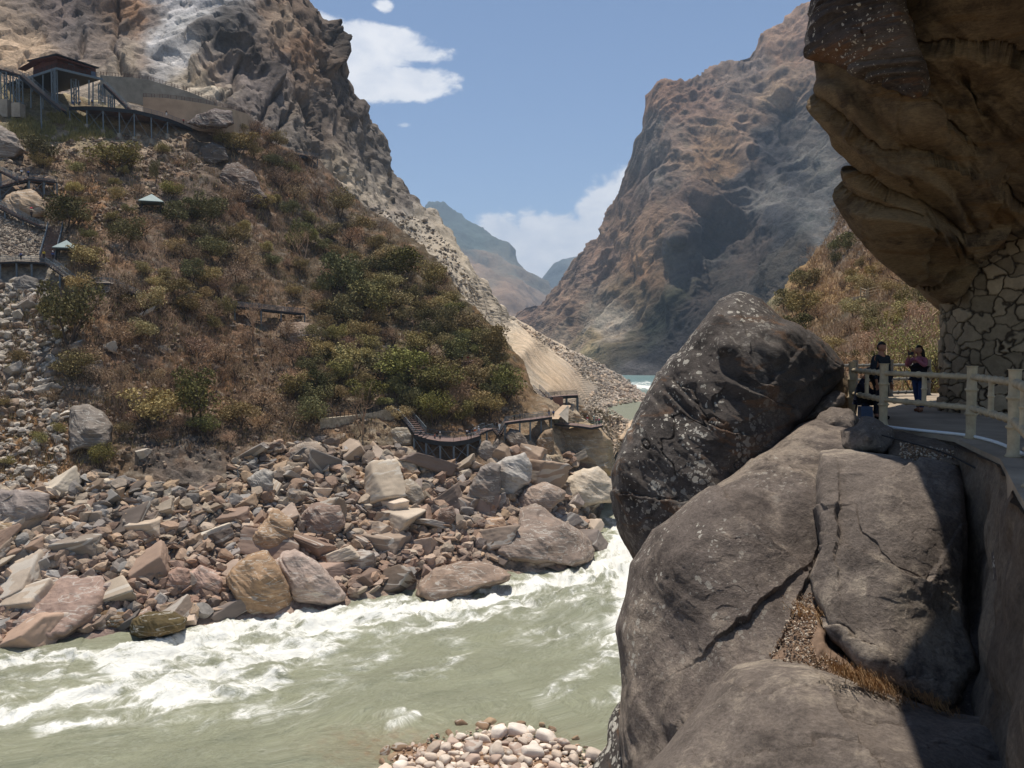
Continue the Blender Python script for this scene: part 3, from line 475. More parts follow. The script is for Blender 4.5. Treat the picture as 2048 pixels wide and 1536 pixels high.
# ------------------------------------------------------------ river
def river():
    xs = np.arange(-700, 1560, 2.4); pys = np.concatenate([np.arange(740, 900, 1.0), np.arange(900, 1680, 2.2)])
    PX, PY = np.meshgrid(xs, pys, indexing='ij'); D = dz(PY, 0.0); P = unp(PX, PY, D); P[..., 2] = 0; q = np.stack([PX, PY], -1).reshape(-1, 2); f = P.reshape(-1, 3)
    line = [on(a, b) for a, b in [(1300, 752), (1290, 775), (1270, 830), (1262, 880), (1256, 940), (1235, 1010), (1225, 1080), (1225, 1140), (1120, 1220), (900, 1270), (500, 1340), (100, 1400), (-300, 1440), (-800, 1480)]]
    _, s, side = seg_dist(f[:, :2], [(v.x, v.y) for v in line])
    fl = np.stack([s, side, np.zeros_like(s)], -1)
    wl = np.stack([fbm(fl/np.array([26, 14, 1]), 3, 5), fbm(fl/np.array([26, 14, 1]), 3, 6), np.zeros_like(s)], -1)*9; fl2 = fl+wl
    dens = np.full(len(q), .06)
    strokes = [([(1262, 1060), (1250, 1110), (1262, 1190), (1270, 1260)], 34, 1.15), ([(1215, 1115), (1160, 1155), (1060, 1165), (980, 1185)], 20, .95), ([(1000, 1180), (920, 1205), (840, 1215), (740, 1222), (620, 1232)], 26, 1.0), ([(1240, 1170), (1150, 1200), (1050, 1200), (940, 1225), (800, 1250), (700, 1262)], 22, .6),
     ([(700, 1235), (580, 1235), (450, 1262), (330, 1300), (260, 1345)], 38, 1.05), ([(640, 1290), (520, 1300), (400, 1340), (330, 1370)], 36, .85), ([(560, 1345), (480, 1375), (330, 1395)], 22, .95), ([(430, 1320), (330, 1380), (260, 1360), (210, 1320)], 24, .85), ([(-60, 1330), (60, 1310), (200, 1305), (300, 1290)], 14, .85), ([(-60, 1445), (60, 1412), (150, 1390), (230, 1375)], 18, 1.0), ([(80, 1455), (170, 1440), (230, 1430)], 14, .7), ([(0, 1350), (120, 1345), (220, 1360)], 12, .5), ([(-400, 1500), (-100, 1440)], 30, .7),
     ([(1250, 940), (1252, 985)], 10, .9), ([(1228, 882), (1262, 884), (1300, 878)], 8, .8), ([(1235, 895), (1250, 915)], 8, .9), ([(1270, 772), (1340, 776)], 5, 1.0), ([(1255, 768), (1300, 765)], 4, .6), ([(1200, 1030), (1245, 1050)], 10, .4),
     ([(1262, 1290), (1180, 1330), (1080, 1400)], 16, .45), ([(1190, 1240), (1130, 1275), (1080, 1290)], 8, .5), ([(1260, 1340), (1230, 1390), (1200, 1400)], 14, .45), ([(1250, 1240), (1200, 1310)], 18, .35), ([(880, 1270), (930, 1290), (880, 1340), (800, 1350)], 14, .4), ([(780, 1290), (700, 1330), (620, 1390)], 26, .35), ([(700, 1440), (730, 1420), (800, 1425)], 12, .34), ([(830, 1430), (780, 1450)], 9, .5), ([(420, 1450), (640, 1420)], 30, .12), ([(0, 1500), (300, 1490), (600, 1500)], 40, .14), ([(1265, 1400), (1262, 1440)], 10, .4)]
    for pl, wd, st in strokes:
        d, _, _ = seg_dist(q*np.array([1, 1.35]), [(a, b*1.35) for a, b in pl]); dens = np.maximum(dens, st*1.12*np.exp(-(d/wd/1.4)**2*.9))
    mid = np.exp(-(((q[:, 0]-350)/520)**2+((q[:, 1]-1360)/90)**2))*.30; dens = np.maximum(dens, mid); dens = np.maximum(dens, .40*np.exp(-(((q[:, 0]-300)/480)**2+((q[:, 1]-1395)/75)**2))); dens = np.maximum(dens, .30*np.exp(-(((q[:, 0]-1120)/190)**2+((q[:, 1]-1260)/80)**2)))
    b1 = fbm(fl2/np.array([9, 3.4, 1]), 5, 31); ridge = fbm(fl2/np.array([5, 2.2, 1]), 4, 37, ridged=True)
    foam = dens*.78+b1*.75*sstep(dens, .08, .3)+(ridge-.3)*.55*sstep(dens, .08, .3)
    near = sstep(f[:, 1], 420, 200)
    h = fbm(fl2/np.array([5, 4, 1]), 6, 71)*(.45+2.1*np.clip(dens, 0, 1))+fbm(fl2/np.array([16, 9, 1]), 3, 73)*(.25+1.1*np.clip(dens, 0, 1)); h = h*(.25+.75*near)
    h += fbm(fl2/np.array([1.9, 1.5, 1]), 4, 75)*.75*np.clip(dens, 0, 1)*near; h += 1.3*np.exp(-(((q[:, 0]-1165)/60)**2+((q[:, 1]-1205)/26)**2))-.3
    f = f.copy(); f[:, 2] = h
    C = np.tile(np.array(lin(138, 138, 112)), (len(q), 1))
    far = sstep(f[:, 1], 550, 1000)[:, None]; C = C*(1-far)+np.array(lin(112, 138, 136))*far
    sh = np.exp(-(((q[:, 0]-960)/230)**2+((q[:, 1]-1540)/70)**2)); sh = np.maximum(sh, .8*np.exp(-(((q[:, 0]-760)/120)**2+((q[:, 1]-1490)/40)**2)))
    F1, F2, _, r, _ = cells(np.c_[f[:, :2]/1.1, np.zeros(len(f))], 4); st = sstep(F2-F1, .0, .25)*(r > .45)
    m = (sh*(.45+.55*st))[:, None]*.75; C = C*(1-m)+np.array(lin(138, 104, 72))*m
    C *= (1+.28*fbm(fl2/np.array([12, 6, 1]), 4, 81))[:, None]
    me = mesh(f, gridfaces(len(xs), len(pys)), True, 'river'); vattr(me, 'foam', foam); vattr(me, 'flow', np.c_[fl2[:, :2], np.zeros(len(f))]); vattr(me, 'wcol', C)
    tag(obj('river', me, M_WATER), kind='structure')
river()
# valley floor under everything, out to the horizon
gme = mesh([(-8500, -300, -6), (8500, -300, -6), (8500, 12400, -6), (-8500, 12400, -6)], np.array([[0, 1, 2, 3]])); vattr(gme, 'col', np.tile(lin(120, 105, 88), (4, 1)))
tag(obj('ground', gme, MT_DIST), kind='structure')
hz = newmat('haze_air')[0]; nt = hz.node_tree; nt.nodes.clear(); o_ = N(nt, 'ShaderNodeOutputMaterial'); pv = N(nt, 'ShaderNodeVolumePrincipled'); pv.inputs['Color'].default_value = (.62, .79, 1, 1); pv.inputs['Density'].default_value = 7.5e-5; pv.inputs['Anisotropy'].default_value = .1
L(nt, pv.outputs[0], o_.inputs['Volume'])
x, y0, y1, z0, z1 = 9000, -400, 12600, -8, 1900
hv = [(-x, y0, z0), (x, y0, z0), (x, y1, z0), (-x, y1, z0), (-x, y0, z1), (x, y0, z1), (x, y1, z1), (-x, y1, z1)]
HZ = obj('haze', mesh(hv, np.array([[3, 2, 1, 0], [4, 5, 6, 7], [0, 1, 5, 4], [1, 2, 6, 5], [2, 3, 7, 6], [3, 0, 4, 7]]), False), hz); tag(HZ, kind='stuff')
# ------------------------------------------------------------ rocks
def densify(pl, n, jag=0.0, seed=0):
    P = np.array(pl, float); P = np.vstack([P, P[:1]]); sl_ = np.r_[0, np.cumsum(np.linalg.norm(np.diff(P, axis=0), axis=1))]
    t = np.linspace(0, sl_[-1], n, endpoint=False); Q = np.stack([np.interp(t, sl_, P[:, 0]), np.interp(t, sl_, P[:, 1])], -1)
    Qs = Q.copy()
    for _ in range(max(1, n//300)): Qs = (np.roll(Qs, 1, 0)+Qs*2+np.roll(Qs, -1, 0))/4
    return Qs
def pillow(name, outline, center, depth, thick, mat, n=360, rings=110, p=7, backr=16, disp=None, rim=1.0, cracks=(), cw=2.4, cd_=.05, cs=.11, cW=70., color=None, thick2=None, lich=None, rel=False):
    """a closed boulder: measured outline, measured front surface, real thickness behind it"""
    Q = densify(outline, n); c = np.array(center, float); rr = 1-(1-np.linspace(0, 1, rings))**1.5
    PX = c[0]+(Q[:, 0][:, None]-c[0])*rr[None]; PY = c[1]+(Q[:, 1][:, None]-c[1])*rr[None]
    D = rbf(depth, np.stack([PX, PY], -1).reshape(-1, 2)).reshape(PX.shape)
    e = 1-np.sqrt(np.maximum(1-rr**p, 0)); Fr = unp(PX, PY, D+thick*e[None])
    rb = np.linspace(1, 0, backr)[1:]; PXb = c[0]+(Q[:, 0][:, None]-c[0])*rb[None]; PYb = c[1]+(Q[:, 1][:, None]-c[1])*rb[None]
    Dr = D[:, -1:]; dmean = D[:, -1].mean(); Db = Dr*rb[None]+dmean*(1-rb[None])+thick+(thick2 or thick)*np.sqrt(1-rb[None]**2)
    B = unp(PXb, PYb, Db); P = np.concatenate([Fr, B], 1); nv = P.shape[1]
    f = P.reshape(-1, 3).copy(); fc = gridfaces(n, nv, True)
    a = np.roll(P, -1, 0)-np.roll(P, 1, 0); b = np.gradient(P, axis=1); Nn = np.cross(a, b); Nn[:, 0] = (0, -1, 0); Nn[:, -1] = (0, 1, 0)
    Nn /= np.maximum(np.linalg.norm(Nn, axis=-1, keepdims=True), 1e-9)
    cen = P.reshape(-1, 3).mean(0)
    if ((P-cen)*Nn).sum() < 0: Nn = -Nn; fc = fc[:, ::-1]
    for _ in range(8): Nn = (np.roll(Nn, 1, 0)+Nn+np.roll(Nn, -1, 0)); Nn[:, 1:-1] = (Nn[:, 1:-1]+Nn[:, :-2]+Nn[:, 2:])/3; Nn /= np.maximum(np.linalg.norm(Nn, axis=-1, keepdims=True), 1e-9)
    Nn[:, 0] = Nn[:, 1].mean(0); Nn[:, -1] = Nn[:, -2].mean(0)
    if disp:
        h = disp(f).reshape(P.shape[:2]); k = np.ones(nv); k[:len(rr)] = 1-(1-rim)*sstep(rr, .86, .99); k[len(rr):] = rim
        if cracks:
            qf = np.stack([PX, PY], -1).reshape(-1, 2); qw = qf+np.stack([fbm(np.c_[qf/26, np.zeros(len(qf))], 4, 1), fbm(np.c_[qf/26, np.zeros(len(qf))], 4, 2)], -1)*14
            for pl in cracks: dd_, ss_, _sd = seg_dist(qw, pl); w0 = cw*(.6+.8*fbm(np.c_[ss_[:, None]/30, ss_[:, None]*0, ss_[:, None]*0+len(pl)], 2, 3)); h[:, :len(rr)] -= (cd_*np.exp(-(dd_/np.maximum(w0, 1.0))**2)).reshape(PX.shape); h[:, :len(rr)] += (cs*np.exp(-dd_/cW)*sstep(_sd, -1.2, 1.2)).reshape(PX.shape)
        h = h*k[None]; f += Nn.reshape(-1, 3)*h.reshape(-1)[:, None]
    me = mesh(f-cen, fc, True, name)
    q = np.concatenate([np.stack([PX, PY], -1), np.stack([PXb, PYb], -1)], 1).reshape(-1, 2)
    vattr(me, 'lich', lich(q) if lich else np.ones(len(f)))
    o = obj(name, me, mat, color=color); o.location = cen.tolist(); return o
def bdisp(sc, amp, rot=(0, 0, 0), stretch=(1, 1, 1), seed=0, fine=1.0, crack=.0, strata=.22):
    R = rotm(*rot)
    def f(p):
        g = (p@R)/np.array(stretch); wv = np.stack([fbm(g/sc*.8, 3, seed+1), fbm(g/sc*.8, 3, seed+2), fbm(g/sc*.8, 3, seed+3)], -1)
        a = facet2(g/sc+wv*.25, seed); a2 = facet2(g/sc*2.6+wv*.5, seed+9); a3, e3, _ = facet(g/sc*11+wv*2.2, seed+11)
        t = g[:, 2]/sc*2.6+wv[:, 0]*1.6+wv[:, 1]; st = (t-np.floor(t)); m = sstep(fbm(g/sc*1.3, 3, seed+44), -.05, .25)
        h = amp*(a*1.3+a2*.40*fine+a3*.04*fine+fbm(g/sc*1.4, 8, seed+30, .56)*.30*fine+(sstep(st, 0, .75)*(1-sstep(st, .80, 1.0))-.4)*strata*m)
        if crack: c_ = np.abs(fbm(g/sc*.8+wv*.6, 4, seed+71)); h -= crack*1.5*(1-sstep(c_, 0, .012))*sstep(fbm(g/sc*.7, 2, seed+4), 0, .15)
        return h
    return f
NB = {}   # near boulders
M_LICH = near_rock_mat('lichen_spotted_rock', (38, 34, 32), (84, 76, 70), (140, 132, 124), .62, .35, (1, 1, 3), (20, 30, 0), (106, 80, 60), 6.0)
M_SLAB = near_rock_mat('dark_slab_rock', (70, 61, 55), (114, 102, 93), (166, 150, 132), .42, .6, (1, 1, 2.2), (30, 20, 40), None, 6.5)
M_PALE = near_rock_mat('patched_slab_rock', (76, 67, 60), (120, 108, 98), (176, 161, 142), .12, .75, (1, 1, 1.6), (0, 20, 40), None, 9)
M_OVER = near_rock_mat('ochre_overhang_rock', (48, 38, 29), (106, 88, 66), (140, 119, 88), 0, .7, (.5, .5, 3.2), (0, 38, 0), (112, 84, 50))
M_TOPB = near_rock_mat('dark_banded_rock', (38, 33, 32), (84, 76, 72), (128, 116, 104), .30, .4, (.5, .5, 4), (0, 10, 0), (120, 86, 60), 8.0)
def lmask(pts):
    def f(q):
        m = np.zeros(len(q))
        for (x, y, rx, ry, s) in pts: m = np.maximum(m, s*np.exp(-(((q[:, 0]-x)/rx)**2+((q[:, 1]-y)/ry)**2)))
        return np.clip(m, 0, 1)
    return f
o = pillow('boulder', [(1480, 584), (1520, 600), (1560, 640), (1600, 655), (1622, 676), (1650, 694), (1684, 735), (1690, 745), (1640, 800), (1590, 850), (1620, 900), (1640, 1000), (1500, 1250), (1380, 1290), (1300, 1200), (1262, 1105), (1240, 1060), (1228, 990), (1228, 940), (1250, 880), (1285, 810), (1320, 755), (1370, 690), (1410, 638), (1440, 600)], (1440, 880),
    [(1480, 600, 17.3), (1400, 700, 16.8), (1300, 800, 16.9), (1240, 1000, 16.0), (1340, 900, 15.7), (1450, 850, 15.3), (1450, 700, 15.9), (1550, 720, 16.0), (1620, 690, 17.2), (1680, 745, 18.4), (1600, 800, 16.6), (1550, 880, 15.6), (1280, 1080, 15.6), (1400, 1050, 14.8), (1400, 1250, 15.2)], 2.4, M_LICH, 620, 200, 22,
    disp=bdisp(1.7, .17, (15, 35, 0), (1.6, 1.4, .7), 5, 2.0, .05, strata=.7), rim=.5, cracks=[[(1500, 722), (1508, 760), (1530, 772), (1562, 735)], [(1570, 658), (1600, 664), (1622, 662)], [(1684, 735), (1640, 750), (1592, 780), (1560, 800)], [(1345, 760), (1390, 790), (1420, 850), (1470, 868)], [(1250, 985), (1330, 1000), (1400, 1010)]], lich=lmask([(1330, 760, 110, 130, 1), (1380, 850, 110, 110, 1), (1290, 930, 70, 130, .95), (1480, 620, 60, 60, .9), (1400, 960, 60, 80, .6), (1350, 680, 60, 100, 1)]))
tag(o, 'tall dark pointed boulder speckled with white lichen, left of the railing end above the river', 'boulder'); NB['lich'] = o
o = pillow('boulder', [(1600, 846), (1640, 834), (1690, 848), (1760, 880), (1790, 960), (1760, 1100), (1700, 1300), (1600, 1500), (1480, 1700), (1300, 1900), (1262, 1600), (1250, 1480), (1256, 1380), (1238, 1260), (1256, 1190), (1262, 1130), (1310, 1060), (1400, 996), (1470, 958), (1540, 900)], (1490, 1200),
    [(1640, 840, 15.2), (1690, 880, 14.6), (1500, 945, 14.3), (1310, 1070, 13.0), (1600, 1000, 12.9), (1620, 1150, 12.0), (1450, 1040, 12.4), (1380, 1120, 11.9), (1450, 1220, 11.3), (1256, 1250, 12.4), (1350, 1450, 10.5), (1500, 1350, 10.4), (1600, 1250, 11.0), (1300, 1700, 9.5), (1260, 1500, 11.4), (1550, 1080, 12.2), (1540, 905, 14.8)], 1.6, M_SLAB, 620, 200, 22,
    disp=bdisp(2.0, .17, (30, 10, 40), (1.5, 1.5, .8), 15, 1.5, .03), rim=.6, cracks=[[(1440, 1000), (1462, 1030), (1478, 1062), (1500, 1075)], [(1500, 1070), (1548, 1110), (1590, 1160), (1620, 1190)], [(1600, 1190), (1580, 1250), (1545, 1330), (1520, 1350)], [(1540, 1200), (1500, 1240), (1470, 1262)], [(1560, 950), (1600, 970), (1632, 968)], [(1390, 1100), (1440, 1090), (1500, 1110)]], lich=lmask([(1330, 1130, 90, 110, 1), (1400, 1080, 80, 70, .9), (1270, 1300, 30, 200, .7), (1420, 1200, 160, 160, .5), (1550, 950, 90, 60, .5)]))
tag(o, 'huge grey-brown slab leaning down to the river, in front of the white-speckled pointed boulder', 'boulder')
o = pillow('boulder', [(1642, 904), (1700, 898), (1780, 906), (1860, 914), (1912, 930), (1926, 960), (1930, 1100), (1934, 1250), (1960, 1350), (1900, 1425), (1830, 1390), (1740, 1345), (1670, 1275), (1630, 1190), (1626, 1160), (1654, 1110), (1644, 1040), (1634, 950)], (1790, 1130),
    [(1700, 905, 13.0), (1910, 940, 12.5), (1645, 1000, 12.2), (1630, 1170, 11.2), (1780, 1000, 11.6), (1780, 1180, 10.5), (1920, 1200, 10.9), (1750, 1320, 9.9), (1900, 1400, 9.6), (1850, 920, 12.8), (1850, 1080, 11.1)], 1.3, M_PALE, 480, 180, 26,
    disp=bdisp(1.5, .12, (60, 10, 20), (1.4, 1, 1), 25, 1.6, .03), rim=.6, cracks=[[(1640, 1012), (1665, 1022), (1700, 1012), (1760, 975), (1832, 928)], [(1680, 1030), (1682, 1082)], [(1745, 1130), (1790, 1160), (1845, 1168), (1856, 1150)], [(1640, 1220), (1700, 1268), (1760, 1315), (1810, 1350), (1880, 1375)], [(1700, 1110), (1760, 1130), (1840, 1170)]], lich=lmask([(1640, 1200, 40, 80, .5)]))
tag(o, 'blocky pale-patched slab with cracks, directly under the ledge below the railing', 'boulder')
o = pillow('boulder', [(1470, 1334), (1530, 1322), (1620, 1338), (1700, 1368), (1800, 1412), (1900, 1440), (2048, 1450), (2250, 1500), (2300, 2000), (1180, 2000), (1285, 1545), (1375, 1442), (1425, 1380)], (1700, 1650),
    [(1480, 1345, 9.5), (1600, 1340, 9.3), (1700, 1380, 8.9), (1900, 1445, 8.4), (2200, 1500, 8), (1400, 1536, 7.9), (1800, 1536, 7.3), (1600, 1450, 8.1), (1300, 1700, 6.9), (2100, 1800, 6), (1285, 1545, 8.4)], 1.1, M_PALE, 480, 150, 20,
    disp=bdisp(1.5, .14, (20, 30, 10), (1.2, 1, 1), 35, 1.5, .03), rim=.6, cracks=[[(1480, 1385), (1530, 1412), (1580, 1405)], [(1655, 1405), (1690, 1470), (1740, 1536)]], lich=lmask([(1450, 1400, 50, 60, .5)]))
tag(o, 'broad rounded boulder across the bottom right corner, below the orange grass', 'boulder')
o = pillow('boulder', [(1240, 1402), (1262, 1440), (1268, 1510), (1310, 1600), (1420, 1800), (1150, 1850), (1180, 1590), (1196, 1530), (1218, 1490), (1224, 1440)], (1255, 1600),
    [(1245, 1410, 13.6), (1200, 1530, 12.8), (1280, 1700, 11.5), (1250, 1500, 12.6)], .9, M_LICH, 200, 60, 7, disp=bdisp(.8, .12, (15, 35, 0), (1.6, 1.4, .7), 45))
tag(o, 'small ragged brown rock low at the water side, left of the huge leaning slab', 'boulder')
o = pillow('boulder', [(1988, 1098), (2048, 1118), (2200, 1180), (2300, 1500), (2200, 1700), (2080, 1560), (2040, 1420), (2014, 1330), (1996, 1200)], (2130, 1400),
    [(1995, 1110, 9.4), (2200, 1200, 8.4), (2040, 1400, 8.4), (2200, 1650, 7.2), (2020, 1250, 9.0)], .8, M_SLAB, 160, 60, 7, disp=bdisp(.6, .1, (0, 60, 10), (1.4, 1.2, .5), 55))
tag(o, 'shaded tilted slab against the retaining wall at the right picture edge', 'boulder')
o = pillow('boulder', [(1855, 1330), (1950, 1240), (1990, 1100), (2100, 1300), (2300, 1500), (2300, 1620), (1900, 1560), (1790, 1440)], (2000, 1420), [(1860, 1350, 10.4), (1985, 1120, 11.3), (2300, 1500, 9.2), (1850, 1450, 9.6), (2000, 1400, 9.8)], .8, M_PALE, 200, 60, 7, disp=bdisp(.7, .15, (0, 60, 10), (1.4, 1.2, .6), 57))
tag(o, 'dark rock mass in shadow between the cracked slab and the retaining wall', 'rock')
# small rocks beside the railing end
for i, (ol, c, dd, th, m_, lb) in enumerate([
    ([(1622, 858), (1640, 828), (1666, 818), (1700, 820), (1715, 838), (1706, 862), (1660, 868)], (1668, 844), 16.0, .4, M_PALE, 'rounded pale rock lying on top of the huge leaning slab near the railing end'),
    ([(1684, 862), (1712, 852), (1726, 836), (1750, 838), (1766, 852), (1784, 858), (1782, 896), (1768, 906), (1700, 904), (1686, 890)], (1736, 874), 14.2, .5, M_PALE, 'grey angular split rock in front of the second railing post'),
    ([(1606, 838), (1640, 800), (1672, 782), (1690, 788), (1684, 806), (1660, 822), (1625, 840)], (1652, 812), 17.4, .3, M_PALE, 'light tilted stone wedged in the dark gap beneath the pointed boulder'),
    ([(1590, 845), (1640, 790), (1690, 742), (1704, 790), (1704, 870), (1650, 870), (1610, 870)], (1660, 820), 18.2, 1.2, M_OVER, 'brown shaded rock filling the gap between pointed boulder and railing')]):
    x, y = zip(*ol); o = pillow('rock', ol, c, [(c[0], c[1], dd-.35), (min(x), c[1], dd+.2), (max(x), c[1], dd), (c[0], min(y), dd+.3), (c[0], max(y), dd-.2)], th, m_, 120, 36, 5, disp=bdisp(.4, .07, (20, 30, 0), (1, 1, 1), 60+i))
    tag(o, lb, 'rock')
# overhang ------------------------------------------------------------------
o = pillow('overhanging_rock', [(1660, -60), (1634, 60), (1630, 118), (1642, 200), (1666, 268), (1712, 312), (1740, 336), (1722, 356), (1712, 392), (1726, 448), (1768, 512), (1826, 566), (1884, 622), (1892, 560), (1912, 505), (1965, 474), (2060, 458), (2300, 440), (2400, -500), (1680, -500)], (1960, 200),
    [(1616, 90, 16.4), (1700, 200, 15.7), (1840, 215, 15.0), (1700, 325, 17.2), (1715, 400, 17.8), (1760, 500, 18.3), (1884, 615, 19.5), (1900, 480, 18.4), (2048, 455, 17.6), (2048, 300, 15.6), (2048, 0, 13.2), (1880, 0, 13.8), (1660, -40, 16.0), (1800, 400, 16.9), (1860, 250, 15.4), (1950, 130, 14.4), (1950, 150, 14.9), (2300, 0, 12.5), (2300, 600, 17.5), (2300, -450, 11), (1700, -450, 13)], 1.8, M_OVER, 620, 200, 16, thick2=9,
    rim=.12, cracks=[[(1840, 80), (1930, 78), (2010, 84), (2060, 110)], [(1850, 200), (1920, 260), (1980, 320), (2060, 410)], [(1720, 350), (1800, 370), (1880, 400), (1960, 440), (2060, 470)], [(1640, 160), (1740, 230), (1850, 270)], [(1700, 290), (1780, 330), (1840, 380)], [(1920, 450), (1870, 510)], [(1830, 500), (1832, 550), (1846, 545)]], cw=5, cd_=.2, cs=.34, cW=120., disp=bdisp(3.0, .34, (10, 38, 0), (2.8, 1.8, .40), 71, .8, strata=.7))
tag(o, 'massive ochre rock roof jutting over the terrace at upper right', 'overhang rock')
o = pillow('rock', [(1640, -80), (1622, 20), (1611, 80), (1612, 112), (1660, 128), (1740, 165), (1838, 204), (1856, 186), (1846, 120), (1828, 60), (1806, -10), (1800, -80)], (1730, 60),
    [(1620, 60, 15.4), (1700, 60, 14.4), (1800, 20, 13.7), (1840, 190, 14.2), (1620, 110, 15.6), (1740, 160, 14.7), (1740, -80, 14)], .8, M_TOPB, 360, 130, 12, disp=bdisp(1.1, .15, (0, 14, 0), (2.2, 2, .32), 81, 1.2, strata=.8), rim=.4, thick2=1.2)
tag(o, 'dark banded block with pale lichen on the tip of the rock roof', 'rock')
shp = []  # unseen shelf added overhead, outline traced back along the sun from its shadow
for px, py, d in [(1990, 930, 12.6), (1930, 950, 12.4), (1928, 1100, 10.9), (1885, 1225, 10.6), (1840, 1290, 10.2), (1800, 1350, 9.7), (1796, 1420, 8.7), (1820, 1480, 7.8), (1850, 1540, 7.2), (1900, 1640, 6.4)]:
    v = at(px, py, d); v = v+SUN*((46.9-v.z)/SUN.z); shp.append((v.x, v.y))
shp += [(3.2, 7.0), (12, 7.0), (12, 15.5)]
V = [(x, y, 46.9+.3*math.sin(i*2.1)) for i, (x, y) in enumerate(shp)]+[(x*1.02, y*1.01, 48.8+.3*math.sin(i*1.7)) for i, (x, y) in enumerate(shp)]; k_ = len(shp)
tag(obj('overhanging_rock', mesh(V, [tuple(range(k_))[::-1], tuple(range(k_, 2*k_))]+[(i, (i+1) % k_, k_+(i+1) % k_, k_+i) for i in range(k_)], False), M_OVER), 'unseen rock shelf added above the top edge of the picture to shade the lower right', 'overhang rock')
# masonry wall ---------------------------------------------------------------
def masonry(o_name, verts_fn, nu, nv, mat, stone, seed, amp=.05):
    U, V = np.meshgrid(np.linspace(0, 1, nu), np.linspace(0, 1, nv), indexing='ij'); P = verts_fn(U, V); f = P.reshape(-1, 3); Nn = gnormals(P).reshape(-1, 3)
    if Nn[:, 1].mean() > 0: Nn = -Nn
    g = f/np.array([stone, stone, stone*.9]); wv = np.stack([fbm(g*.9, 3, seed+5), fbm(g*.9, 3, seed+6), fbm(g*.9, 3, seed+7)], -1)*.7
    F1, F2, _, r, _ = cells(g+wv, seed); e = sstep(F2-F1, .015, .10)
    f = f+Nn*(amp*e*(.4+.9*r)+.02*fbm(f*4, 4, 3))[:, None]
    C = (np.array(lin(74, 64, 54))*(1-e[:, None])+np.array(lin(150, 133, 110))*(.65+.5*r[:, None])*e[:, None])*(1+.3*fbm(f*5, 4, 8))[:, None]
    me = mesh(f, gridfaces(nu, nv), True, o_name); vattr(me, 'col', C); return obj(o_name, me, mat)
MT_MAS = terrain_mat('mortared_stone', 3.0, .8, 1.2, .5, .04)
def wallpts(U, V):
    base = np.array([(12.4, 22.5), (11.25, 20.8), (10.68, 19.9), (10.66, 19.45), (10.8, 18.9), (11.6, 18.3), (13.5, 17.4), (17, 16.2)]); t = U*7; i = np.clip(t.astype(int), 0, 6); fr = t-i
    x = base[i, 0]*(1-fr)+base[i+1, 0]*fr; y = base[i, 1]*(1-fr)+base[i+1, 1]*fr
    return np.stack([x, y, 38.3+V*5.2], -1)
wl_ = masonry('stone_wall', wallpts, 520, 280, MT_MAS, .40, 3, .08); tag(wl_, 'curved crazy-paved stone wall propping the rock roof', 'stone wall')
# terrace --------------------------------------------------------------------
FENCE = [(8.05, 19.4), (7.86, 18.5), (7.5, 16.1), (7.9, 13.85), (7.0, 11.2), (5.6, 8.6), (4.4, 6.2), (3.2, 3.0)]
edge = [(7.75, 18.8), (7.3, 16.2), (7.65, 13.8), (6.75, 11.0), (5.35, 8.4), (4.1, 6.0), (2.9, 2.8)]
outer = [(14, 2.8), (18, 15), (17, 27), (12.5, 29.0), (9.6, 26.5), (8.4, 22)]
def slab(name, poly, z1, z0, mat, sub=1):
    n = len(poly); V = [(x, y, z1) for x, y in poly]+[(x, y, z0) for x, y in poly]
    Fc = [tuple(range(n)), tuple(range(2*n-1, n-1, -1))]+[(i, n+i, n+(i+1) % n, (i+1) % n) for i in range(n)]
    return obj(name, mesh(V, Fc, False), mat)
M_FLOOR = flat('worn_stone_paving', (152, 136, 116), .9, 0, .35, .8, .2)
tag(slab('path', edge+outer, 38.5, 38.15, M_FLOOR), kind='structure')
M_RET = near_rock_mat('stained_concrete', (70, 60, 52), (112, 98, 84), (150, 134, 114), 0, .5, (1, 1, .8), (0, 0, 0), (96, 78, 62))
def ret():
    pts = np.array([(7.55, 18.6), (7.2, 16.2), (7.55, 14.0), (6.68, 11.0), (5.3, 8.4), (4.05, 6.0), (2.85, 2.8)]); nu, nv = 240, 90
    t = np.linspace(0, len(pts)-1.001, nu); i = t.astype(int); fr = (t-i)[:, None]; b = pts[i]*(1-fr)+pts[i+1]*fr
    z = np.linspace(38.42, 30.5, nv); P = np.zeros((nu, nv, 3)); P[..., 0] = b[:, None, 0]-(38.4-z)[None]*.10; P[..., 1] = b[:, None, 1]; P[..., 2] = z
    f = P.reshape(-1, 3); f[:, 0] += fbm(f*np.array([.9, .9, .6]), 7, 4)*.3+facet2(f*np.array([1, 1.2, 1.8]), 8)*.22
    back = f+np.array([1.2, 0, 0]); fc = gridfaces(nu, nv); V = np.vstack([f, back]); top = [(a*nv, (a+1)*nv, (a+1)*nv+nu*nv, a*nv+nu*nv) for a in range(nu-1)]
    me = mesh(V, np.vstack([fc, fc[:, ::-1]+nu*nv, np.array(top)]), True); tag(obj('retaining_wall', me, M_RET), 'stained concrete wall holding up the terrace edge beneath the bamboo-style railing', 'retaining wall')
ret()
# bedrock that carries terrace, slabs and camera rock
BR = pillow('bedrock', [(1560, 900), (1800, 905), (2000, 1000), (2500, 1100), (3600, 2600), (1100, 2900), (1400, 1700), (1480, 1200)], (2000, 1700),
   [(1600, 950, 19), (1850, 930, 15.5), (2000, 1010, 13.5), (2500, 1200, 11), (3000, 2500, 7.5), (1300, 2600, 8), (1500, 1500, 13), (1900, 1400, 10.9), (1800, 1300, 11.6), (1700, 1100, 14)], 2, M_SLAB, 260, 90, 6, thick2=10, disp=bdisp(1.2, .2, (0, 0, 0), (1, 1, 1), 90))
tag(BR, kind='structure')
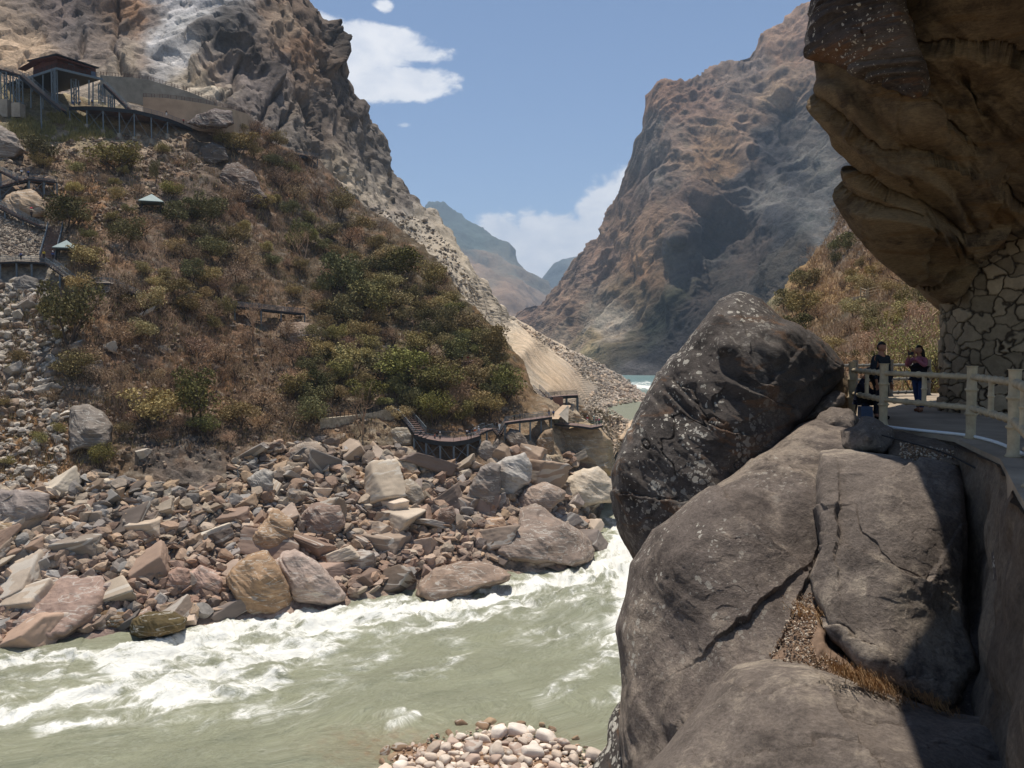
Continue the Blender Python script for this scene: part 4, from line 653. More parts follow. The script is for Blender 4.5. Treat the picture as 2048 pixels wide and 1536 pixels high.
# pale rubble ledge between slab and terrace edge
led = pillow('concrete_ledge', [(1768, 868), (1800, 862), (1860, 872), (1924, 888), (1932, 912), (1925, 935), (1850, 925), (1780, 912)], (1850, 898), [(1780, 880, 14.5), (1925, 900, 13.4), (1850, 920, 12.9), (1850, 870, 14.6)], .5, M_RET, 160, 40, 5, disp=bdisp(.3, .05, seed=3))
tag(led, 'crumbling stone and mortar ledge just below the terrace edge', 'ledge')
# ------------------------------------------------------------ river-bank boulders
dg = bpy.context.evaluated_depsgraph_get(); dg.update()
BV = {}
def bvh(o):
    if o.name not in BV: BV[o.name] = BVHTree.FromObject(o, bpy.context.evaluated_depsgraph_get())
    return BV[o.name]
ORG = Vector((0, 0, CAMZ))
def hit(px, py, objs, z0=True):
    d = (at(px, py, 100)-ORG).normalized(); best = None
    for o in objs:
        r = bvh(o).ray_cast(ORG, d, 20000)
        if r[0] is not None and (best is None or r[3] < best[2]): best = (r[0], r[1], r[3])
    if z0 and d.z < 0:
        t = -CAMZ/d.z
        if best is None or t < best[2]: best = (ORG+d*t, Vector((0, 0, 1)), t)
    return best
def inpoly(x, y, pl):
    c = False; j = len(pl)-1
    for i in range(len(pl)):
        if (pl[i][1] > y) != (pl[j][1] > y) and x < (pl[j][0]-pl[i][0])*(y-pl[i][1])/(pl[j][1]-pl[i][1])+pl[i][0]: c = not c
        j = i
    return c
def ico(sub):
    bm = bmesh.new(); bmesh.ops.create_icosphere(bm, subdivisions=sub, radius=1); V = np.array([v.co[:] for v in bm.verts]); Fc = np.array([[v.index for v in f.verts] for f in bm.faces]); bm.free(); return V, Fc
ICO = {k: ico(k) for k in (1, 2, 3, 4, 5)}
def rockmesh(seed, sub=4, ext=(1, .8, .6), npl=10, jag=.03, name='boulder'):
    rs = np.random.RandomState(seed); V, Fc = ICO[sub]; n = rs.normal(size=(npl, 3)); n /= np.linalg.norm(n, axis=1, keepdims=True)
    n = np.vstack([n, [[1, 0, 0], [-1, 0, 0], [0, 1, 0], [0, -1, 0], [0, 0, 1], [0, 0, -1]]+rs.normal(size=(6, 3))*.22]); n /= np.linalg.norm(n, axis=1, keepdims=True)
    h = np.r_[rs.uniform(.70, .95, npl), rs.uniform(.60, .74, 6)]; dn = V@n.T; r = h[None]/np.maximum(dn, 1e-3)
    k = 150.; rr = -np.log(np.exp(-k*np.minimum(r, 2)).sum(1))/k; P = V*rr[:, None]
    P = P*(1+jag*2.2*fbm(P*2.2+seed*3.1, 5, seed)[:, None]+jag*1.1*fbm(P*np.array([2, 2, 9])+seed, 4, seed+3)[:, None])
    P -= (P.max(0)+P.min(0))/2; P /= (P.max(0)-P.min(0)); P *= np.array(ext); return P, Fc
GREYS = [(160, 145, 126), (144, 131, 117), (170, 147, 124), (156, 131, 111), (142, 120, 104), (176, 158, 138), (130, 123, 116), (178, 152, 124), (152, 147, 140), (188, 174, 154), (118, 106, 96)]
def big(outline, d, thick, colr, label, dd=None, amp=.25, c=None, tilt=0.0, rot=(20, 30, 20)):
    """a measured boulder on the far bank; its lower rim is sunk into the ground or water"""
    xs, ys = zip(*outline); hh = hit((min(xs)+max(xs))/2, max(ys)-2, [hill]); d = hh[0].y+.6 if hh else d; cx = c[0] if c else sum(xs)/len(xs); cy = c[1] if c else sum(ys)/len(ys); w = (max(xs)-min(xs))/F*d
    dep = [(min(xs), cy, d+.10*w), (max(xs), cy, d+.12*w), (cx, min(ys), d+.22*w), (cx, max(ys), d-.06*w), (cx, cy, d-.10*w)]
    if dd: dep = [(a, b, d+e) for a, b, e in dd]
    o = pillow('boulder', outline, (cx, cy), dep, thick, M_BOULD, 200, 70, 15, 12, disp=bdisp(w*.38, w*.075, rot, (1.5, 1.2, .6), int(cx)), color=lin(*colr)); tag(o, label, 'boulder'); return o
big([(8, 1282), (20, 1262), (60, 1215), (105, 1165), (130, 1150), (150, 1152), (158, 1162), (200, 1160), (206, 1185), (200, 1210), (170, 1240), (130, 1272), (60, 1284)], 109, 3, (150, 126, 112), 'wide pinkish slab sloping into the white water at the left edge', [(8, 1282, -1), (60, 1220, 3), (140, 1155, 8), (200, 1165, 8), (190, 1230, 3.5), (130, 1272, -.5), (100, 1230, 1.5)])
big([(455, 1155), (478, 1128), (505, 1112), (527, 1103), (534, 1104), (550, 1128), (575, 1165), (590, 1195), (580, 1212), (545, 1222), (505, 1232), (488, 1222), (470, 1190)], 124, 3, (150, 122, 94), 'golden-brown pointed block standing in the rapids at the bank', [(455, 1155, 1.5), (530, 1103, 4), (590, 1195, 3), (520, 1230, 0), (520, 1160, -.6), (535, 1140, 1.2)])
big([(548, 1130), (570, 1108), (590, 1098), (640, 1130), (690, 1190), (688, 1200), (662, 1215), (640, 1212), (600, 1200), (570, 1172)], 129, 3, (168, 148, 134), 'long pale slab dipping into foam, right of the golden-brown block')
big([(465, 1108), (500, 1075), (530, 1050), (552, 1022), (584, 1046), (582, 1070), (548, 1102), (520, 1118), (490, 1122)], 131, 3, (158, 130, 102), 'raised tan slab resting above the golden-brown block')
big([(600, 1035), (620, 1010), (648, 1004), (680, 1012), (690, 1050), (668, 1076), (640, 1070), (604, 1052)], 136, 3.5, (140, 118, 104), 'rounded brown boulder above the tan raised slab')
big([(832, 1192), (840, 1165), (866, 1140), (900, 1130), (960, 1132), (1000, 1140), (1024, 1150), (1015, 1160), (960, 1172), (900, 1190), (860, 1196)], 137, 3, (136, 116, 100), 'low brown whale-backed rock alone in the edge of the rapids', [(832, 1192, 0), (1024, 1150, 4), (900, 1132, 5), (960, 1172, 1.5), (900, 1160, 1), (960, 1135, 5)])
big([(985, 1105), (1000, 1085), (1015, 1070), (1040, 1052), (1042, 1020), (1070, 1012), (1110, 1036), (1160, 1060), (1180, 1078), (1188, 1100), (1178, 1125), (1150, 1140), (1120, 1132), (1060, 1125), (1010, 1120)], 152, 6, (142, 124, 110), 'largest striped grey-brown block at the water, where the river bends', [(985, 1105, 0), (1042, 1025, 9), (1110, 1036, 9), (1185, 1085, 8), (1150, 1138, -1), (1060, 1125, -2), (1080, 1080, 0), (1120, 1060, 3), (1160, 1120, 0)])
big([(1030, 1000), (1060, 975), (1090, 965), (1130, 985), (1105, 1020), (1100, 1035), (1060, 1022), (1040, 1018)], 170, 4, (152, 132, 116), 'brown-grey block resting against the striped block behind it')
big([(925, 1010), (940, 975), (962, 935), (985, 925), (1000, 930), (1000, 975), (992, 1010), (975, 1020), (940, 1022)], 168, 5, (142, 130, 120), 'tall vertically grooved grey boulder below the curved lower deck')
big([(985, 935), (1010, 915), (1048, 908), (1062, 930), (1060, 960), (1035, 985), (1005, 1002), (992, 990)], 176, 5, (168, 160, 150), 'pale grey cracked boulder right of the grooved one')
big([(1050, 905), (1075, 900), (1100, 912), (1105, 935), (1096, 955), (1072, 952), (1058, 930)], 182, 4, (166, 148, 124), 'smooth buff boulder left of the upright pale-topped one')
big([(1084, 955), (1082, 925), (1092, 912), (1120, 910), (1128, 925), (1118, 950), (1108, 968), (1090, 970)], 180, 3, (170, 150, 122), 'upright boulder with white top and rusty foot')
big([(1085, 1015), (1100, 985), (1130, 960), (1160, 945), (1195, 932), (1210, 950), (1230, 985), (1225, 1000), (1190, 1008), (1140, 1018), (1110, 1020)], 196, 7, (206, 188, 164), 'broad washed cream rock sloping into the inlet')
big([(1165, 985), (1180, 955), (1200, 946), (1228, 950), (1236, 975), (1230, 995), (1195, 1002), (1176, 998)], 194, 4, (160, 156, 152), 'smooth bluish-grey rock against the cream rock')
big([(1098, 900), (1104, 862), (1120, 852), (1160, 850), (1196, 856), (1218, 880), (1226, 920), (1222, 945), (1190, 948), (1150, 935), (1118, 925)], 206, 9, (166, 142, 112), 'huge tawny rock carrying the green-railed lookout')
big([(1068, 905), (1072, 880), (1090, 862), (1104, 858), (1106, 890), (1104, 912), (1085, 918)], 188, 4, (134, 112, 88), 'brown jagged rock beneath the walkway end')
big([(1010, 872), (1020, 858), (1036, 860), (1052, 878), (1060, 896), (1046, 898), (1022, 888)], 184, 3, (122, 108, 94), 'egg-shaped dark rock under the zigzag walkway')
big([(955, 895), (970, 880), (980, 884), (985, 895), (995, 880), (998, 895), (990, 912), (975, 926), (955, 915)], 176, 3.5, (140, 128, 116), 'split grey rocks right of the curved deck posts')
big([(780, 862), (792, 855), (815, 855), (826, 870), (825, 890), (800, 892), (782, 884)], 172, 4, (150, 136, 116), 'pale rock under the stair foot left of the curved deck')
big([(140, 905), (138, 870), (148, 818), (175, 810), (205, 826), (222, 850), (222, 885), (195, 900), (165, 898)], 148, 4, (118, 108, 98), 'big dark weathered boulder on the orange slope at left', [(138, 860, 0), (180, 812, 3), (222, 860, 2), (170, 898, -2), (180, 860, -1.5)])
big([(575, 905), (600, 888), (630, 884), (652, 898), (660, 918), (640, 938), (610, 925), (580, 925)], 160, 5, (150, 134, 118), 'domed pale boulder below the bare tree near the masonry wall')
big([(550, 935), (575, 926), (612, 925), (606, 945), (570, 955), (552, 948)], 154, 3, (132, 118, 102), 'brown slab leaning under the domed pale boulder')
big([(495, 960), (512, 945), (530, 938), (546, 945), (545, 978), (530, 995), (505, 985)], 146, 3, (158, 150, 140), 'grey trapezoid slab left of the brown leaning slab')
big([(770, 930), (780, 920), (830, 925), (838, 950), (800, 958), (772, 950)], 160, 3, (168, 150, 126), 'buff box-shaped block below the deck posts')
big([(770, 985), (780, 965), (820, 960), (842, 975), (850, 1000), (835, 1010), (800, 1000)], 152, 3, (160, 146, 128), 'cream-topped block with dark underside at mid bank')
big([(720, 1000), (740, 985), (780, 982), (786, 1005), (770, 1022), (735, 1018)], 149, 3, (138, 134, 130), 'blue-grey banded block at mid bank')
big([(870, 1040), (885, 1018), (905, 1012), (912, 1028), (905, 1048), (885, 1060)], 152, 2.6, (120, 98, 84), 'dark brown cube-like boulder in the middle of the bank')
big([(955, 1055), (975, 1038), (1005, 1036), (1015, 1050), (990, 1072), (965, 1070)], 156, 2.6, (158, 128, 102), 'brown block with a white face beside the striped block')
big([(262, 1268), (264, 1240), (300, 1225), (345, 1225), (372, 1238), (368, 1256), (330, 1268), (290, 1276)], 113, 2.5, (104, 88, 56), 'wet mossy green-brown rock at the waterline')
big([(180, 1252), (190, 1225), (240, 1220), (262, 1226), (262, 1250), (210, 1258)], 112, 2.2, (128, 102, 74), 'wet brown ledge left of the mossy rock')
big([(325, 1185), (335, 1145), (355, 1135), (378, 1140), (378, 1180), (355, 1195)], 119, 2.4, (150, 122, 106), 'squared pinkish block, left one of a touching pair')
big([(376, 1185), (380, 1145), (400, 1132), (430, 1142), (446, 1165), (440, 1190), (410, 1200)], 119, 2.6, (166, 138, 122), 'squared pinkish block, right one of a touching pair')
big([(0, 1060), (-30, 1000), (0, 980), (55, 985), (98, 990), (90, 1030), (50, 1045)], 122, 3, (132, 120, 112), 'dark grey fractured slab high on the bank at the left edge')
big([(0, 1105), (-40, 1060), (0, 1045), (30, 1048), (36, 1075), (20, 1105)], 119, 2.4, (158, 134, 104), 'orange-tan block at the left edge below the fractured slab')
big([(1240, 880), (1255, 850), (1272, 838), (1300, 842), (1320, 860), (1300, 885), (1262, 895)], 330, 8, (196, 172, 144), 'pale boulder by the quiet pool behind the lookout')
big([(372, 246), (395, 232), (430, 218), (462, 224), (466, 246), (440, 256), (400, 252)], 246, 4, (92, 80, 74), 'dark flat-topped rock at the end of the upper curved deck')
big([(0, 300), (-30, 260), (0, 252), (30, 268), (46, 300), (30, 318), (0, 318)], 215, 4, (124, 112, 102), 'grey fractured rock at the left edge below the tall posts')
big([(10, 440), (4, 405), (25, 385), (60, 382), (88, 400), (90, 425), (60, 438)], 178, 4, (150, 128, 104), 'rounded tan boulder under the small left deck')
big([(20, 580), (28, 560), (50, 550), (72, 560), (78, 580), (50, 592)], 165, 3, (120, 112, 104), 'dark rock under the gazebo deck at left')
big([(156, 585), (165, 568), (200, 566), (228, 570), (222, 585), (190, 592)], 166, 3, (132, 120, 108), 'flat boulder beneath the footbridge')
big([(400, 320), (402, 295), (425, 285), (450, 295), (455, 318), (430, 332)], 240, 4, (104, 92, 82), 'dark overhanging crag in the middle of the upper slope')
big([(455, 400), (440, 360), (450, 330), (475, 325), (505, 345), (520, 380), (540, 400), (500, 412)], 224, 6, (96, 80, 70), 'large dark cave-like crag above the gazebo')
big([(535, 660), (560, 648), (600, 645), (640, 660), (650, 680), (600, 690), (550, 680)], 196, 4, (134, 114, 96), 'rounded brown outcrop under the footbridge in the bushes')
# medium boulders: individuals, shared meshes
PROTO = []
for k in range(14):
    e = [(1, .8, .62), (1, .7, .30), (.9, .9, .75), (1, .6, .24), (1, .85, .8), (1, .5, .22)][k % 6]
    P, Fc = rockmesh(100+k, 5, e, 2+k % 4, .032); PROTO.append(mesh(P, Fc, True, 'boulder')); PROTO[-1].materials.append(M_BOULD)
for me in PROTO:
    try: me.polygons.foreach_set('use_smooth', np.ones(len(me.polygons), bool))
    except Exception: pass
def rock_at(px, py, wpx, colr, sink=.25, objs=None, tag_=None, proto=None, name='boulder'):
    h = hit(px, py, objs or [hill, cliff])
    if not h: return None
    p, n, d = h; s = wpx/F*d; o = bpy.data.objects.new(name, proto or random.choice(PROTO)); col.objects.link(o)
    o.scale = (s, s*random.uniform(.75, 1.1), s*random.uniform(.8, 1.15)); o.rotation_euler = (random.uniform(-.5, .5), random.uniform(-.6, .6), random.uniform(0, 6.28)) if px > 520 else (random.uniform(.1, .6), random.uniform(-.7, -.2), random.uniform(-.5, .5)); o.color = (*lin(*colr), 1)
    o.location = p+Vector((0, 0, s*.25-s*sink)); return o
BANK = [(-40, 1060), (0, 985), (110, 985), (160, 950), (230, 955), (300, 970), (420, 975), (470, 930), (500, 905), (640, 880), (700, 900), (790, 890), (840, 925), (960, 930), (1010, 900), (1180, 925), (1190, 1080), (1130, 1140), (1000, 1120), (930, 1140), (860, 1150), (760, 1180), (690, 1195), (600, 1190), (450, 1230), (250, 1250), (0, 1290), (-40, 1290)]
def pal(px, py):
    t = min(1, max(0, (py-980)/220)); g = random.choice(GREYS); pk = random.choice([(164, 136, 118), (150, 120, 103), (176, 152, 132), (138, 113, 98)]); k = t*random.random()
    if px > 520: k = min(1, k+.3*random.random())
    return tuple(a*(1-k)+b*k for a, b in zip(g, pk))
n = 0; used = []
while n < 200:
    px, py = random.uniform(-30, 1190), random.uniform(890, 1285)
    if not inpoly(px, py, BANK): continue
    wpx = random.choice([36, 42, 50, 60, 72, 90, 116]) if px > 480 or py > 1120 else random.choice([26, 32, 38, 46, 58, 76])
    if any((px-a)**2+((py-b)*1.3)**2 < ((wpx+c)*.36)**2 for a, b, c in used): 
        if random.random() < .9: continue
    used.append((px, py, wpx)); o = rock_at(px, py, wpx, pal(px, py)); n += 1
    f_ = random.choice([.75, .9, 1.0, 1.1, 1.25]); o.color = tuple(c*f_ for c in o.color[:3])+(1,)
    if px < 480: tag(o, 'angular grey or brown block among the rubble of the left half of the river bank', 'boulder', 'blocks in the left half of the bank rubble')
    else: tag(o, 'pinkish or buff block in the pile below the lower walkways', 'boulder', 'blocks in the pile below the lower walkways')
for i in range(38):
    px, py = random.uniform(-10, 330), random.uniform(560, 960)
    if px > 110+90*math.sin(py*.01) and random.random() < .8: continue
    o = rock_at(px, py, random.uniform(16, 40), random.choice([(176, 164, 148), (160, 150, 138), (150, 138, 126), (184, 172, 156)]), .2)
    if o: tag(o, 'pale angular block on the steep rockfall slope at the left edge', 'boulder', 'pale blocks on the left rockfall slope')
# rubble as one mass
def rubble(name, n, area, sizes, colf, objs, seed, mat=M_RUB, sub=1, sink=.15, slabby=.5):
    rs = np.random.RandomState(seed); protos = [rockmesh(seed*50+k, sub, (1, .75, slabby*.6+.25*(k % 3)), 3, .03) for k in range(10)]
    Vs = []; Fs = []; Cs = []; off = 0; tries = 0; cnt = 0; xs, ys = zip(*area)
    while cnt < n and tries < n*6:
        tries += 1; px = rs.uniform(min(xs), max(xs)); py = rs.uniform(min(ys), max(ys))
        if not inpoly(px, py, area): continue
        h = hit(px, py, objs)
        if not h: continue
        p, nn, d = h; s = sizes(rs, px, py)/F*d; P, Fc = protos[rs.randint(10)]
        R = rotm(rs.uniform(-40, 40), rs.uniform(-40, 40), rs.uniform(0, 360)); Vs.append(P@R.T*s+np.array(p)+np.array([0, 0, s*(.3-sink)])); Fs.append(Fc+off); off += len(P)
        Cs.append(np.tile(np.array(lin(*colf(px, py)))*rs.uniform(.7, 1.25), (len(P), 1))); cnt += 1
    me = mesh(np.vstack(Vs), np.vstack(Fs), False, name); vattr(me, 'col', np.vstack(Cs)); o = obj(name, me, mat); tag(o, kind='stuff'); return o
MT_RUB = terrain_mat('rubble_colours', .9, .7, 1.25, .6, .3)
def sz(a, b):
    return lambda rs, px, py: a+(b-a)*rs.rand()**2.5
rubble('rubble', 6500, BANK, sz(4, 34), pal, [hill], 1, MT_RUB, 2)
rubble('rubble', 1500, [(-40, 560), (90, 560), (130, 650), (110, 760), (150, 830), (110, 960), (240, 990), (-40, 1000)], sz(4, 20), lambda x, y: random.choice([(176, 164, 148), (160, 150, 138), (150, 130, 112), (186, 174, 158)]), [hill], 2, MT_RUB, 2)
rubble('rubble', 2600, [(1030, 640), (1100, 682), (1200, 730), (1262, 765), (1292, 800), (1215, 815), (1270, 850), (1275, 880), (1222, 905), (1205, 905), (1170, 860), (1170, 800), (1195, 775), (1130, 720), (1060, 670)], sz(3, 11), lambda x, y: random.choice([(180, 166, 148), (160, 148, 134), (146, 132, 118), (192, 170, 146)]), [cliff, hill], 3, MT_RUB, 1)
rubble('rubble', 380, [(740, 415), (850, 440), (910, 500), (960, 600), (920, 590), (860, 500), (780, 455)], sz(3, 11), lambda x, y: random.choice([(176, 164, 146), (150, 138, 124), (120, 110, 100), (188, 172, 148)]), [cliff], 4, MT_RUB, 1)
rubble('rubble', 1700, [(40, 270), (380, 270), (420, 330), (300, 420), (200, 470), (60, 400), (0, 320)], sz(2.5, 11), lambda x, y: random.choice([(166, 142, 118), (150, 130, 110), (120, 104, 92), (176, 156, 134)]), [hill], 5, MT_RUB, 1)
rubble('rubble', 1500, [(0, 400), (110, 450), (80, 510), (0, 510)], sz(1.5, 6), lambda x, y: random.choice([(172, 156, 138), (150, 134, 118), (120, 108, 96)]), [hill], 6, MT_RUB, 1)
rubble('rubble', 2600, [(0, 600), (1000, 600), (1060, 830), (800, 900), (0, 960)], sz(2, 12), lambda x, y: random.choice([(150, 130, 112), (128, 108, 92), (112, 94, 80), (168, 150, 130)]), [hill], 7, MT_RUB, 1)
# pale cobbles at the bottom edge
CP = []
for k in range(8):
    P, Fc = rockmesh(300+k, 3, (1, .8, .65), 4, .02); V = P/np.linalg.norm(P, axis=1, keepdims=True)*np.array([.5, .4, .32]); P = P*.75+V*.25; CP.append(mesh(P, Fc, True, 'cobble')); CP[-1].materials.append(M_BOULD)
BARM = []
xs = np.linspace(690, 1220, 90); ys = np.linspace(1430, 1760, 60); PX, PY = np.meshgrid(xs, ys, indexing='ij'); Pb = unp(PX, PY, dz(PY, 0)); g = -(.9*((PX-965)/200)**2)-np.maximum(0, (1500-PY)/45)
Pb[..., 2] = np.clip(.25+g*.8, -1.2, .8)+.06*fbm(Pb.reshape(-1, 3)*1.5, 3, 5).reshape(PX.shape); me = mesh(Pb.reshape(-1, 3), gridfaces(90, 60)); vattr(me, 'col', np.tile(lin(140, 112, 88), (len(me.vertices), 1))); bar = obj('gravel_bar', me, MT_RUB); tag(bar, kind='structure')
rubble('gravel', 1500, [(760, 1530), (850, 1475), (960, 1458), (1100, 1462), (1180, 1500), (1200, 1600), (720, 1600)], sz(2.5, 12), lambda x, y: random.choice([(196, 172, 150), (176, 148, 124), (150, 122, 98), (206, 186, 166)]), [bar], 9, MT_RUB, 2)
pts = []; n = 0; tr = 0
while n < 235 and tr < 20000:
    tr += 1; px = random.gauss(985, 105); py = random.uniform(1446, 1600)
    edge_y = 1462+abs(px-1005)**1.6/75
    if py < edge_y-random.random()*6: continue
    w_ = random.choice([14, 18, 22, 26, 32, 40, 52])
    if any((px-a)**2+((py-b)*1.5)**2 < ((w_+c)*.31)**2 for a, b, c in pts): continue
    pts.append((px, py, w_)); o = rock_at(px, py, w_, random.choice([(216, 198, 178), (206, 184, 162), (196, 178, 160), (222, 206, 188), (182, 158, 140)]), .12, [bar], None, random.choice(CP), 'cobble'); n += 1
    o.rotation_euler = (random.uniform(-.25, .25), random.uniform(-.25, .25), random.uniform(0, 6.3))
    tag(o, 'smooth cream cobble heaped on the gravel bar at the bottom edge', 'cobble', 'cream cobbles on the gravel bar')
for i in range(44):
    a = random.uniform(math.pi, 2*math.pi); r = random.uniform(1.0, 1.28); px = 985+190*r*math.cos(a); py = 1545+75*r*math.sin(a)*1.15
    if any((px-q[0])**2+((py-q[1])*1.5)**2 < 300 for q in pts): continue
    o = rock_at(px, py, random.uniform(12, 34), random.choice([(150, 118, 92), (138, 112, 88), (164, 138, 110)]), .44, [bar], None, random.choice(CP), 'cobble'); pts.append((px, py, 20))
    tag(o, 'wet brown stone awash in shallow water around the gravel bar', 'cobble', 'wet brown stones around the gravel bar')
# ------------------------------------------------------------ plants
def leafcloud(seed, n, size, lobes, flat_=.7, tall=1.0):
    rs = np.random.RandomState(seed); Lb = []
    for k in range(lobes):
        a = rs.uniform(0, 6.28); r = rs.uniform(.1, .36); Lb.append((r*math.cos(a), r*math.sin(a), rs.uniform(.38, .78)*tall, rs.uniform(.14, .26)))
    Lb = np.array(Lb); k = rs.randint(0, lobes, n); u = rs.normal(size=(n, 3)); u /= np.linalg.norm(u, axis=1, keepdims=True); rad = rs.uniform(.45, 1.08, n)**.6
    c = Lb[k, :3]+u*(Lb[k, 3]*rad)[:, None]*np.array([1, 1, flat_]); c += .03*rs.normal(size=c.shape)
    t = rs.normal(size=(n, 3)); t /= np.linalg.norm(t, axis=1, keepdims=True); b = np.cross(t, rs.normal(size=(n, 3))); b /= np.linalg.norm(b, axis=1, keepdims=True)
    s = size*rs.uniform(.5, 1.4, n)[:, None]; V = np.stack([c-t*s, c+b*s*.55, c+t*s, c-b*s*.55], 1).reshape(-1, 3); return V, np.arange(4*n).reshape(-1, 4)
def tube(pts, rads, k=4):
    V = []; Fc = []; pts = [Vector(p) for p in pts]; n = len(pts)
    for i, p in enumerate(pts):
        d = (pts[min(i+1, n-1)]-pts[max(i-1, 0)]).normalized(); a = d.orthogonal().normalized(); b = d.cross(a)
        for j in range(k): t = 2*math.pi*j/k; V.append(tuple(p+(a*math.cos(t)+b*math.sin(t))*rads[i]))
    for i in range(n-1):
        for j in range(k): Fc.append((i*k+j, i*k+(j+1) % k, (i+1)*k+(j+1) % k, (i+1)*k+j))
    return V, Fc
class MB:
    def __init__(s): s.V = []; s.F = []
    def add(s, V, Fc):
        o = len(s.V); s.V += [tuple(v) for v in V]; s.F += [tuple(i+o for i in f) for f in Fc]
    def tube(s, pts, rads, k=5, cap=True):
        if not hasattr(rads, '__len__'): rads = [rads]*len(pts)
        V, Fc = tube(pts, rads, k); 
        if cap: Fc = Fc+[tuple(range(k))[::-1], tuple(range(len(V)-k, len(V)))]
        s.add(V, Fc)
    def box(s, c, e, rz=0.0):
        x, y, z = [v/2 for v in e]; R = Matrix.Rotation(rz, 3, 'Z'); c = Vector(c)
        s.add([c+R@Vector(v) for v in [(-x, -y, -z), (x, -y, -z), (x, y, -z), (-x, y, -z), (-x, -y, z), (x, -y, z), (x, y, z), (-x, y, z)]], [(3, 2, 1, 0), (4, 5, 6, 7), (0, 1, 5, 4), (1, 2, 6, 5), (2, 3, 7, 6), (3, 0, 4, 7)])
    def hexa(s, P): s.add(P, [(3, 2, 1, 0), (4, 5, 6, 7), (0, 1, 5, 4), (1, 2, 6, 5), (2, 3, 7, 6), (3, 0, 4, 7)])
    def me(s, smooth=False, name='mesh'): return mesh(s.V, s.F, smooth, name)
def branches(seed, levels, n0, spread, ln=.42, r0=.022, twig=True, up=.35):
    rs = random.Random(seed); m = MB()
    def grow(p, d, l, r, lv):
        q = p; pts = [p]; rd = [r]
        for i in range(3):
            d = (d+Vector((rs.gauss(0, .16), rs.gauss(0, .16), rs.gauss(0, .1)+.04))).normalized(); q = q+d*l/3; pts.append(q); rd.append(r*(1-.22*(i+1)))
        m.tube(pts, rd, 3 if lv > 1 else 5, False)
        if lv < levels:
            for i in range(rs.choice([2, 3, 3, 4])):
                nd = (d+Vector((rs.gauss(0, spread), rs.gauss(0, spread), rs.gauss(up*.4, spread*.6)))).normalized(); grow(pts[rs.choice([2, 3, 3])], nd, l*rs.uniform(.6, .82), r*.5, lv+1)
    for i in range(n0): grow(Vector((0, 0, -.03)), Vector((rs.gauss(0, .35), rs.gauss(0, .35), 1)).normalized(), ln, r0, 0)
    return m
CR = {}
for nm, cnt, size, fl, tl in (('green_leaves', 3, .034, .75, 1), ('olive_leaves', 4, .032, .6, .95), ('dark_leaves', 3, .034, .8, 1.05), ('dry_twigs', 3, .022, .7, .8), ('yellow_leaves', 2, .03, .7, .9)):
    CR[nm] = []
    for k in range(cnt):
        V, Fc = leafcloud(hash(nm[:3]) % 1 + len(nm)*7+k*3, 2700 if nm != 'dry_twigs' else 1700, size*.72, 11, fl, tl); me = mesh(V, Fc, False, 'crown'); me.materials.append(M_LEAF[nm]); CR[nm].append(me)
TR = []
for k in range(4):
    me = branches(40+k, 2, 2+k % 2, .5, .36, .028).me(True, 'trunk'); me.materials.append(M_BARK); TR.append(me)
BARE = []
for k in range(4):
    me = branches(80+k, 4, 3, .48, .30, .020).me(True, 'branches'); me.materials.append(M_LEAF['dry_twigs']); BARE.append(me)
def plant(px, py, wpx, kind, label, group=None, objs=None, name=None, cat=None, hpx=None, sink=.06):
    h = hit(px, py, objs or [hill], False)
    if not h: return
    p, nn, d = h; s = wpx/F*d*1.25
    r = empty(name or ('bush' if kind != 'bare' else 'bare_shrub'), p-Vector((0, 0, s*sink)), random.uniform(0, 6.28)); hz_ = (hpx/F*d/.8 if hpx else s*random.uniform(.75, 1.1)); r.scale = (s, s, hz_)
    tag(r, label, cat or 'bush', group)
    if kind == 'bare':
        obj_('branches', random.choice(BARE), r); return r
    obj_('trunk', random.choice(TR), r); c = obj_('crown', random.choice(CR[kind]), r); t = random.uniform(.8, 1.15); c.color = (t*random.uniform(.92, 1.1), t, t*random.uniform(.85, 1.05), 1)
    if kind == 'dry_twigs': obj_('branches', random.choice(BARE), r)
    return r
def obj_(name, me, parent):
    o = bpy.data.objects.new(name, me); col.objects.link(o); o.parent = parent; return o
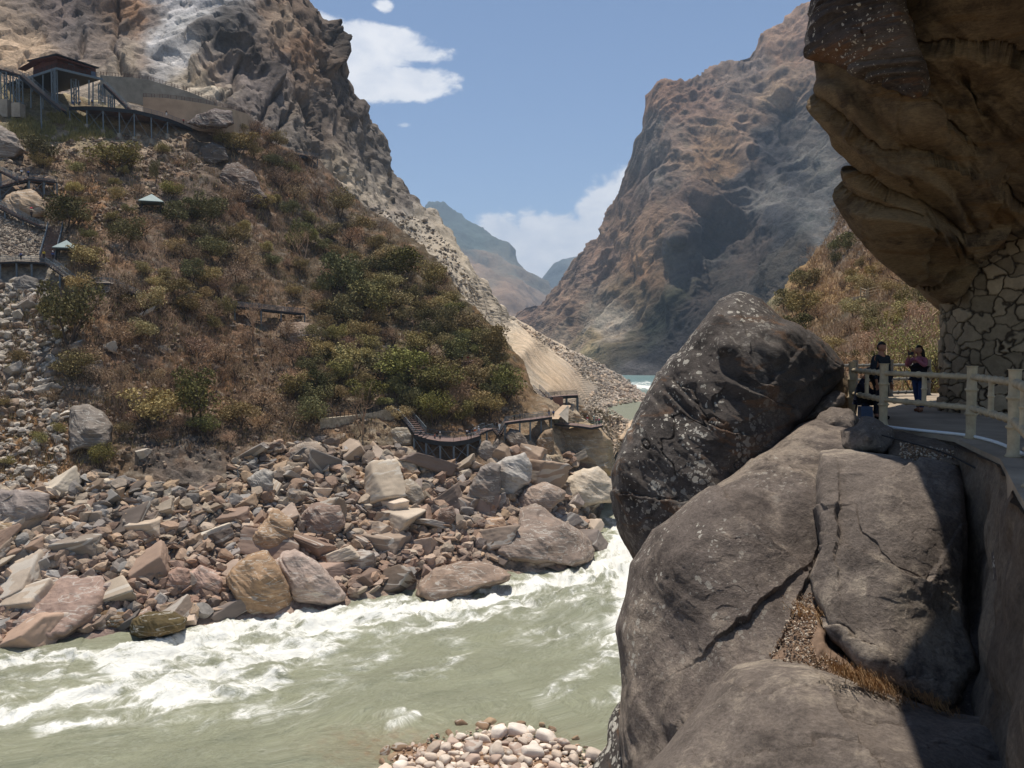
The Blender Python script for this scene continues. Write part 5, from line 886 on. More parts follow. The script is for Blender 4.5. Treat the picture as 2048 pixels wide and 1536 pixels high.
# named, recognisable ones
for a in [(310, 865, 96, 'olive_leaves', 'wide umbrella-shaped olive tree on the bluff above the dark rock face', 82), (398, 860, 84, 'green_leaves', 'bright green rounded tree right of the umbrella-shaped one', 108), (410, 875, 60, 'green_leaves', 'lower lime-green bush under the bright green rounded tree', 40),
          (85, 338, 52, 'dark_leaves', 'round dark green bush on the scree below the tall lattice posts', 52), (235, 352, 88, 'yellow_leaves', 'broad yellow-green bush left of the dark crag on the upper slope', 62), (130, 465, 72, 'dark_leaves', 'dark green bush beside the top of the wide brown steps', 62), (148, 395, 34, 'yellow_leaves', 'small bright lime bush beside the small left deck', 28), (180, 545, 66, 'olive_leaves', 'olive bush covering the side of the left gazebo', 50),
          (140, 690, 90, 'dark_leaves', 'large dark tree above the pale rockfall at left', 110), (205, 940, 40, 'green_leaves', 'small green bush under the big dark weathered boulder', 44), (870, 850, 72, 'green_leaves', 'dense green bush directly behind the curved lower deck', 62), (310, 372, 16, 'dark_leaves', 'narrow dark cypress-like shrub above the upper gazebo', 46), (345, 395, 42, 'green_leaves', 'green shrub just right of the upper gazebo', 26), (770, 815, 40, 'green_leaves', 'light green bush on top of the masonry wall by the stair', 20),
          (480, 310, 60, 'olive_leaves', 'dark olive bush right of the flat-topped rock at the road wall', 44), (620, 860, 58, 'dark_leaves', 'shadowy green tree left of the masonry wall', 66), (590, 500, 36, 'green_leaves', 'pale green shrub high on the bushy slope', 34), (625, 495, 30, 'green_leaves', 'lime green shrub in the middle of the brown upper slope', 34),
          (985, 740, 62, 'olive_leaves', 'tall olive tree at the right edge of the wooded slope against the bare rock', 90), (800, 770, 110, 'green_leaves', 'bright green broad tree in the middle of the wooded slope', 70), (880, 800, 96, 'green_leaves', 'light green tree above the curved lower deck', 66), (740, 640, 90, 'dark_leaves', 'big dark tree near the top of the wooded slope', 70)]:
    plant(a[0], a[1], a[2], a[3], a[4], None, None, 'tree' if a[2] > 60 else 'bush', 'tree' if a[2] > 60 else 'bush', a[5], .03)
plant(245, 850, 60, 'bare', 'leafless dark tree leaning over the left end of the bluff', None, None, 'bare_tree', 'tree', 110)
plant(725, 870, 70, 'bare', 'leafless tree in front of the masonry wall', None, None, 'bare_tree', 'tree', 130)
plant(1020, 780, 70, 'bare', 'leafless tree above the zigzag walkway', None, None, 'bare_tree', 'tree', 70)
def scatter(n, area, kinds, size, label, group, objs=None, mind=.30, seed=1, avoid=()):
    random.seed(seed); k = 0; tr = 0; xs, ys = zip(*area); us = []
    while k < n and tr < n*40:
        tr += 1; px = random.uniform(min(xs), max(xs)); py = random.uniform(min(ys), max(ys))
        if not inpoly(px, py, area): continue
        if any(a <= px <= c and b <= py <= d for a, b, c, d in avoid): continue
        w_ = size(px, py)
        if any((px-a)**2+((py-b)*1.5)**2 < ((w_+c)*mind)**2 for a, b, c in us): continue
        us.append((px, py, w_)); plant(px, py, w_, random.choice(kinds), label, group, objs); k += 1
AV = [(0, 120, 390, 285), (-10, 400, 110, 600), (268, 398, 345, 450), (90, 500, 285, 600), (465, 600, 620, 665), (640, 815, 800, 880), (130, 800, 230, 900), (440, 345, 545, 405)]
scatter(84, [(640, 560), (860, 560), (910, 620), (980, 720), (1030, 800), (1000, 835), (850, 860), (700, 850), (600, 840), (620, 680)], ['green_leaves', 'dark_leaves', 'olive_leaves', 'olive_leaves', 'dark_leaves', 'olive_leaves', 'dry_twigs'], lambda x, y: random.uniform(34, 84), 'one of the green trees crowding the wooded right half of the slope', 'trees of the wooded right half of the slope', None, .30, 2, AV+[(915, 700, 955, 740)])
scatter(88, [(560, 300), (620, 340), (680, 410), (820, 510), (870, 590), (640, 640), (450, 640), (250, 640), (240, 480), (420, 400)], ['olive_leaves', 'dry_twigs', 'dark_leaves', 'dry_twigs', 'olive_leaves', 'bare'], lambda x, y: random.uniform(26, 66), 'one of the brownish-olive bushes dotting the upper slope below the cliff', 'bushes of the upper slope', None, .34, 3, AV)
scatter(72, [(110, 560), (450, 620), (640, 660), (640, 860), (560, 880), (440, 890), (230, 880), (110, 800), (170, 700)], ['dry_twigs', 'bare', 'olive_leaves', 'dry_twigs', 'bare'], lambda x, y: random.uniform(30, 70), 'one of the dry brown shrubs on the orange lower slope', 'dry shrubs of the lower slope', None, .36, 4, AV)
scatter(26, [(60, 290), (250, 300), (400, 320), (330, 440), (170, 500), (100, 420)], ['olive_leaves', 'dry_twigs', 'yellow_leaves', 'bare'], lambda x, y: random.uniform(18, 38), 'one of the small scrubby bushes on the scree under the upper deck', 'bushes on the scree under the upper deck', None, .4, 5, AV)
scatter(16, [(870, 530), (925, 640), (1000, 740), (1035, 800), (1000, 800), (920, 680), (860, 560)], ['olive_leaves', 'dry_twigs', 'green_leaves'], lambda x, y: random.uniform(22, 38), 'one of the bushes along the edge of the slope against the bare rock', 'bushes along the slope edge', None, .3, 6)
scatter(16, [(380, 262), (560, 285), (650, 335), (600, 360), (480, 320)], ['olive_leaves', 'dry_twigs', 'dry_twigs', 'bare'], lambda x, y: random.uniform(26, 46), 'one of the bushes along the foot of the road wall and cliff', 'bushes at the cliff foot', None, .3, 7)
scatter(14, [(0, 600), (120, 620), (120, 900), (0, 960)], ['dry_twigs', 'olive_leaves', 'yellow_leaves'], lambda x, y: random.uniform(14, 34), 'one of the low tufty shrubs between the pale rocks at the left edge', 'shrubs between the pale rocks', None, .4, 8)
scatter(60, [(1550, 620), (1690, 430), (1800, 520), (1880, 620), (1880, 780), (1700, 770), (1600, 700)], ['olive_leaves', 'dry_twigs', 'dry_twigs', 'bare', 'dark_leaves'], lambda x, y: random.uniform(20, 50)*(1+max(0, (y-600)/160)), 'one of the dry bushes on the tan hillside behind the terrace', 'bushes on the tan right hillside', [rhill], .25, 9)
V, Fc = leafcloud(77, 7000, .0095, 14, .75, .95); me = mesh(V, Fc, False, 'crown'); me.materials.append(M_LEAF['yellow_leaves']); CR['fine'] = [me]
plant(1860, 800, 150, 'fine', 'sparse yellow-green tree between the hillside and the stone wall', None, [rhill], 'tree', 'tree', 190, .3)
plant(1800, 800, 150, 'bare', 'dark leafless tree with crooked trunk behind the photographing woman', None, [rhill], 'bare_tree', 'tree', 260, .1)
plant(1720, 790, 110, 'bare', 'thin leafless tree behind the standing man', None, [rhill], 'bare_tree', 'tree', 150, .1)
# undergrowth and dry grass as one mass each
def tufts(name, n, area, kinds, size, objs, seed, blades=5, mat=None):
    rs = np.random.RandomState(seed); xs, ys = zip(*area); Vs = []; k = 0; tr = 0
    while k < n and tr < n*4:
        tr += 1; px = rs.uniform(min(xs), max(xs)); py = rs.uniform(min(ys), max(ys))
        if not inpoly(px, py, area): continue
        h = hit(px, py, objs, False)
        if not h: continue
        if fbm(np.array([h[0]])/7.0, 2, seed)[0] < -.06: continue
        s = size*rs.uniform(.4, 1.3)*h[2]/F; p = np.array(h[0])
        for b in range(blades):
            a = rs.uniform(0, 6.28); t = np.array([math.cos(a), math.sin(a), 0]); lean = rs.normal(size=3)*.35+np.array([0, 0, 1]); o = p+rs.normal(size=3)*s*.5; o[2] = p[2]-s*.1
            Vs.append([o-t*s*.10, o+t*s*.10, o+lean*s*rs.uniform(.5, 1.2)])
        k += 1
    V = np.array(Vs).reshape(-1, 3); o = obj(name, mesh(V, np.arange(len(V)).reshape(-1, 3), False, name), mat); tag(o, kind='stuff')
HP = [(0, 600), (110, 560), (60, 300), (300, 290), (480, 300), (640, 340), (880, 540), (960, 650), (1060, 800), (850, 865), (600, 900), (260, 900), (160, 960), (0, 960)]
tufts('dry_scrub', 7000, HP, None, 7, [hill], 1, 7, M_LEAF['dry_twigs'])
tufts('dry_grass', 6000, HP, None, 6, [hill], 2, 6, M_LEAF['dry_grass'])
tufts('low_scrub', 5000, HP, None, 7, [hill], 3, 7, M_LEAF['olive_leaves'])
tufts('green_grass', 2600, [(20, 235), (140, 225), (210, 250), (230, 275), (120, 285), (20, 275)], None, 6, [hill], 4, 6, M_LEAF['yellow_leaves'])
S4P = [(1550, 620), (1690, 430), (1800, 500), (1900, 620), (1900, 800), (1700, 790), (1600, 700)]
tufts('dry_grass', 7000, S4P, None, 6, [rhill], 5, 6, M_LEAF['dry_grass'])
tufts('dry_scrub', 3000, S4P, None, 8, [rhill], 6, 7, M_LEAF['dry_twigs'])
# ------------------------------------------------------------ people
def skin(name, chains, mat=None, sub=1, root=0, parent=None, color=None):
    """chains: list of lists of (x,y,z,r) ; identical points are shared so limbs join into one surface"""
    bm = bmesh.new(); lay = bm.verts.layers.skin.verify(); idx = {}
    for ch in chains:
        pv = None
        for (x, y, z, r) in ch:
            k = (round(x, 4), round(y, 4), round(z, 4))
            if k not in idx:
                v = bm.verts.new((x, y, z)); v[lay].radius = (r, r) if not isinstance(r, tuple) else r; idx[k] = v
                if len(idx) == root+1: v[lay].use_root = True
            v = idx[k]
            if pv is not None and pv is not v and bm.edges.get((pv, v)) is None: bm.edges.new((pv, v))
            pv = v
    me = bpy.data.meshes.new('t'); bm.to_mesh(me); bm.free(); o = bpy.data.objects.new('t', me); col.objects.link(o)
    m = o.modifiers.new('s', 'SKIN'); m.use_smooth_shade = True; m.branch_smoothing = .6
    if sub: s_ = o.modifiers.new('u', 'SUBSURF'); s_.levels = sub; s_.render_levels = sub
    d = bpy.context.evaluated_depsgraph_get(); me2 = bpy.data.meshes.new_from_object(o.evaluated_get(d)); bpy.data.objects.remove(o); me2.polygons.foreach_set('use_smooth', np.ones(len(me2.polygons), bool)); me2.materials.clear()
    return obj(name, me2, mat, parent, color)
def ball(c, r, sc=(1, 1, 1), sub=2):
    V, Fc = ICO[sub]; return V*np.array(sc)*r+np.array(c), Fc
def far_person(pose):
    """small visitor, 1.7 m, facing -y; pose: arm style and stride"""
    r = empty('person'); st, arm = pose; hp = (0, 0, .93)
    L_ = [[(0, 0, .93, .125), (.09, 0, .88, .088), (.10, -st, .50, .062), (.10, -st*.7+.02, .09, .045), (.10, -st*.7-.12, .04, .04)], [(0, 0, .93, .125), (-.09, 0, .88, .088), (-.10, st, .50, .062), (-.10, st+.05, .09, .045), (-.10, st-.09, .04, .04)]]
    T_ = [(0, 0, .93, .125), (0, 0, 1.15, .115), (0, 0, 1.36, .125), (0, 0, 1.44, .06), (0, -.01, 1.52, .055), (0, -.015, 1.60, .088), (0, -.01, 1.68, .075)]
    def A(s): return {'down': [(s*.19, 0, 1.36, .055), (s*.24, .02, 1.10, .042), (s*.22, -.06, .86, .034), (s*.21, -.08, .78, .03)], 'rail': [(s*.19, 0, 1.36, .055), (s*.23, -.08, 1.12, .042), (s*.18, -.32, 1.08, .034), (s*.17, -.38, 1.07, .03)], 'up': [(s*.19, 0, 1.36, .055), (s*.24, -.14, 1.18, .042), (s*.10, -.26, 1.44, .034), (s*.07, -.28, 1.50, .03)]}[arm]
    skin('body', [T_[:3]+T_[3:], [T_[2]]+A(1), [T_[2]]+A(-1)]+L_, M_SKIN, 1, 0, r)
    g = 1.18; f = lambda ch: [(x, y, z, q*g+.006) for x, y, z, q in ch]
    skin('jacket', [f([(0, 0, .90, .13)]+T_[1:3]+[(0, 0, 1.42, .085)]), f([T_[2]]+A(1)[:3]), f([T_[2]]+A(-1)[:3])], M_CLOTH, 1, 0, r)
    skin('trousers', [f(c[:4]) for c in L_], M_CLOTH, 1, 0, r)
    V, Fc = ball((0, .01, 1.655), .105, (1, 1.05, .85)); obj('hair', mesh(V, Fc), M_HAIR, r); return r
FP = [far_person(p) for p in [(.0, 'down'), (.14, 'down'), (.02, 'rail'), (.0, 'up')]]
first = [True]*4
def hat(parent, c, white=True):
    V, Fc = ball((0, 0, 1.70), .11, (1, 1.05, .8)); mb = MB(); n = 14
    o = obj('hat', mesh(V, Fc), M_CLOTH, parent, c); bp_ = [(math.cos(2*math.pi*i/n)*.19, math.sin(2*math.pi*i/n)*.19, 1.68) for i in range(n)]; mb.add(bp_+[(x*.98, y*.98, z+.012) for x, y, z in bp_], [tuple(range(n))[::-1], tuple(range(n, 2*n))]+[(i, (i+1) % n, n+(i+1) % n, n+i) for i in range(n)]); obj('brim', mb.me(), M_CLOTH, o, c)
def umb(parent, c):
    mb = MB(); n = 10; mb.add([(0, 0, .30)]+[(math.cos(2*math.pi*i/n)*.52, math.sin(2*math.pi*i/n)*.52, 0) for i in range(n)]+[(0, 0, .27)], [(0, 1+i, 1+(i+1) % n) for i in range(n)]+[(n+1, 1+(i+1) % n, 1+i) for i in range(n)])
    r = empty('umbrella', parent); obj('canopy', mb.me(True), M_CLOTH, r, c); m = MB(); m.tube([(0, 0, -.75), (0, 0, .3)], .012, 5); obj('shaft', m.me(), M_STEELD, r); return r
def person(p, kind, rz, top, bottom, label, hatc=None, group=None, s=1.0):
    src = FP[kind]
    if first[kind]: r = src; first[kind] = False; 
    else: r = copy_tree(src)
    for ch in list(r.children):
        if ch.name.startswith(('hat',)): 
            for g in ch.children: bpy.data.objects.remove(g)
            bpy.data.objects.remove(ch)
    for ch in r.children:
        if ch.name.startswith('jacket'): ch.color = (*lin(*top), 1)
        if ch.name.startswith('trousers'): ch.color = (*lin(*bottom), 1)
    if hatc: hat(r, lin(*hatc))
    r.location = p; r.rotation_euler = (0, 0, rz); r.scale = (s, s, s); tag(r, label, 'person', group); return r
# near figures ---------------------------------------------------------------
def fingers(w, d, up, s, curl=.5, r=.0085, ln=.075):
    """five finger chains rooted in the palm at w, pointing along d"""
    w, d, up = Vector(w), Vector(d).normalized(), Vector(up).normalized(); side = d.cross(up).normalized(); out = []
    for k, (o, l) in enumerate(((-.030, .85), (-.010, 1.0), (.010, .95), (.029, .75))):
        a = w+d*.085+side*o*s; c1 = a+d*ln*l*.5-up*curl*.012; c2 = c1+(d*(1-curl)-up*curl).normalized()*ln*l*.5
        out.append([(*(w+d*.03+side*o*.5*s), .014), (*a, r*1.15), (*c1, r), (*c2, r*.85)])
    t = w+d*.03-side*.022*s; t1 = t-side*.028*s+d*.03; t2 = t1+d*.03-up*.012
    out.append([(*t, .013), (*t1, .0105), (*t2, .009)]); return out
def head(r, c, yaw, pitch=0.0, sk=M_SKIN):
    """head mesh with brow, nose, mouth, chin and ears, looking along -y before yaw"""
    V, _ = ICO[4]; P = V*np.array([.076, .095, .118]); z = P[:, 2]; y = P[:, 1]; x = P[:, 0]
    P[:, 0] *= 1-.30*sstep(-z, .03, .12); P[:, 1] += np.where(y < 0, .006*sstep(-z, .05, .11), 0)
    P[:, 1] -= .024*np.exp(-((x/.014)**2+((z+.018)/.022)**2))*(y < 0)+.006*np.exp(-((x/.05)**2+((z-.022)/.012)**2))*(y < 0)+.008*np.exp(-((x/.024)**2+((z+.052)/.010)**2))*(y < 0)
    for s in (-1, 1): P[:, 1] += .010*np.exp(-(((x-s*.030)/.015)**2+((z-.004)/.011)**2))*(y < 0); P[:, 0] += s*.016*np.exp(-(((y-.005)/.014)**2+((z+.005)/.024)**2))*(x*s > .03)
    R = np.array((Matrix.Rotation(yaw, 3, 'Z')@Matrix.Rotation(pitch, 3, 'X'))); return P@R.T+np.array(c), R
def near_man():
    r = empty('person'); H = (.0, -.01, 1.565)
    T_ = [(0, 0, .95, .14), (0, 0, 1.15, .135), (0, 0, 1.34, .135), (0, 0, 1.42, .075), (0, -.005, 1.48, .055), (0, -.01, 1.54, .06)]
    def arm(s): return [(0, 0, 1.34, .135), (s*.185, 0, 1.36, .066), (s*.225, .02, 1.10, .050), (s*.215, -.07, .86, .036), (s*.213, -.085, .80, .030)]
    L_ = [[(0, 0, .95, .14), (s*.095, 0, .88, .095), (s*.105, -.02, .49, .066), (s*.11, .02, .09, .045), (s*.115, -.13, .035, .038)] for s in (1, -1)]
    f1 = fingers((.213, -.09, .79), (0, -.15, -1), (-1, 0, 0), 1, .35); f2 = fingers((-.213, -.09, .79), (0, -.15, -1), (1, 0, 0), 1, .35)
    b = skin('body', [T_, arm(1), arm(-1)]+L_+[[(.213, -.085, .80, .030)]+[tuple(f[0])] for f in f1]+[[(-.213, -.085, .80, .030)]+[tuple(f[0])] for f in f2]+f1+f2, M_SKIN, 2, 0, r)
    Ph, R = head(r, H, 0); bmh = mesh(Ph, ICO[4][1]); h = obj('head', bmh, M_SKIN, r)
    hv = Ph.copy()-np.array(H); m = (hv[:, 2] > .045) | ((hv[:, 1] > .01) & (hv[:, 2] > -.05)); Fh = ICO[4][1]; keep = m[Fh].all(1)
    obj('hair', mesh(hv*1.09+np.array(H)+np.array([0, .003, .004]), Fh[keep]), M_HAIR, h)
    g = lambda ch, a=1.12, e=.010: [(x, y, z, q*a+e) for x, y, z, q in ch]
    skin('jacket', [g([(0, 0, .86, .135), (0, 0, .98, .14)]+T_[1:3]+[(0, 0, 1.43, .065)]), g(arm(1)[:4]), g(arm(-1)[:4])], M_CLOTH, 2, 1, r, lin(34, 38, 44))
    skin('trousers', [g(c[:4]) for c in L_], M_CLOTH, 2, 0, r, lin(30, 30, 36))
    for s in (1, -1): skin('shoe', [[(s*.11, .05, .05, .048), (s*.112, -.04, .045, .046), (s*.115, -.15, .035, .042)]], M_CLOTH, 2, 0, r, lin(24, 22, 22))
    return r
m_ = near_man(); pm = on(1760, 838, 38.5); m_.location = pm; m_.rotation_euler = (0, 0, math.radians(25)); tag(m_, 'man in a dark jacket standing on the terrace, facing the river', 'person')
def near_woman():
    r = empty('person'); H = (0, -.02, 1.50)
    T_ = [(0, 0, .92, .135), (0, 0, 1.10, .110), (0, 0, 1.27, .118), (0, 0, 1.35, .07), (0, -.01, 1.41, .048), (0, -.02, 1.47, .055)]
    def arm(s): return [(0, 0, 1.27, .118), (s*.165, 0, 1.29, .056), (s*.25, -.12, 1.12, .043), (s*.085, -.27, 1.33, .031), (s*.070, -.285, 1.37, .026)]
    L_ = [[(0, 0, .92, .135), (.085, 0, .85, .095), (.09, -.02, .47, .062), (.09, .02, .09, .040), (.09, -.12, .035, .036)], [(0, 0, .92, .135), (-.085, 0, .85, .095), (-.12, .10, .47, .062), (-.13, .20, .09, .040), (-.13, .07, .035, .036)]]
    f1 = fingers((.068, -.29, 1.385), (-.1, -.2, 1), (-.3, 1, .1), 1, .7); f2 = fingers((-.068, -.29, 1.385), (.1, -.2, 1), (.3, 1, .1), 1, .7)
    skin('body', [T_, arm(1), arm(-1)]+L_+[[(.070, -.285, 1.37, .026)]+[tuple(f[0])] for f in f1]+[[(-.070, -.285, 1.37, .026)]+[tuple(f[0])] for f in f2]+f1+f2, M_SKIN, 2, 0, r)
    Ph, R = head(r, H, 0); h = obj('head', mesh(Ph, ICO[4][1]), M_SKIN, r)
    hv = Ph-np.array(H); m = (hv[:, 2] > .05) | ((hv[:, 1] > -.015)); Fh = ICO[4][1]; hr = obj('hair', mesh(hv*1.12+np.array(H)+np.array([0, .006, .004]), Fh[m[Fh].all(1)]), M_HAIR, h)
    skin('ponytail', [[(0, .08, 1.55, .06), (0, .12, 1.44, .065), (0, .14, 1.30, .06), (0, .145, 1.16, .045), (0, .14, 1.05, .02)]], M_HAIR, 2, 0, h)
    g = lambda ch, a=1.12, e=.010: [(x, y, z, q*a+e) for x, y, z, q in ch]
    skin('jacket', [g([(0, 0, 1.20, .118), T_[2], (0, 0, 1.36, .062)]), g(arm(1)[:4]), g(arm(-1)[:4])], M_CLOTH, 2, 1, r, lin(150, 92, 104))
    skin('vest', [g([(0, 0, .78, .145), (0, 0, .95, .14), (0, 0, 1.10, .118), (0, 0, 1.22, .122)], 1.16)], M_CLOTH, 2, 1, r, lin(22, 22, 28))
    skin('jeans', [g(c[:4], 1.08) for c in L_], M_CLOTH, 2, 0, r, lin(44, 62, 100))
    for x, y in ((.09, 0), (-.13, .19)): skin('shoe', [[(x, y+.04, .05, .045), (x, y-.04, .045, .044), (x, y-.14, .036, .040)]], M_CLOTH, 2, 0, r, lin(104, 66, 46))
    return r
w_ = near_woman(); pw_ = on(1836, 824, 38.5); RZW = math.radians(-62); w_.location = pw_; w_.rotation_euler = (0, 0, RZW); tag(w_, 'woman with long black hair and pink-shouldered jacket taking a photograph', 'person')
cb_ = MB(); cb_.box((0, 0, 0), (.15, .012, .078)); cm = obj('phone', cb_.me(), M_STEELD); cm.location = pw_+Matrix.Rotation(RZW, 3, 'Z')@Vector((0, -.315, 1.43)); cm.rotation_euler = (0, 0, RZW); tag(cm, 'dark phone held up at eye level by the woman in pink', 'phone')
def seated():
    r = empty('person'); T_ = [(0, 0, .50, .15), (0, .02, .70, .15), (0, -.02, .92, .15), (0, -.05, 1.0, .08), (0, -.09, 1.06, .055), (0, -.12, 1.12, .06)]
    def arm(s): return [(0, -.02, .92, .15), (s*.19, -.03, .93, .068), (s*.24, -.10, .70, .052), (s*.14, -.33, .60, .036), (s*.12, -.37, .59, .03)]
    L_ = [[(0, 0, .50, .15), (s*.1, -.05, .50, .10), (s*.13, -.45, .50, .072), (s*.13, -.42, .09, .046), (s*.13, -.55, .035, .04)] for s in (1, -1)]
    fs = []
    for s in (1, -1): fs += [[(s*.12, -.37, .59, .03), tuple(f[0])] for f in fingers((s*.118, -.38, .585), (-s*.2, -1, -.2), (0, 0, 1), 1, .5)]+fingers((s*.118, -.38, .585), (-s*.2, -1, -.2), (0, 0, 1), 1, .5)
    skin('body', [T_, arm(1), arm(-1)]+L_+fs, M_SKIN, 2, 0, r); Ph, R = head(r, (0, -.14, 1.16), 0, .5); h = obj('head', mesh(Ph, ICO[4][1]), M_SKIN, r); hv = (Ph-np.array((0, -.14, 1.16)))@R; m = (hv[:, 2] > .045) | ((hv[:, 1] > .01) & (hv[:, 2] > -.05)); Fh = ICO[4][1]
    obj('hair', mesh((hv*1.1)@R.T+np.array((0, -.137, 1.164)), Fh[m[Fh].all(1)]), M_HAIR, h)
    g = lambda ch, a=1.14, e=.012: [(x, y, z, q*a+e) for x, y, z, q in ch]
    skin('jacket', [g([(0, .01, .44, .15)]+T_[:3]+[(0, -.05, 1.0, .07)]), g(arm(1)[:4]), g(arm(-1)[:4])], M_CLOTH, 2, 1, r, lin(24, 28, 44)); skin('trousers', [g(c[:4]) for c in L_], M_CLOTH, 2, 0, r, lin(22, 22, 26))
    for s in (1, -1): skin('shoe', [[(s*.13, -.38, .05, .048), (s*.13, -.47, .045, .046), (s*.13, -.57, .036, .042)]], M_CLOTH, 2, 0, r, lin(22, 20, 20))
    return r
sp = on(1724, 838, 38.5)+Vector((.15, .35, 0)); st_ = seated(); st_.location = sp; st_.rotation_euler = (0, 0, math.radians(60)); st_.scale = (.92, .92, .88); tag(st_, 'person in dark clothes sitting hunched behind the left end of the railing', 'person')
mb = MB(); R_ = Matrix.Rotation(math.radians(60), 3, 'Z'); root = empty('stool', sp, math.radians(60)); mb.tube([(0, .02, .30), (0, .02, .345)], .17, 14); obj('seat', mb.me(), M_STEELD, root)
for k in range(4):
    a = k*math.pi/2+.78; m = MB(); m.tube([(.13*math.cos(a), .02+.13*math.sin(a), .30), (.18*math.cos(a), .02+.18*math.sin(a), 0)], .012, 6); obj('leg', m.me(), M_STEELD, root)
tag(root, 'low stool under the person sitting behind the railing', 'stool')
mb = MB(); mb.box((0, 0, .14), (.26, .18, .28)); bx = obj('bag', mb.me(), M_CLOTH, None, lin(70, 82, 104)); bx.location = on(1722, 836, 38.5)+Vector((-.02, -.25, 0)); tag(bx, 'small blue and white bag on the floor in front of the seated person', 'bag')
# ------------------------------------------------------------ bamboo-look railing
M_BAMB = flat('cream_cement_bamboo', (172, 156, 128), .8, 0, .28, 5, .3)
M_BAMSHADE = flat('shade_toned_cement_bamboo', (110, 108, 102), .8, 0, .16, 4)  # darker copy of the railing colour, with the shade at the back painted in
def bamboo(m, a, b, r, k=10, nodes=.34):
    a, b = Vector(a), Vector(b); ln = (b-a).length; n = max(1, round(ln/nodes)); pts = []; rd = []
    for i in range(n):
        for t, q in ((.0, 1.28), (.04, 1.30), (.10, .98), (.5, .92), (.9, .98), (.96, 1.02)): pts.append(a.lerp(b, (i+t)/n)); rd.append(r*q)
    pts.append(b); rd.append(r*1.25); m.tube(pts, rd, k)
def railing(label, pts, zf, mat, h=1.24, zr=(1.05, .52), pr=.085, rr=.052, picks=1):
    root = empty('railing', (pts[0][0], pts[0][1], zf)); o0 = Vector((pts[0][0], pts[0][1], zf))
    for i, (x, y) in enumerate(pts):
        p = Vector((x, y, zf))-o0; m = MB(); bamboo(m, p, p+Vector((0, 0, h)), pr, 12, .42); obj('post', m.me(True), mat, root)
    for a, b in zip(pts[:-1], pts[1:]):
        for z in zr: m = MB(); bamboo(m, Vector((*a, zf+z))-o0, Vector((*b, zf+z))-o0, rr, 10, .36); obj('rail', m.me(True), mat, root)
        for k in range(picks):
            t = (k+1)/(picks+1); p = Vector((a[0]*(1-t)+b[0]*t, a[1]*(1-t)+b[1]*t, zf))-o0; m = MB(); bamboo(m, p+Vector((0, 0, zr[1])), p+Vector((0, 0, zr[0])), rr*.85, 9, .3); obj('baluster', m.me(True), mat, root)
    tag(root, label, 'railing'); return root
def gp(px, py, z): v = on(px, py, z); return (v.x, v.y)
railing('cream cement railing moulded like bamboo along the sunlit terrace edge', [gp(1703, 832, 38.5), gp(1766, 851, 38.5), gp(1941, 877, 38.5), gp(2026, 914, 38.5), (5.7, 8.7), (4.6, 6.3), (3.4, 3.2)], 38.5, M_BAMB)
railing('darker shaded bamboo-look railing at the far side of the terrace', [(9.4, 24.5), (10.9, 25.4), (12.4, 26.2), (14.0, 26.9)], 38.5, M_BAMSHADE, 1.2, (1.02, .56, .12), .09, .05, 0)
railing('grey shaded bamboo-look railing between the pointed boulder and the man', [(8.15, 20.2), (8.7, 22.4), (9.4, 24.4)], 38.5, M_BAMSHADE, 1.2, (1.02, .56), .09, .05, 0)
def pipe(name, pts, r, mat, label, cat): 
    m = MB(); P = densify_open(pts, 60); m.tube(P, r, 8); tag(obj(name, m.me(True), mat), label, cat)
def densify_open(pts, n):
    P = np.array([tuple(p) for p in pts]); s = np.r_[0, np.cumsum(np.linalg.norm(np.diff(P, axis=0), axis=1))]; t = np.linspace(0, s[-1], n); Q = np.stack([np.interp(t, s, P[:, k]) for k in range(3)], -1)
    for _ in range(4): Q[1:-1] = (Q[:-2]+2*Q[1:-1]+Q[2:])/4
    return [Vector(q) for q in Q]
pipe('water_pipe', [on(1700, 834, 38.54), on(1765, 853, 38.53), on(1850, 862, 38.53), on(1940, 870, 38.54), on(2000, 886, 38.54), on(2060, 914, 38.53), Vector((5.2, 7.4, 38.53)), Vector((4.2, 5.5, 38.53))], .028, flat('white_plastic', (225, 225, 222), .4, 0, .04), 'white plastic pipe running along the foot of the cream railing', 'pipe')
pipe('cable', [at(1755, 868, 14.2), at(1830, 888, 13.2), at(1890, 905, 12.7), at(1940, 930, 12.2), at(2000, 965, 11.2), at(2060, 1005, 10.0), Vector((5.1, 7.4, 37.6))], .014, flat('black_rubber', (40, 36, 34), .6), 'thin dark cable sagging along the outside of the retaining wall', 'cable')
# dry grass between slabs
def grass(px, py, d, w_px, n, ln, label, mat, seed):
    rs = random.Random(seed); m = []; c = at(px, py, d)
    for i in range(n):
        p = c+Vector((rs.gauss(0, w_px/F*d*.5), rs.gauss(0, .12), 0)); p.z = c.z-(p.x-c.x)*.42+rs.gauss(0, .02); a = rs.uniform(0, 6.28); q = Vector((math.cos(a)*.6-.2, math.sin(a)*.6-.5, rs.uniform(.5, 1.3))).normalized(); l = ln*rs.uniform(.4, 1.2); s = Vector((.006, .003, 0)); e = p+q*l; e2 = e+Vector((q.x*l*.5, q.y*l*.5, -l*.35))
        m += [(p-s, p+s, e+s*.5, e-s*.5), (e-s*.5, e+s*.5, e2, e2)]
    V = np.array([[tuple(v) for v in f] for f in m]).reshape(-1, 3); me = mesh(V, np.arange(len(V)).reshape(-1, 4), False); return tag(obj('dry_grass_tuft', me, mat), label, 'grass tuft')
M_OG = leafmat('orange_grass', (140, 112, 82), (180, 146, 106))
grass(1730, 1366, 9.0, 80, 800, .14, 'orange dry grass tuft on the ledge between the cracked slab and the bottom boulder', M_OG, 1)
grass(1870, 1410, 9.0, 44, 240, .10, 'smaller orange grass tuft at the shadow edge, right of the larger one', M_OG, 5)
grass(1612, 1235, 11.0, 26, 260, .20, 'pale dead grass sprouting in the notch between the two big slabs', M_LEAF['dry_grass'], 3)
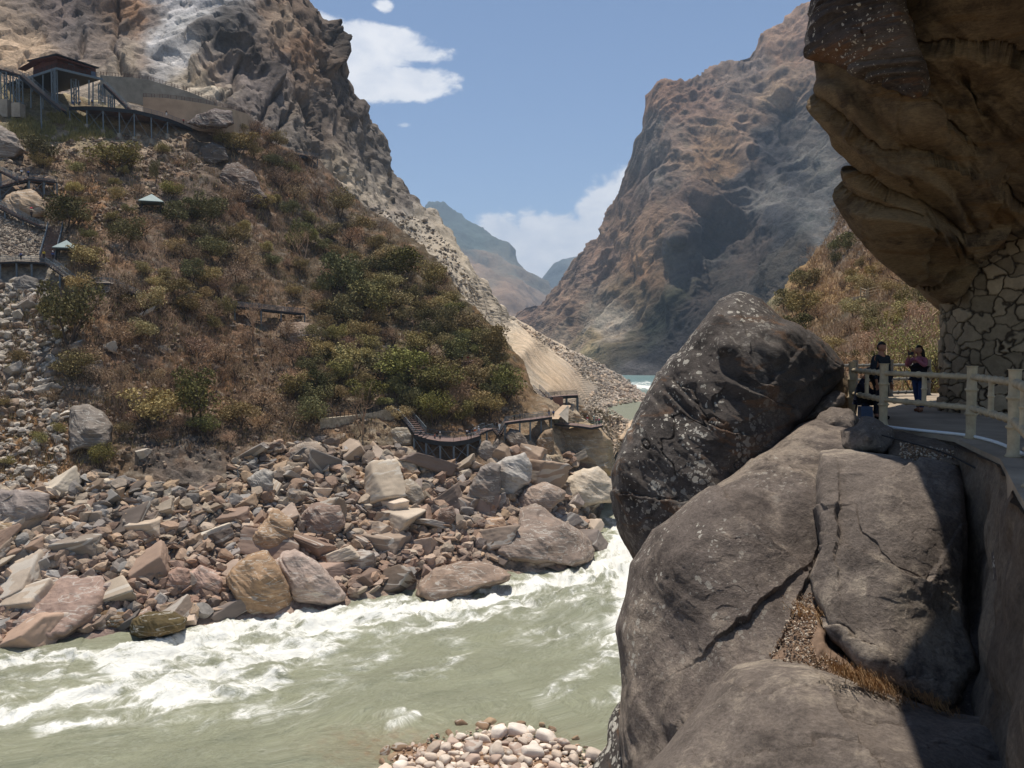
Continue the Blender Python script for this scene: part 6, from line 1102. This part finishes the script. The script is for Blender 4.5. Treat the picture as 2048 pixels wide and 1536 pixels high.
def debris():
    rs = np.random.RandomState(5); protos = [rockmesh(700+k, 1, (1, .8, .6), 5, .05) for k in range(5)]; Vs = []; Fs = []; Cs = []; off = 0
    for (poly, d0, d1, n, s0, s1) in [([(1600, 1190), (1625, 1180), (1640, 1290), (1730, 1370), (1640, 1340), (1560, 1320), (1540, 1310)], 11.2, 9.4, 1500, .01, .05), ([(1800, 885), (1925, 905), (1915, 935), (1800, 915)], 13.4, 12.6, 900, .01, .06)]:
        xs, ys = zip(*poly); k = 0
        while k < n:
            px = rs.uniform(min(xs), max(xs)); py = rs.uniform(min(ys), max(ys))
            if not inpoly(px, py, poly): continue
            t = (py-min(ys))/(max(ys)-min(ys)); p = np.array(at(px, py, d0*(1-t)+d1*t)); P, Fc = protos[k % 5]; s = s0+(s1-s0)*rs.rand()**3; Vs.append(P@rotm(*rs.uniform(0, 360, 3)).T*s+p); Fs.append(Fc+off); off += len(P); Cs.append(np.tile(np.array(lin(*[(150, 124, 100), (186, 170, 150), (120, 98, 80)][k % 3])), (len(P), 1))); k += 1
    me = mesh(np.vstack(Vs), np.vstack(Fs), False); vattr(me, 'col', np.vstack(Cs)); tag(obj('gravel', me, MT_RUB), kind='stuff')
debris()
pb = pillow('soil_patch', [(1604, 1186), (1628, 1180), (1650, 1290), (1760, 1370), (1900, 1440), (1700, 1480), (1540, 1420), (1530, 1320), (1570, 1280)], (1640, 1330), [(1610, 1190, 11.4), (1640, 1300, 10.0), (1560, 1330, 10.2), (1800, 1400, 9.5), (1640, 1430, 9.3)], .5, flat('brown_soil', (120, 98, 80), .95, 0, .4, 6, .4), 140, 40, 6, disp=bdisp(.3, .05, seed=8)); tag(pb, kind='structure')
# ------------------------------------------------------------ far walkways
def foot(px, py, objs=None): return hit(px, py, objs or [hill], False)
def ground_z(x, y, ztop, objs=(None,)):
    r = bvh(hill).ray_cast(Vector((x, y, ztop)), Vector((0, 0, -1)), 400); return r[0].z if r[0] is not None else 0.0
def boardwalk(label, pts, width, posts=True, brace=False, name='boardwalk', rail=('f', 'b'), mat=None, depth=.35, post_r=.2, every=1, cap_foot=False, dd=None, group=None, railmat=None, back=None, postsel=None):
    """pts: (px, py, foot py): the deck stands above the hillside point seen at the foot row"""
    P = []
    for i, (px, py, fy) in enumerate(pts):
        if dd is not None: d = dd[i]
        else:
            h = foot(px, fy); d = h[0].y if h else 200
        P.append(at(px, py, d))
    root = empty(name, P[0]); o0 = P[0]; n = len(P); dirs = []
    for i in range(n):
        t = (P[min(i+1, n-1)]-P[max(i-1, 0)]); t.z = 0; t.normalize(); nn = Vector((-t.y, t.x, 0))
        if nn.y < 0 and abs(nn.y) > .1: nn = -nn
        if back: nn = Vector(back).normalized()
        dirs.append(nn)
    Bk = [p+dn*width for p, dn in zip(P, dirs)]; m = MB()
    for i in range(n-1):
        a, b, c, d = P[i]-o0, P[i+1]-o0, Bk[i+1]-o0, Bk[i]-o0; sl_ = abs(b.z-a.z)/max(.1, (Vector((b.x, b.y, 0))-Vector((a.x, a.y, 0))).length)
        if sl_ > .22:
            k = max(3, int(abs(b.z-a.z)/.34))
            for j in range(k):
                t0, t1 = j/k, (j+1)/k; z = a.z+(b.z-a.z)*(t0+t1)/2+.04
                q = [a.lerp(b, t0), a.lerp(b, t1), d.lerp(c, t1), d.lerp(c, t0)]; m.hexa([Vector((v.x, v.y, z-.10)) for v in q]+[Vector((v.x, v.y, z)) for v in q])
        else: m.hexa([a-Vector((0, 0, .08)), b-Vector((0, 0, .08)), c-Vector((0, 0, .08)), d-Vector((0, 0, .08)), a, b, c, d])
    obj('deck', m.me(), mat or M_DECK, root)
    for line in (P, Bk):
        m = MB()
        for i in range(n-1):
            a, b = line[i]-o0, line[i+1]-o0; t = (b-a).normalized(); s = Vector((-t.y, t.x, 0))*.06; zz = Vector((0, 0, depth)); e = Vector((0, 0, .10)); m.hexa([a-s-e-zz, b-s-e-zz, b+s-e-zz, a+s-e-zz, a-s-e, b-s-e, b+s-e, a+s-e])
        obj('girder', m.me(), M_STEELD, root)
    for which, line in (('f', P), ('b', Bk)):
        if which not in rail: continue
        m = MB()
        for i in range(n-1):
            a, b = line[i]-o0, line[i+1]-o0; k = max(1, int((b-a).length/1.9))
            for z, r in ((1.1, .06), (.78, .035), (.5, .035), (.22, .035)): m.tube([a+Vector((0, 0, z)), b+Vector((0, 0, z))], r, 4)
            for j in range(k+1): q = a.lerp(b, j/k); m.tube([q, q+Vector((0, 0, 1.12))], .045, 4)
        obj('handrail', m.me(), railmat or M_STEEL, root)
    if posts:
        for i in range(0, n, every):
            for k, (line, off) in enumerate(((P, .25), (Bk, -.25))):
                if k and width < 3: continue
                if postsel and i not in postsel: continue
                p = line[i]+dirs[i]*off; zg = ground_z(p.x, p.y, p.z-.4)-.4
                if p.z-.4-zg < .5 or p.z-zg > (14 if 'lo' not in W else 16): continue
                m = MB(); q = p-o0; m.tube([Vector((q.x, q.y, -depth+q.z)), Vector((q.x, q.y, zg-o0.z))], post_r, 6); ps = obj('post', m.me(), M_STEEL, root)
                if cap_foot and k == 0: m = MB(); m.box((q.x, q.y, zg-o0.z+.6), (.9, .9, 1.9)); obj('footing', m.me(), M_CONC, ps)
        if brace:
            for i in range(0, n-1):
                a, b = P[i]+dirs[i]*.25-o0, P[i+1]+dirs[i+1]*.25-o0; za, zb = ground_z(P[i].x, P[i].y, P[i].z-.4)-o0.z, ground_z(P[i+1].x, P[i+1].y, P[i+1].z-.4)-o0.z
                if a.z-za < 2 or b.z-zb < 2: continue
                m = MB(); m.tube([Vector((a.x, a.y, a.z-depth)), Vector((b.x, b.y, zb+.3))], .07, 4)
                if i % 2: m.tube([Vector((b.x, b.y, b.z-depth)), Vector((a.x, a.y, za+.3))], .07, 4)
                obj('brace', m.me(), M_STEEL, root)
    tag(root, label, 'walkway', group); return root, P, Bk
W = {}
W['up'] = boardwalk('long curved elevated deck on blue-grey posts below the red-brown pavilion', [(138, 213, 246), (172, 212, 258), (205, 213, 268), (238, 216, 276), (268, 219, 283), (303, 227, 286), (336, 236, 276), (362, 246, 268), (384, 256, 264)], 13, True, True, cap_foot=True, depth=1.1, postsel=[0, 1, 2, 3, 4, 5, 6])
W['ml'] = boardwalk('small angular deck on posts at the left edge above the tan boulder', [(-40, 384, 410), (0, 374, 400), (30, 364, 398), (58, 357, 393), (88, 360, 394), (114, 363, 395)], 4, True, True, postsel=[1, 3, 4, 5])
W['mls'] = boardwalk('stair climbing off the left edge above the small angular deck', [(-45, 322, 372), (0, 342, 374), (35, 360, 392)], 2, True, postsel=[1])
W['sl'] = boardwalk('sloping walkway with railings descending along the tan boulder at left', [(-30, 400, 425), (8, 420, 436), (45, 438, 452), (88, 456, 470)], 2.2, True, postsel=[1, 2])
W['wd'] = boardwalk('wide brown stair flight running downhill beside the left gazebo', [(96, 452, 466), (92, 470, 486), (86, 492, 506), (79, 516, 528)], 3.2, False, mat=M_DECK, back=(1, .12, 0), rail=('f', 'b'))
W['gd'] = boardwalk('deck at the left edge in front of the left gazebo', [(-45, 528, 562), (0, 524, 560), (32, 522, 558), (62, 523, 558), (90, 525, 558)], 5, True, postsel=[1, 2, 3])
W['s2'] = boardwalk('steep stair going down right from the gazebo deck', [(90, 525, 560), (118, 545, 577), (145, 566, 590)], 2.2, True, postsel=[1, 2])
W['br'] = boardwalk('level footbridge section behind the flat boulder', [(145, 566, 584), (182, 565, 582), (222, 566, 584)], 2.2, False)
W['s3'] = boardwalk('last stair dropping right into the bushes from the level footbridge', [(222, 566, 588), (250, 580, 598), (276, 592, 602)], 2.0, True, postsel=[1])
W['mb'] = boardwalk('footbridge on three pale posts in the middle of the bushy slope', [(470, 612, 640), (523, 617, 655), (563, 622, 650), (610, 626, 646)], 2.2, True, post_r=.2, depth=.45)
W['hi'] = boardwalk('short dark covered walkway at the foot of the high cliff', [(578, 305, 334), (600, 309, 330), (636, 314, 330)], 2.6, True, depth=.9)
W['st'] = boardwalk('stair leading down to the left end of the curved lower deck', [(796, 828, 850), (812, 846, 866), (828, 866, 893)], 3.0, False)
W['lo'] = boardwalk('curved lower viewing deck on tall steel posts above the boulders', [(828, 868, 897), (852, 877, 916), (880, 882, 931), (907, 883, 930), (935, 879, 916), (960, 871, 905)], 9, True, True, depth=.9, post_r=.22, back=(0, 1, 0))
W['z1'] = boardwalk('walkway leading from the curved lower deck to the zigzag', [(958, 868, 898), (975, 860, 895), (986, 857, 890)], 2.4, True, postsel=[1])
W['z2'] = boardwalk('v-shaped dip of the zigzag walkway', [(984, 857, 885), (996, 870, 885), (1010, 846, 875)], 2.6, False, back=(.3, 1, 0))
W['rt'] = boardwalk('raised walkway from the zigzag to the concrete ramp', [(1010, 845, 880), (1040, 841, 882), (1062, 839, 882), (1084, 836, 878), (1104, 833, 870)], 2.6, True, depth=.5)
W['lk'] = boardwalk('lookout deck with green railing on top of the huge tawny rock', [(1100, 846, 856), (1128, 849, 858), (1156, 851, 860), (1182, 855, 862), (1204, 851, 860)], 6, False, depth=.4, dd=[196, 194, 194, 194, 198], railmat=flat('green_paint', (72, 104, 96), .5, .1), back=(.1, 1, 0))
W['rp'] = boardwalk('upper platform with brown boarding left of the scree', [(1086, 796, 812), (1110, 793, 812), (1134, 791, 808), (1156, 790, 804)], 4, True, depth=.7, dd=[214, 216, 218, 220], back=(0, 1, 0))
W['rs'] = boardwalk('stair dropping left to right onto the upper platform by the scree', [(1066, 778, 796), (1078, 790, 806), (1090, 802, 815)], 2.2, False, dd=[214, 212, 210])
W['nt'] = boardwalk('little reddish lookout half hidden in the trees', [(918, 722, 735), (936, 724, 736), (952, 720, 733)], 2.5, True, railmat=M_WOODW, depth=.4)
W['fl'] = boardwalk('high gangway on lattice towers at the left edge beside the pavilion', [(-60, 128, 215), (-20, 134, 215), (10, 141, 222), (40, 150, 222)], 3, False, depth=.6, dd=[236, 234, 233, 232])
W['d1'] = boardwalk('dark stair falling from the high gangway to the long curved deck', [(40, 150, 222), (80, 184, 225), (121, 218, 240)], 2.5, True, dd=[232, 230, 229], postsel=[1], depth=.9)
W['d2'] = boardwalk('dark stair dropping from the pavilion platform to the long curved deck', [(206, 166, 235), (230, 190, 240), (254, 214, 250)], 2.5, False, dd=[238, 238, 238], depth=.9)
# lattice towers
def tower(label, px, ptop, pfoot, d, w=1.6, block=0):
    a = at(px, ptop, d); b = at(px, pfoot, d); r = empty('lattice_tower', b); h = a.z-b.z
    for s in (-1, 1):
        for t in (0, 1): m = MB(); m.tube([(s*w/2, t*w, 0), (s*w/2, t*w, h)], .2, 5); obj('leg', m.me(), M_STEEL, r)
    m = MB(); k = max(2, int(h/2.2))
    for j in range(k):
        z0, z1 = h*j/k, h*(j+1)/k; s = 1 if j % 2 else -1
        for t in (0, w): m.tube([(-s*w/2, t, z0), (s*w/2, t, z1)], .11, 4)
        m.tube([(-w/2, 0, z1), (w/2, 0, z1)], .06, 4)
    obj('lattice', m.me(), M_STEEL, r)
    if block: m = MB(); m.box((0, w/2, -block/2), (w*1.4, w*1.6, block)); obj('footing', m.me(), M_CONC, r)
    tag(r, label, 'tower')
tower('lattice tower nearest the left edge, on a tall concrete block', 8, 144, 199, 232, 1.7, 5)
tower('lattice tower on a concrete block, second from the left edge', 33, 152, 206, 231, 1.7, 4)
tower('long lattice leg under the front corner of the pavilion platform', 108, 138, 214, 231, 1.0)
tower('lattice leg behind the curved deck under the middle of the pavilion platform', 148, 158, 208, 236, 1.4)
tower('lattice leg under the right end of the pavilion platform', 202, 168, 207, 238, 1.2)
tower('short lattice leg beneath the dark stair right of the pavilion', 221, 190, 217, 238, 1.2)
for i, (px, a, b_) in enumerate([(62, 170, 216), (86, 150, 218), (65, 152, 184), (178, 160, 210), (186, 165, 212)]):
    m = MB(); p, q = at(px, a, 233+i), at(px, b_, 233+i); m.tube([p, q], .2, 6); tag(obj('steel_post', m.me(), M_STEEL), 'single blue-grey steel post in the forest of supports under the pavilion platform', 'post', 'single posts under the pavilion')
# pavilion
def pav():
    C0 = at(113, 134, 231); Lf = at(40, 152, 241); Rt = at(204, 160, 240); u = (Rt-C0); u.z = 0; v = (Lf-C0); v.z = 0; z = C0.z; root = empty('pavilion', C0)
    def pt(a, b, h): return Vector((u.x*a+v.x*b, u.y*a+v.y*b, h))
    m = MB(); m.hexa([pt(0, 0, -.5), pt(1, 0, -.5), pt(1, 2.3, -.5), pt(0, 2.3, -.5), pt(0, 0, 0), pt(1, 0, 0), pt(1, 2.3, 0), pt(0, 2.3, 0)]); obj('platform', m.me(), M_STEELD, root)  # dark steel here stands in for the black shade under the platform
    m = MB(); m.hexa([pt(-.01, -.01, -.75), pt(1.01, -.01, -.75), pt(1.01, .01, -.75), pt(-.01, .01, -.75), pt(-.01, -.01, -.1), pt(1.01, -.01, -.1), pt(1.01, .01, -.1), pt(-.01, .01, -.1)]); m.hexa([pt(-.012, 0, -.76), pt(.012, 0, -.76), pt(.012, 1, -.76), pt(-.012, 1, -.76), pt(-.012, 0, -.11), pt(.012, 0, -.11), pt(.012, 1, -.11), pt(-.012, 1, -.11)]); obj('girder', m.me(), M_STEEL, root)
    m = MB()
    for (a, b) in (((0, 0), (1, 0)), ((0, 0), (0, 1))):
        A, B = pt(*a, 0), pt(*b, 0); 
        for zz in (1.1, .7, .35): m.tube([A+Vector((0, 0, zz)), B+Vector((0, 0, zz))], .05, 4)
        for j in range(9): q = A.lerp(B, j/8); m.tube([q, q+Vector((0, 0, 1.15))], .06, 4)
    obj('handrail', m.me(), M_STEELD, root)
    b0, b1, a0, a1 = .12, .78, .12, .97; m = MB(); h0, h1 = 4.0, 4.8
    m.hexa([pt(a0, b0, 0), pt(a1, b0, 0), pt(a1, b1, 0), pt(a0, b1, 0), pt(a0, b0, h0), pt(a1, b0, h0-1.0), pt(a1, b1, h0+.2), pt(a0, b1, h1)]); wl = obj('wall', m.me(), M_WOODW, root)
    gl = flat('window_glass', (96, 108, 128), .25, 0, .1)
    for a in (.35, .52, .70): m = MB(); m.hexa([pt(a, b0-.012, 2.3), pt(a+.11, b0-.012, 2.25), pt(a+.11, b0+.01, 2.25), pt(a, b0+.01, 2.3), pt(a, b0-.012, 2.9), pt(a+.11, b0-.012, 2.85), pt(a+.11, b0+.01, 2.85), pt(a, b0+.01, 2.9)]); obj('window', m.me(), gl, wl)
    m = MB(); m.hexa([pt(.85, b0-.014, 0.05), pt(.95, b0-.014, .05), pt(.95, b0+.01, .05), pt(.85, b0+.01, .05), pt(.85, b0-.014, 1.9), pt(.95, b0-.014, 1.9), pt(.95, b0+.01, 1.9), pt(.85, b0+.01, 1.9)]); obj('door', m.me(), gl, wl)
    m = MB(); m.hexa([pt(a0-.06, b0-.05, h0+.02), pt(a1+.04, b0-.05, h0-1.0), pt(a1+.04, b1+.1, h0+.3), pt(a0-.06, b1+.1, h1+.1), pt(a0-.06, b0-.05, h0+.3), pt(a1+.04, b0-.05, h0-.7), pt(a1+.04, b1+.1, h0+.6), pt(a0-.06, b1+.1, h1+.4)]); obj('roof', m.me(), M_STEELD, root)
    m = MB(); m.hexa([pt(-.05, -.02, 2.7), pt(.80, -.02, 1.9), pt(.80, b0, 2.5), pt(-.05, .55, 3.6), pt(-.05, -.02, 2.85), pt(.80, -.02, 2.05), pt(.80, b0, 2.65), pt(-.05, .55, 3.75)]); obj('canopy', m.me(), M_WOODW, root)
    m = MB(); m.hexa([pt(-.05, .55, 3.6), pt(.12, .55, 3.6), pt(.12, 1.0, 2.6), pt(-.05, 1.0, 2.6), pt(-.05, .55, 3.75), pt(.12, .55, 3.75), pt(.12, 1.0, 2.75), pt(-.05, 1.0, 2.75)]); obj('canopy', m.me(), M_WOODW, root)
    for a, b in ((0.01, .02), (.4, .01), (.01, .95)): m = MB(); m.tube([pt(a, b, 0), pt(a, b, 2.7)], .1, 5); obj('column', m.me(), M_WOODW, root)
    tag(root, 'dark red-brown timber pavilion on a high platform at upper left', 'pavilion')
pav()
def gazebo(label, px, apex, eave, base, wpx, foot_py):
    h = foot(px, foot_py); d = h[0].y+wpx/F*h[0].y*.5; s = wpx/F*d; zb = at(px, base, d).z; za = at(px, apex, d).z; ze = at(px, eave, d).z; c = at(px, base, d); root = empty('gazebo', c, .35); m = MB()
    e = s/2*1.02; R = [(math.cos(math.radians(45+90*k))*e*1.02, math.sin(math.radians(45+90*k))*e*1.02) for k in range(4)]
    V = [(x, y, ze-zb) for x, y in R]+[(x, y, ze-zb+.18) for x, y in R]+[(0, 0, za-zb)]; m.add(V, [(3, 2, 1, 0)]+[(i, (i+1) % 4, 4+(i+1) % 4, 4+i) for i in range(4)]+[(4+i, 4+(i+1) % 4, 8) for i in range(4)]); obj('roof', m.me(), M_ROOF, root)
    for k in range(4): x, y = R[k][0]*.72, R[k][1]*.72; m = MB(); m.tube([(x, y, -.1), (x, y, ze-zb+.1)], .11, 6); obj('column', m.me(), M_STEELD, root)
    m = MB()
    for k in range(4):
        a = Vector((R[k][0]*.72, R[k][1]*.72, 0)); b = Vector((R[(k+1) % 4][0]*.72, R[(k+1) % 4][1]*.72, 0))
        for zz in (.9, .5): m.tube([a+Vector((0, 0, zz)), b+Vector((0, 0, zz))], .05, 4)
    obj('handrail', m.me(), M_STEELD, root); m = MB(); m.box((0, 0, -1.6), (e*1.25, e*1.25, 3.2)); obj('plinth', m.me(), flat('rubble_masonry', (150, 130, 108), .9, 0, .5, 1.6, .4), root); tag(root, label, 'gazebo')
gazebo('square gazebo with grey pyramid roof on a stone plinth, amid bushes', 304, 388, 407, 430, 62, 446)
gazebo('square gazebo with grey pyramid roof beside the wide brown stairs', 134, 480, 499, 524, 60, 540)
# road walls under the cliff
def wall(label, top, bot, d, mat, thick=1.0, name='retaining_wall', curve=None):
    xs = [p[0] for p in top]; m = MB(); X = np.linspace(xs[0], xs[-1], 40); T = interp(top, X); B = interp(bot, X); Dd = interp(d, X); A = unp(X, T, Dd); C = unp(X, B, Dd); C[:, :2] = A[:, :2]
    for i in range(39):
        a, b, c, e = Vector(C[i]), Vector(C[i+1]), Vector(A[i+1]), Vector(A[i]); y = Vector((0, thick, 0)); m.hexa([a, b, b+y, a+y, e, c, c+y, e+y])
    o = obj(name, m.me(), mat); tag(o, label, 'retaining wall'); return A
M_W1 = flat('grey_stained_concrete', (142, 136, 124), .9, 0, .32, .25, .2); M_W2 = flat('tan_concrete', (178, 154, 128), .9, 0, .2, .2, .2)
A1 = wall('long grey stained retaining wall directly below the bare cliff', [(200, 150), (262, 155), (300, 160), (340, 172), (380, 184), (432, 206)], [(200, 190), (260, 205), (300, 214), (360, 220), (432, 232)], [(200, 264), (300, 266), (432, 268)], M_W1)
A2 = wall('lower tan retaining wall with a rounded right end', [(286, 194), (330, 196), (370, 201), (420, 209), (470, 220), (490, 226), (500, 232)], [(286, 226), (345, 246), (400, 262), (500, 268)], [(286, 254), (400, 256), (470, 260), (500, 268)], M_W2, 3)
def fence_on(label, A, dz_=0.0, n=26, mat=M_STEELD):
    P = [Vector(A[int(i)])+Vector((0, .3, dz_)) for i in np.linspace(0, len(A)-1, n)]; root = empty('fence', P[0]); m = MB()
    for z in (1.15, .75, .35):
        for a, b in zip(P[:-1], P[1:]): m.tube([a-P[0]+Vector((0, 0, z)), b-P[0]+Vector((0, 0, z))], .06, 4)
    obj('rail', m.me(), mat, root)
    for p in P: q = p-P[0]; m = MB(); m.tube([q, q+Vector((0, 0, 1.25))], .08, 4); obj('post', m.me(), mat, root)
    tag(root, label, 'fence')
M_RUST = flat('rusty_rail', (104, 82, 70), .8)
fence_on('rusty roadside fence along the top of the long grey wall', A1, 0, 30, M_RUST)
fence_on('roadside fence along the top of the tan wall', A2, 0, 26, M_RUST)
Aw = wall('rubble-stone wall holding a path beside the stair to the curved deck', [(640, 838), (700, 832), (745, 826), (785, 815), (796, 822)], [(640, 866), (700, 872), (745, 884), (796, 866)], [(640, 168), (700, 172), (796, 178)], flat('rubble_masonry', (166, 154, 134), .9, 0, .6, 1.1, .5), 2.5, 'stone_wall')
fence_on('thin fence on top of the rubble-stone wall', Aw, 0, 20)
# ramp and buttress by the lookout
def hexo(name, pxs, ds, back, mat, label, cat):
    A = [at(px, py, d) for (px, py), d in zip(pxs, ds)]; m = MB(); y = Vector((0, back, 0)); m.hexa([A[0], A[1], A[1]+y, A[0]+y, A[3], A[2], A[2]+y, A[3]+y]); tag(obj(name, m.me(), mat), label, cat)
hexo('ramp', [(1098, 838), (1118, 838), (1142, 812), (1126, 812)], [192, 192, 204, 204], 3, M_W2, 'pale concrete ramp rising from the lookout to the upper platform', 'ramp')
hexo('ramp_wall', [(1118, 830), (1136, 846), (1138, 814), (1136, 811)], [192, 192, 200, 200], 1, M_CONC, 'dark triangular side wall of the concrete ramp', 'wall')
big([(1136, 846), (1138, 812), (1146, 808), (1156, 824), (1164, 838), (1176, 846), (1160, 850)], 197, 3, (186, 166, 140), 'pale buttress rock beside the concrete ramp')
big([(1150, 806), (1164, 812), (1180, 832), (1188, 846), (1170, 846), (1158, 826)], 200, 4, (120, 98, 74), 'dark brown pointed rock behind the pale buttress')
hexo('board_panel', [(1106, 814), (1126, 814), (1126, 795), (1106, 795)], [212, 212, 212, 212], .3, flat('brown_boards', (138, 104, 88), .8, 0, .15), 'brown board panel under the upper platform by the scree', 'panel')
# distant viewpoint on the right hill
vp = foot(1744, 598, [rhill]); dv_ = vp[0].y
def frail():
    root = empty('railing', at(1744, 596, dv_)); o0 = at(1744, 596, dv_); ps = [(1721, 592), (1734, 597), (1737, 594), (1764, 588)]; P = [at(a, b, dv_+e)-o0 for (a, b), e in zip(ps, (2, 0, 0, 1))]; m = MB()
    for a, b in zip(P[:-1], P[1:]):
        for z in (1.2, .75, .35): m.tube([a+Vector((0, 0, z)), b+Vector((0, 0, z))], .05, 5)
    obj('rail', m.me(), M_BAMB, root); 
    for p in P: m = MB(); m.tube([p-Vector((0, 0, 1)), p+Vector((0, 0, 1.4))], .08, 6); obj('post', m.me(), M_BAMB, root)
    m = MB(); m.hexa([P[0]-Vector((0, 0, .5)), P[3]-Vector((0, 0, .5)), P[3]+Vector((0, 4, -.5)), P[0]+Vector((0, 4, -.5)), P[0], P[3], P[3]+Vector((0, 4, 0)), P[0]+Vector((0, 4, 0))]); obj('platform', m.me(), M_FLOOR, root); tag(root, 'tiny pale railing of a viewpoint far up the tan hillside', 'railing')
frail()
pipe('hose', [hit(a, b, [hill])[0]+Vector((0, 0, .9)) for a, b in [(470, 930), (478, 965), (455, 1000), (420, 1040), (380, 1075), (340, 1115), (312, 1150), (306, 1180)]], .16, M_STEELD, 'dark hose running down over the rubble to the river', 'hose')
# ------------------------------------------------------------ visitors
def on_deck(px, py, key, i=0):
    z = W[key][1][i].z; return on(px, py, z)
WH, BK, RD, BL, OR, GR, YE, PK = (226, 226, 224), (34, 34, 38), (176, 52, 50), (60, 88, 140), (206, 98, 50), (92, 104, 84), (206, 180, 60), (206, 100, 130)
for (px, py, key, i, kd, rz, tp, bt, lb, hc) in [
    (880, 880, 'lo', 3, 0, 0, (196, 176, 150), BK, 'visitor in a beige top at the front railing of the curved lower deck', WH), (874, 878, 'lo', 3, 2, .3, BK, BK, 'visitor in black at the front railing of the curved lower deck, beside the beige one', None), (868, 863, 'lo', 3, 1, 2, OR, BK, 'visitor in bright orange on the back of the curved lower deck', None), (842, 872, 'lo', 1, 2, .5, (110, 130, 160), BK, 'visitor in pale blue at the left end of the curved lower deck', WH),
    (950, 872, 'lo', 5, 0, .4, OR, WH, 'visitor in orange shirt near the right end of the curved lower deck', WH), (957, 868, 'lo', 5, 2, 1, WH, BL, 'visitor in white leaning at the right end of the curved lower deck', WH), (939, 871, 'lo', 4, 1, 0, BK, BL, 'visitor in black jacket walking near the right end of the curved lower deck', None), (934, 873, 'lo', 4, 3, .6, WH, BK, 'visitor in white raising a camera on the curved lower deck', None), (941, 855, 'lo', 4, 1, 1.5, BK, BK, 'dark-dressed visitor at the inner railing of the curved lower deck', None),
    (994, 857, 'z2', 0, 1, 1, BK, BK, 'visitor in black in the dip of the zigzag walkway', None), (999, 860, 'z2', 0, 1, 2.6, WH, WH, 'visitor all in white in the dip of the zigzag walkway', None), (1029, 841, 'rt', 1, 0, 1, GR, BK, 'visitor in grey on the raised walkway right of the zigzag', None), (1040, 838, 'rt', 1, 1, 1.6, (120, 110, 100), BK, 'visitor in brown on the raised walkway right of the zigzag', None),
    (1102, 845, 'lk', 0, 2, .2, OR, BK, 'visitor in orange at the left end of the lookout deck', WH), (1098, 832, 'rt', 4, 1, 3, BK, BL, 'visitor in black at the foot of the concrete ramp', None), (1107, 834, 'rt', 4, 0, 0, BL, BK, 'visitor in blue shirt at the foot of the concrete ramp', None), (1131, 847, 'lk', 1, 1, 1, BL, BK, 'visitor in blue jacket alone on the middle of the lookout deck', None),
    (1175, 845, 'lk', 3, 0, 3, RD, WH, 'visitor in red at the far railing of the lookout deck', WH), (1192, 849, 'lk', 4, 2, 0, (120, 40, 60), BK, 'visitor in dark red at the right tip of the lookout deck', None), (1198, 849, 'lk', 4, 3, .5, PK, BK, 'visitor in pink at the right tip of the lookout deck', WH), (1188, 846, 'lk', 4, 0, 2, (120, 160, 170), BK, 'visitor in pale teal among the group at the tip of the lookout deck', (150, 210, 200)),
    (97, 462, 'sl', 3, 1, .3, BK, BK, 'visitor in black at the top of the wide brown stairs', WH), (100, 480, 'wd', 1, 1, .2, BK, BK, 'visitor in black under the pink umbrella on the wide brown stairs', None), (91, 505, 'wd', 2, 1, .2, (120, 190, 190), BK, 'visitor in turquoise descending the wide brown stairs', (220, 200, 160)), (83, 504, 'wd', 2, 1, .2, BL, BK, 'visitor in dark blue descending the wide brown stairs', None),
    (88, 517, 'gd', 4, 0, 0, YE, BK, 'visitor in a yellow shirt at the foot of the wide brown stairs', None), (106, 519, 'gd', 4, 0, .5, BL, BK, 'visitor in blue at the top of the steep stair beside the left gazebo', WH), (42, 520, 'gd', 2, 2, 0, BL, BK, 'visitor in blue at the railing of the deck at the left edge', None), (63, 436, 'sl', 2, 1, .4, BK, BK, 'visitor in black under the red umbrella on the sloping walkway', None), (57, 354, 'ml', 3, 2, 0, BL, BK, 'visitor in blue on the small angular deck', None), (43, 352, 'ml', 2, 0, 1, WH, BK, 'visitor in white on the small angular deck', WH),
    (146, 210, 'up', 0, 0, 0, WH, BL, 'first visitor in white from the left on the long curved deck', WH), (160, 210, 'up', 1, 0, .6, WH, BK, 'visitor in white with dark trousers near the left of the long curved deck', WH), (184, 210, 'up', 2, 1, 1, BL, BK, 'visitor in blue on the long curved deck below the lattice leg', WH), (206, 211, 'up', 2, 0, .2, WH, GR, 'visitor in white with grey trousers on the middle of the long curved deck', WH), (333, 232, 'up', 6, 1, .5, BK, WH, 'visitor in black and white near the right end of the long curved deck', None), (367, 248, 'up', 7, 0, .4, RD, BK, 'visitor in red at the right end of the long curved deck', WH),
    (924, 716, 'nt', 0, 0, 0, WH, BK, 'visitor in white on the little reddish lookout', WH), (935, 718, 'nt', 1, 0, 0, RD, BK, 'visitor in red on the little reddish lookout', None)]:
    try: p = on_deck(px, py, key, i)
    except Exception: continue
    q = W[key][1][i]
    if abs(p.y-q.y) > 14: p = Vector((q.x+(px-(CX+q.x/q.y*F))*q.y/F, q.y+1.2, q.z))
    person(p, kd, rz, tp, bt, lb, hc)
    if 'umbrella' in lb: u_ = umb(p+Vector((.1, -.1, 2.15)), lin(236, 130, 160) if 'pink' in lb else lin(214, 50, 84)); tag(u_, 'pink umbrella held on the wide brown stairs' if 'pink' in lb else 'red-pink umbrella held on the sloping walkway', 'umbrella')
for k in range(4):
    if first[k]:
        for ch in list(FP[k].children): bpy.data.objects.remove(ch)
        bpy.data.objects.remove(FP[k])
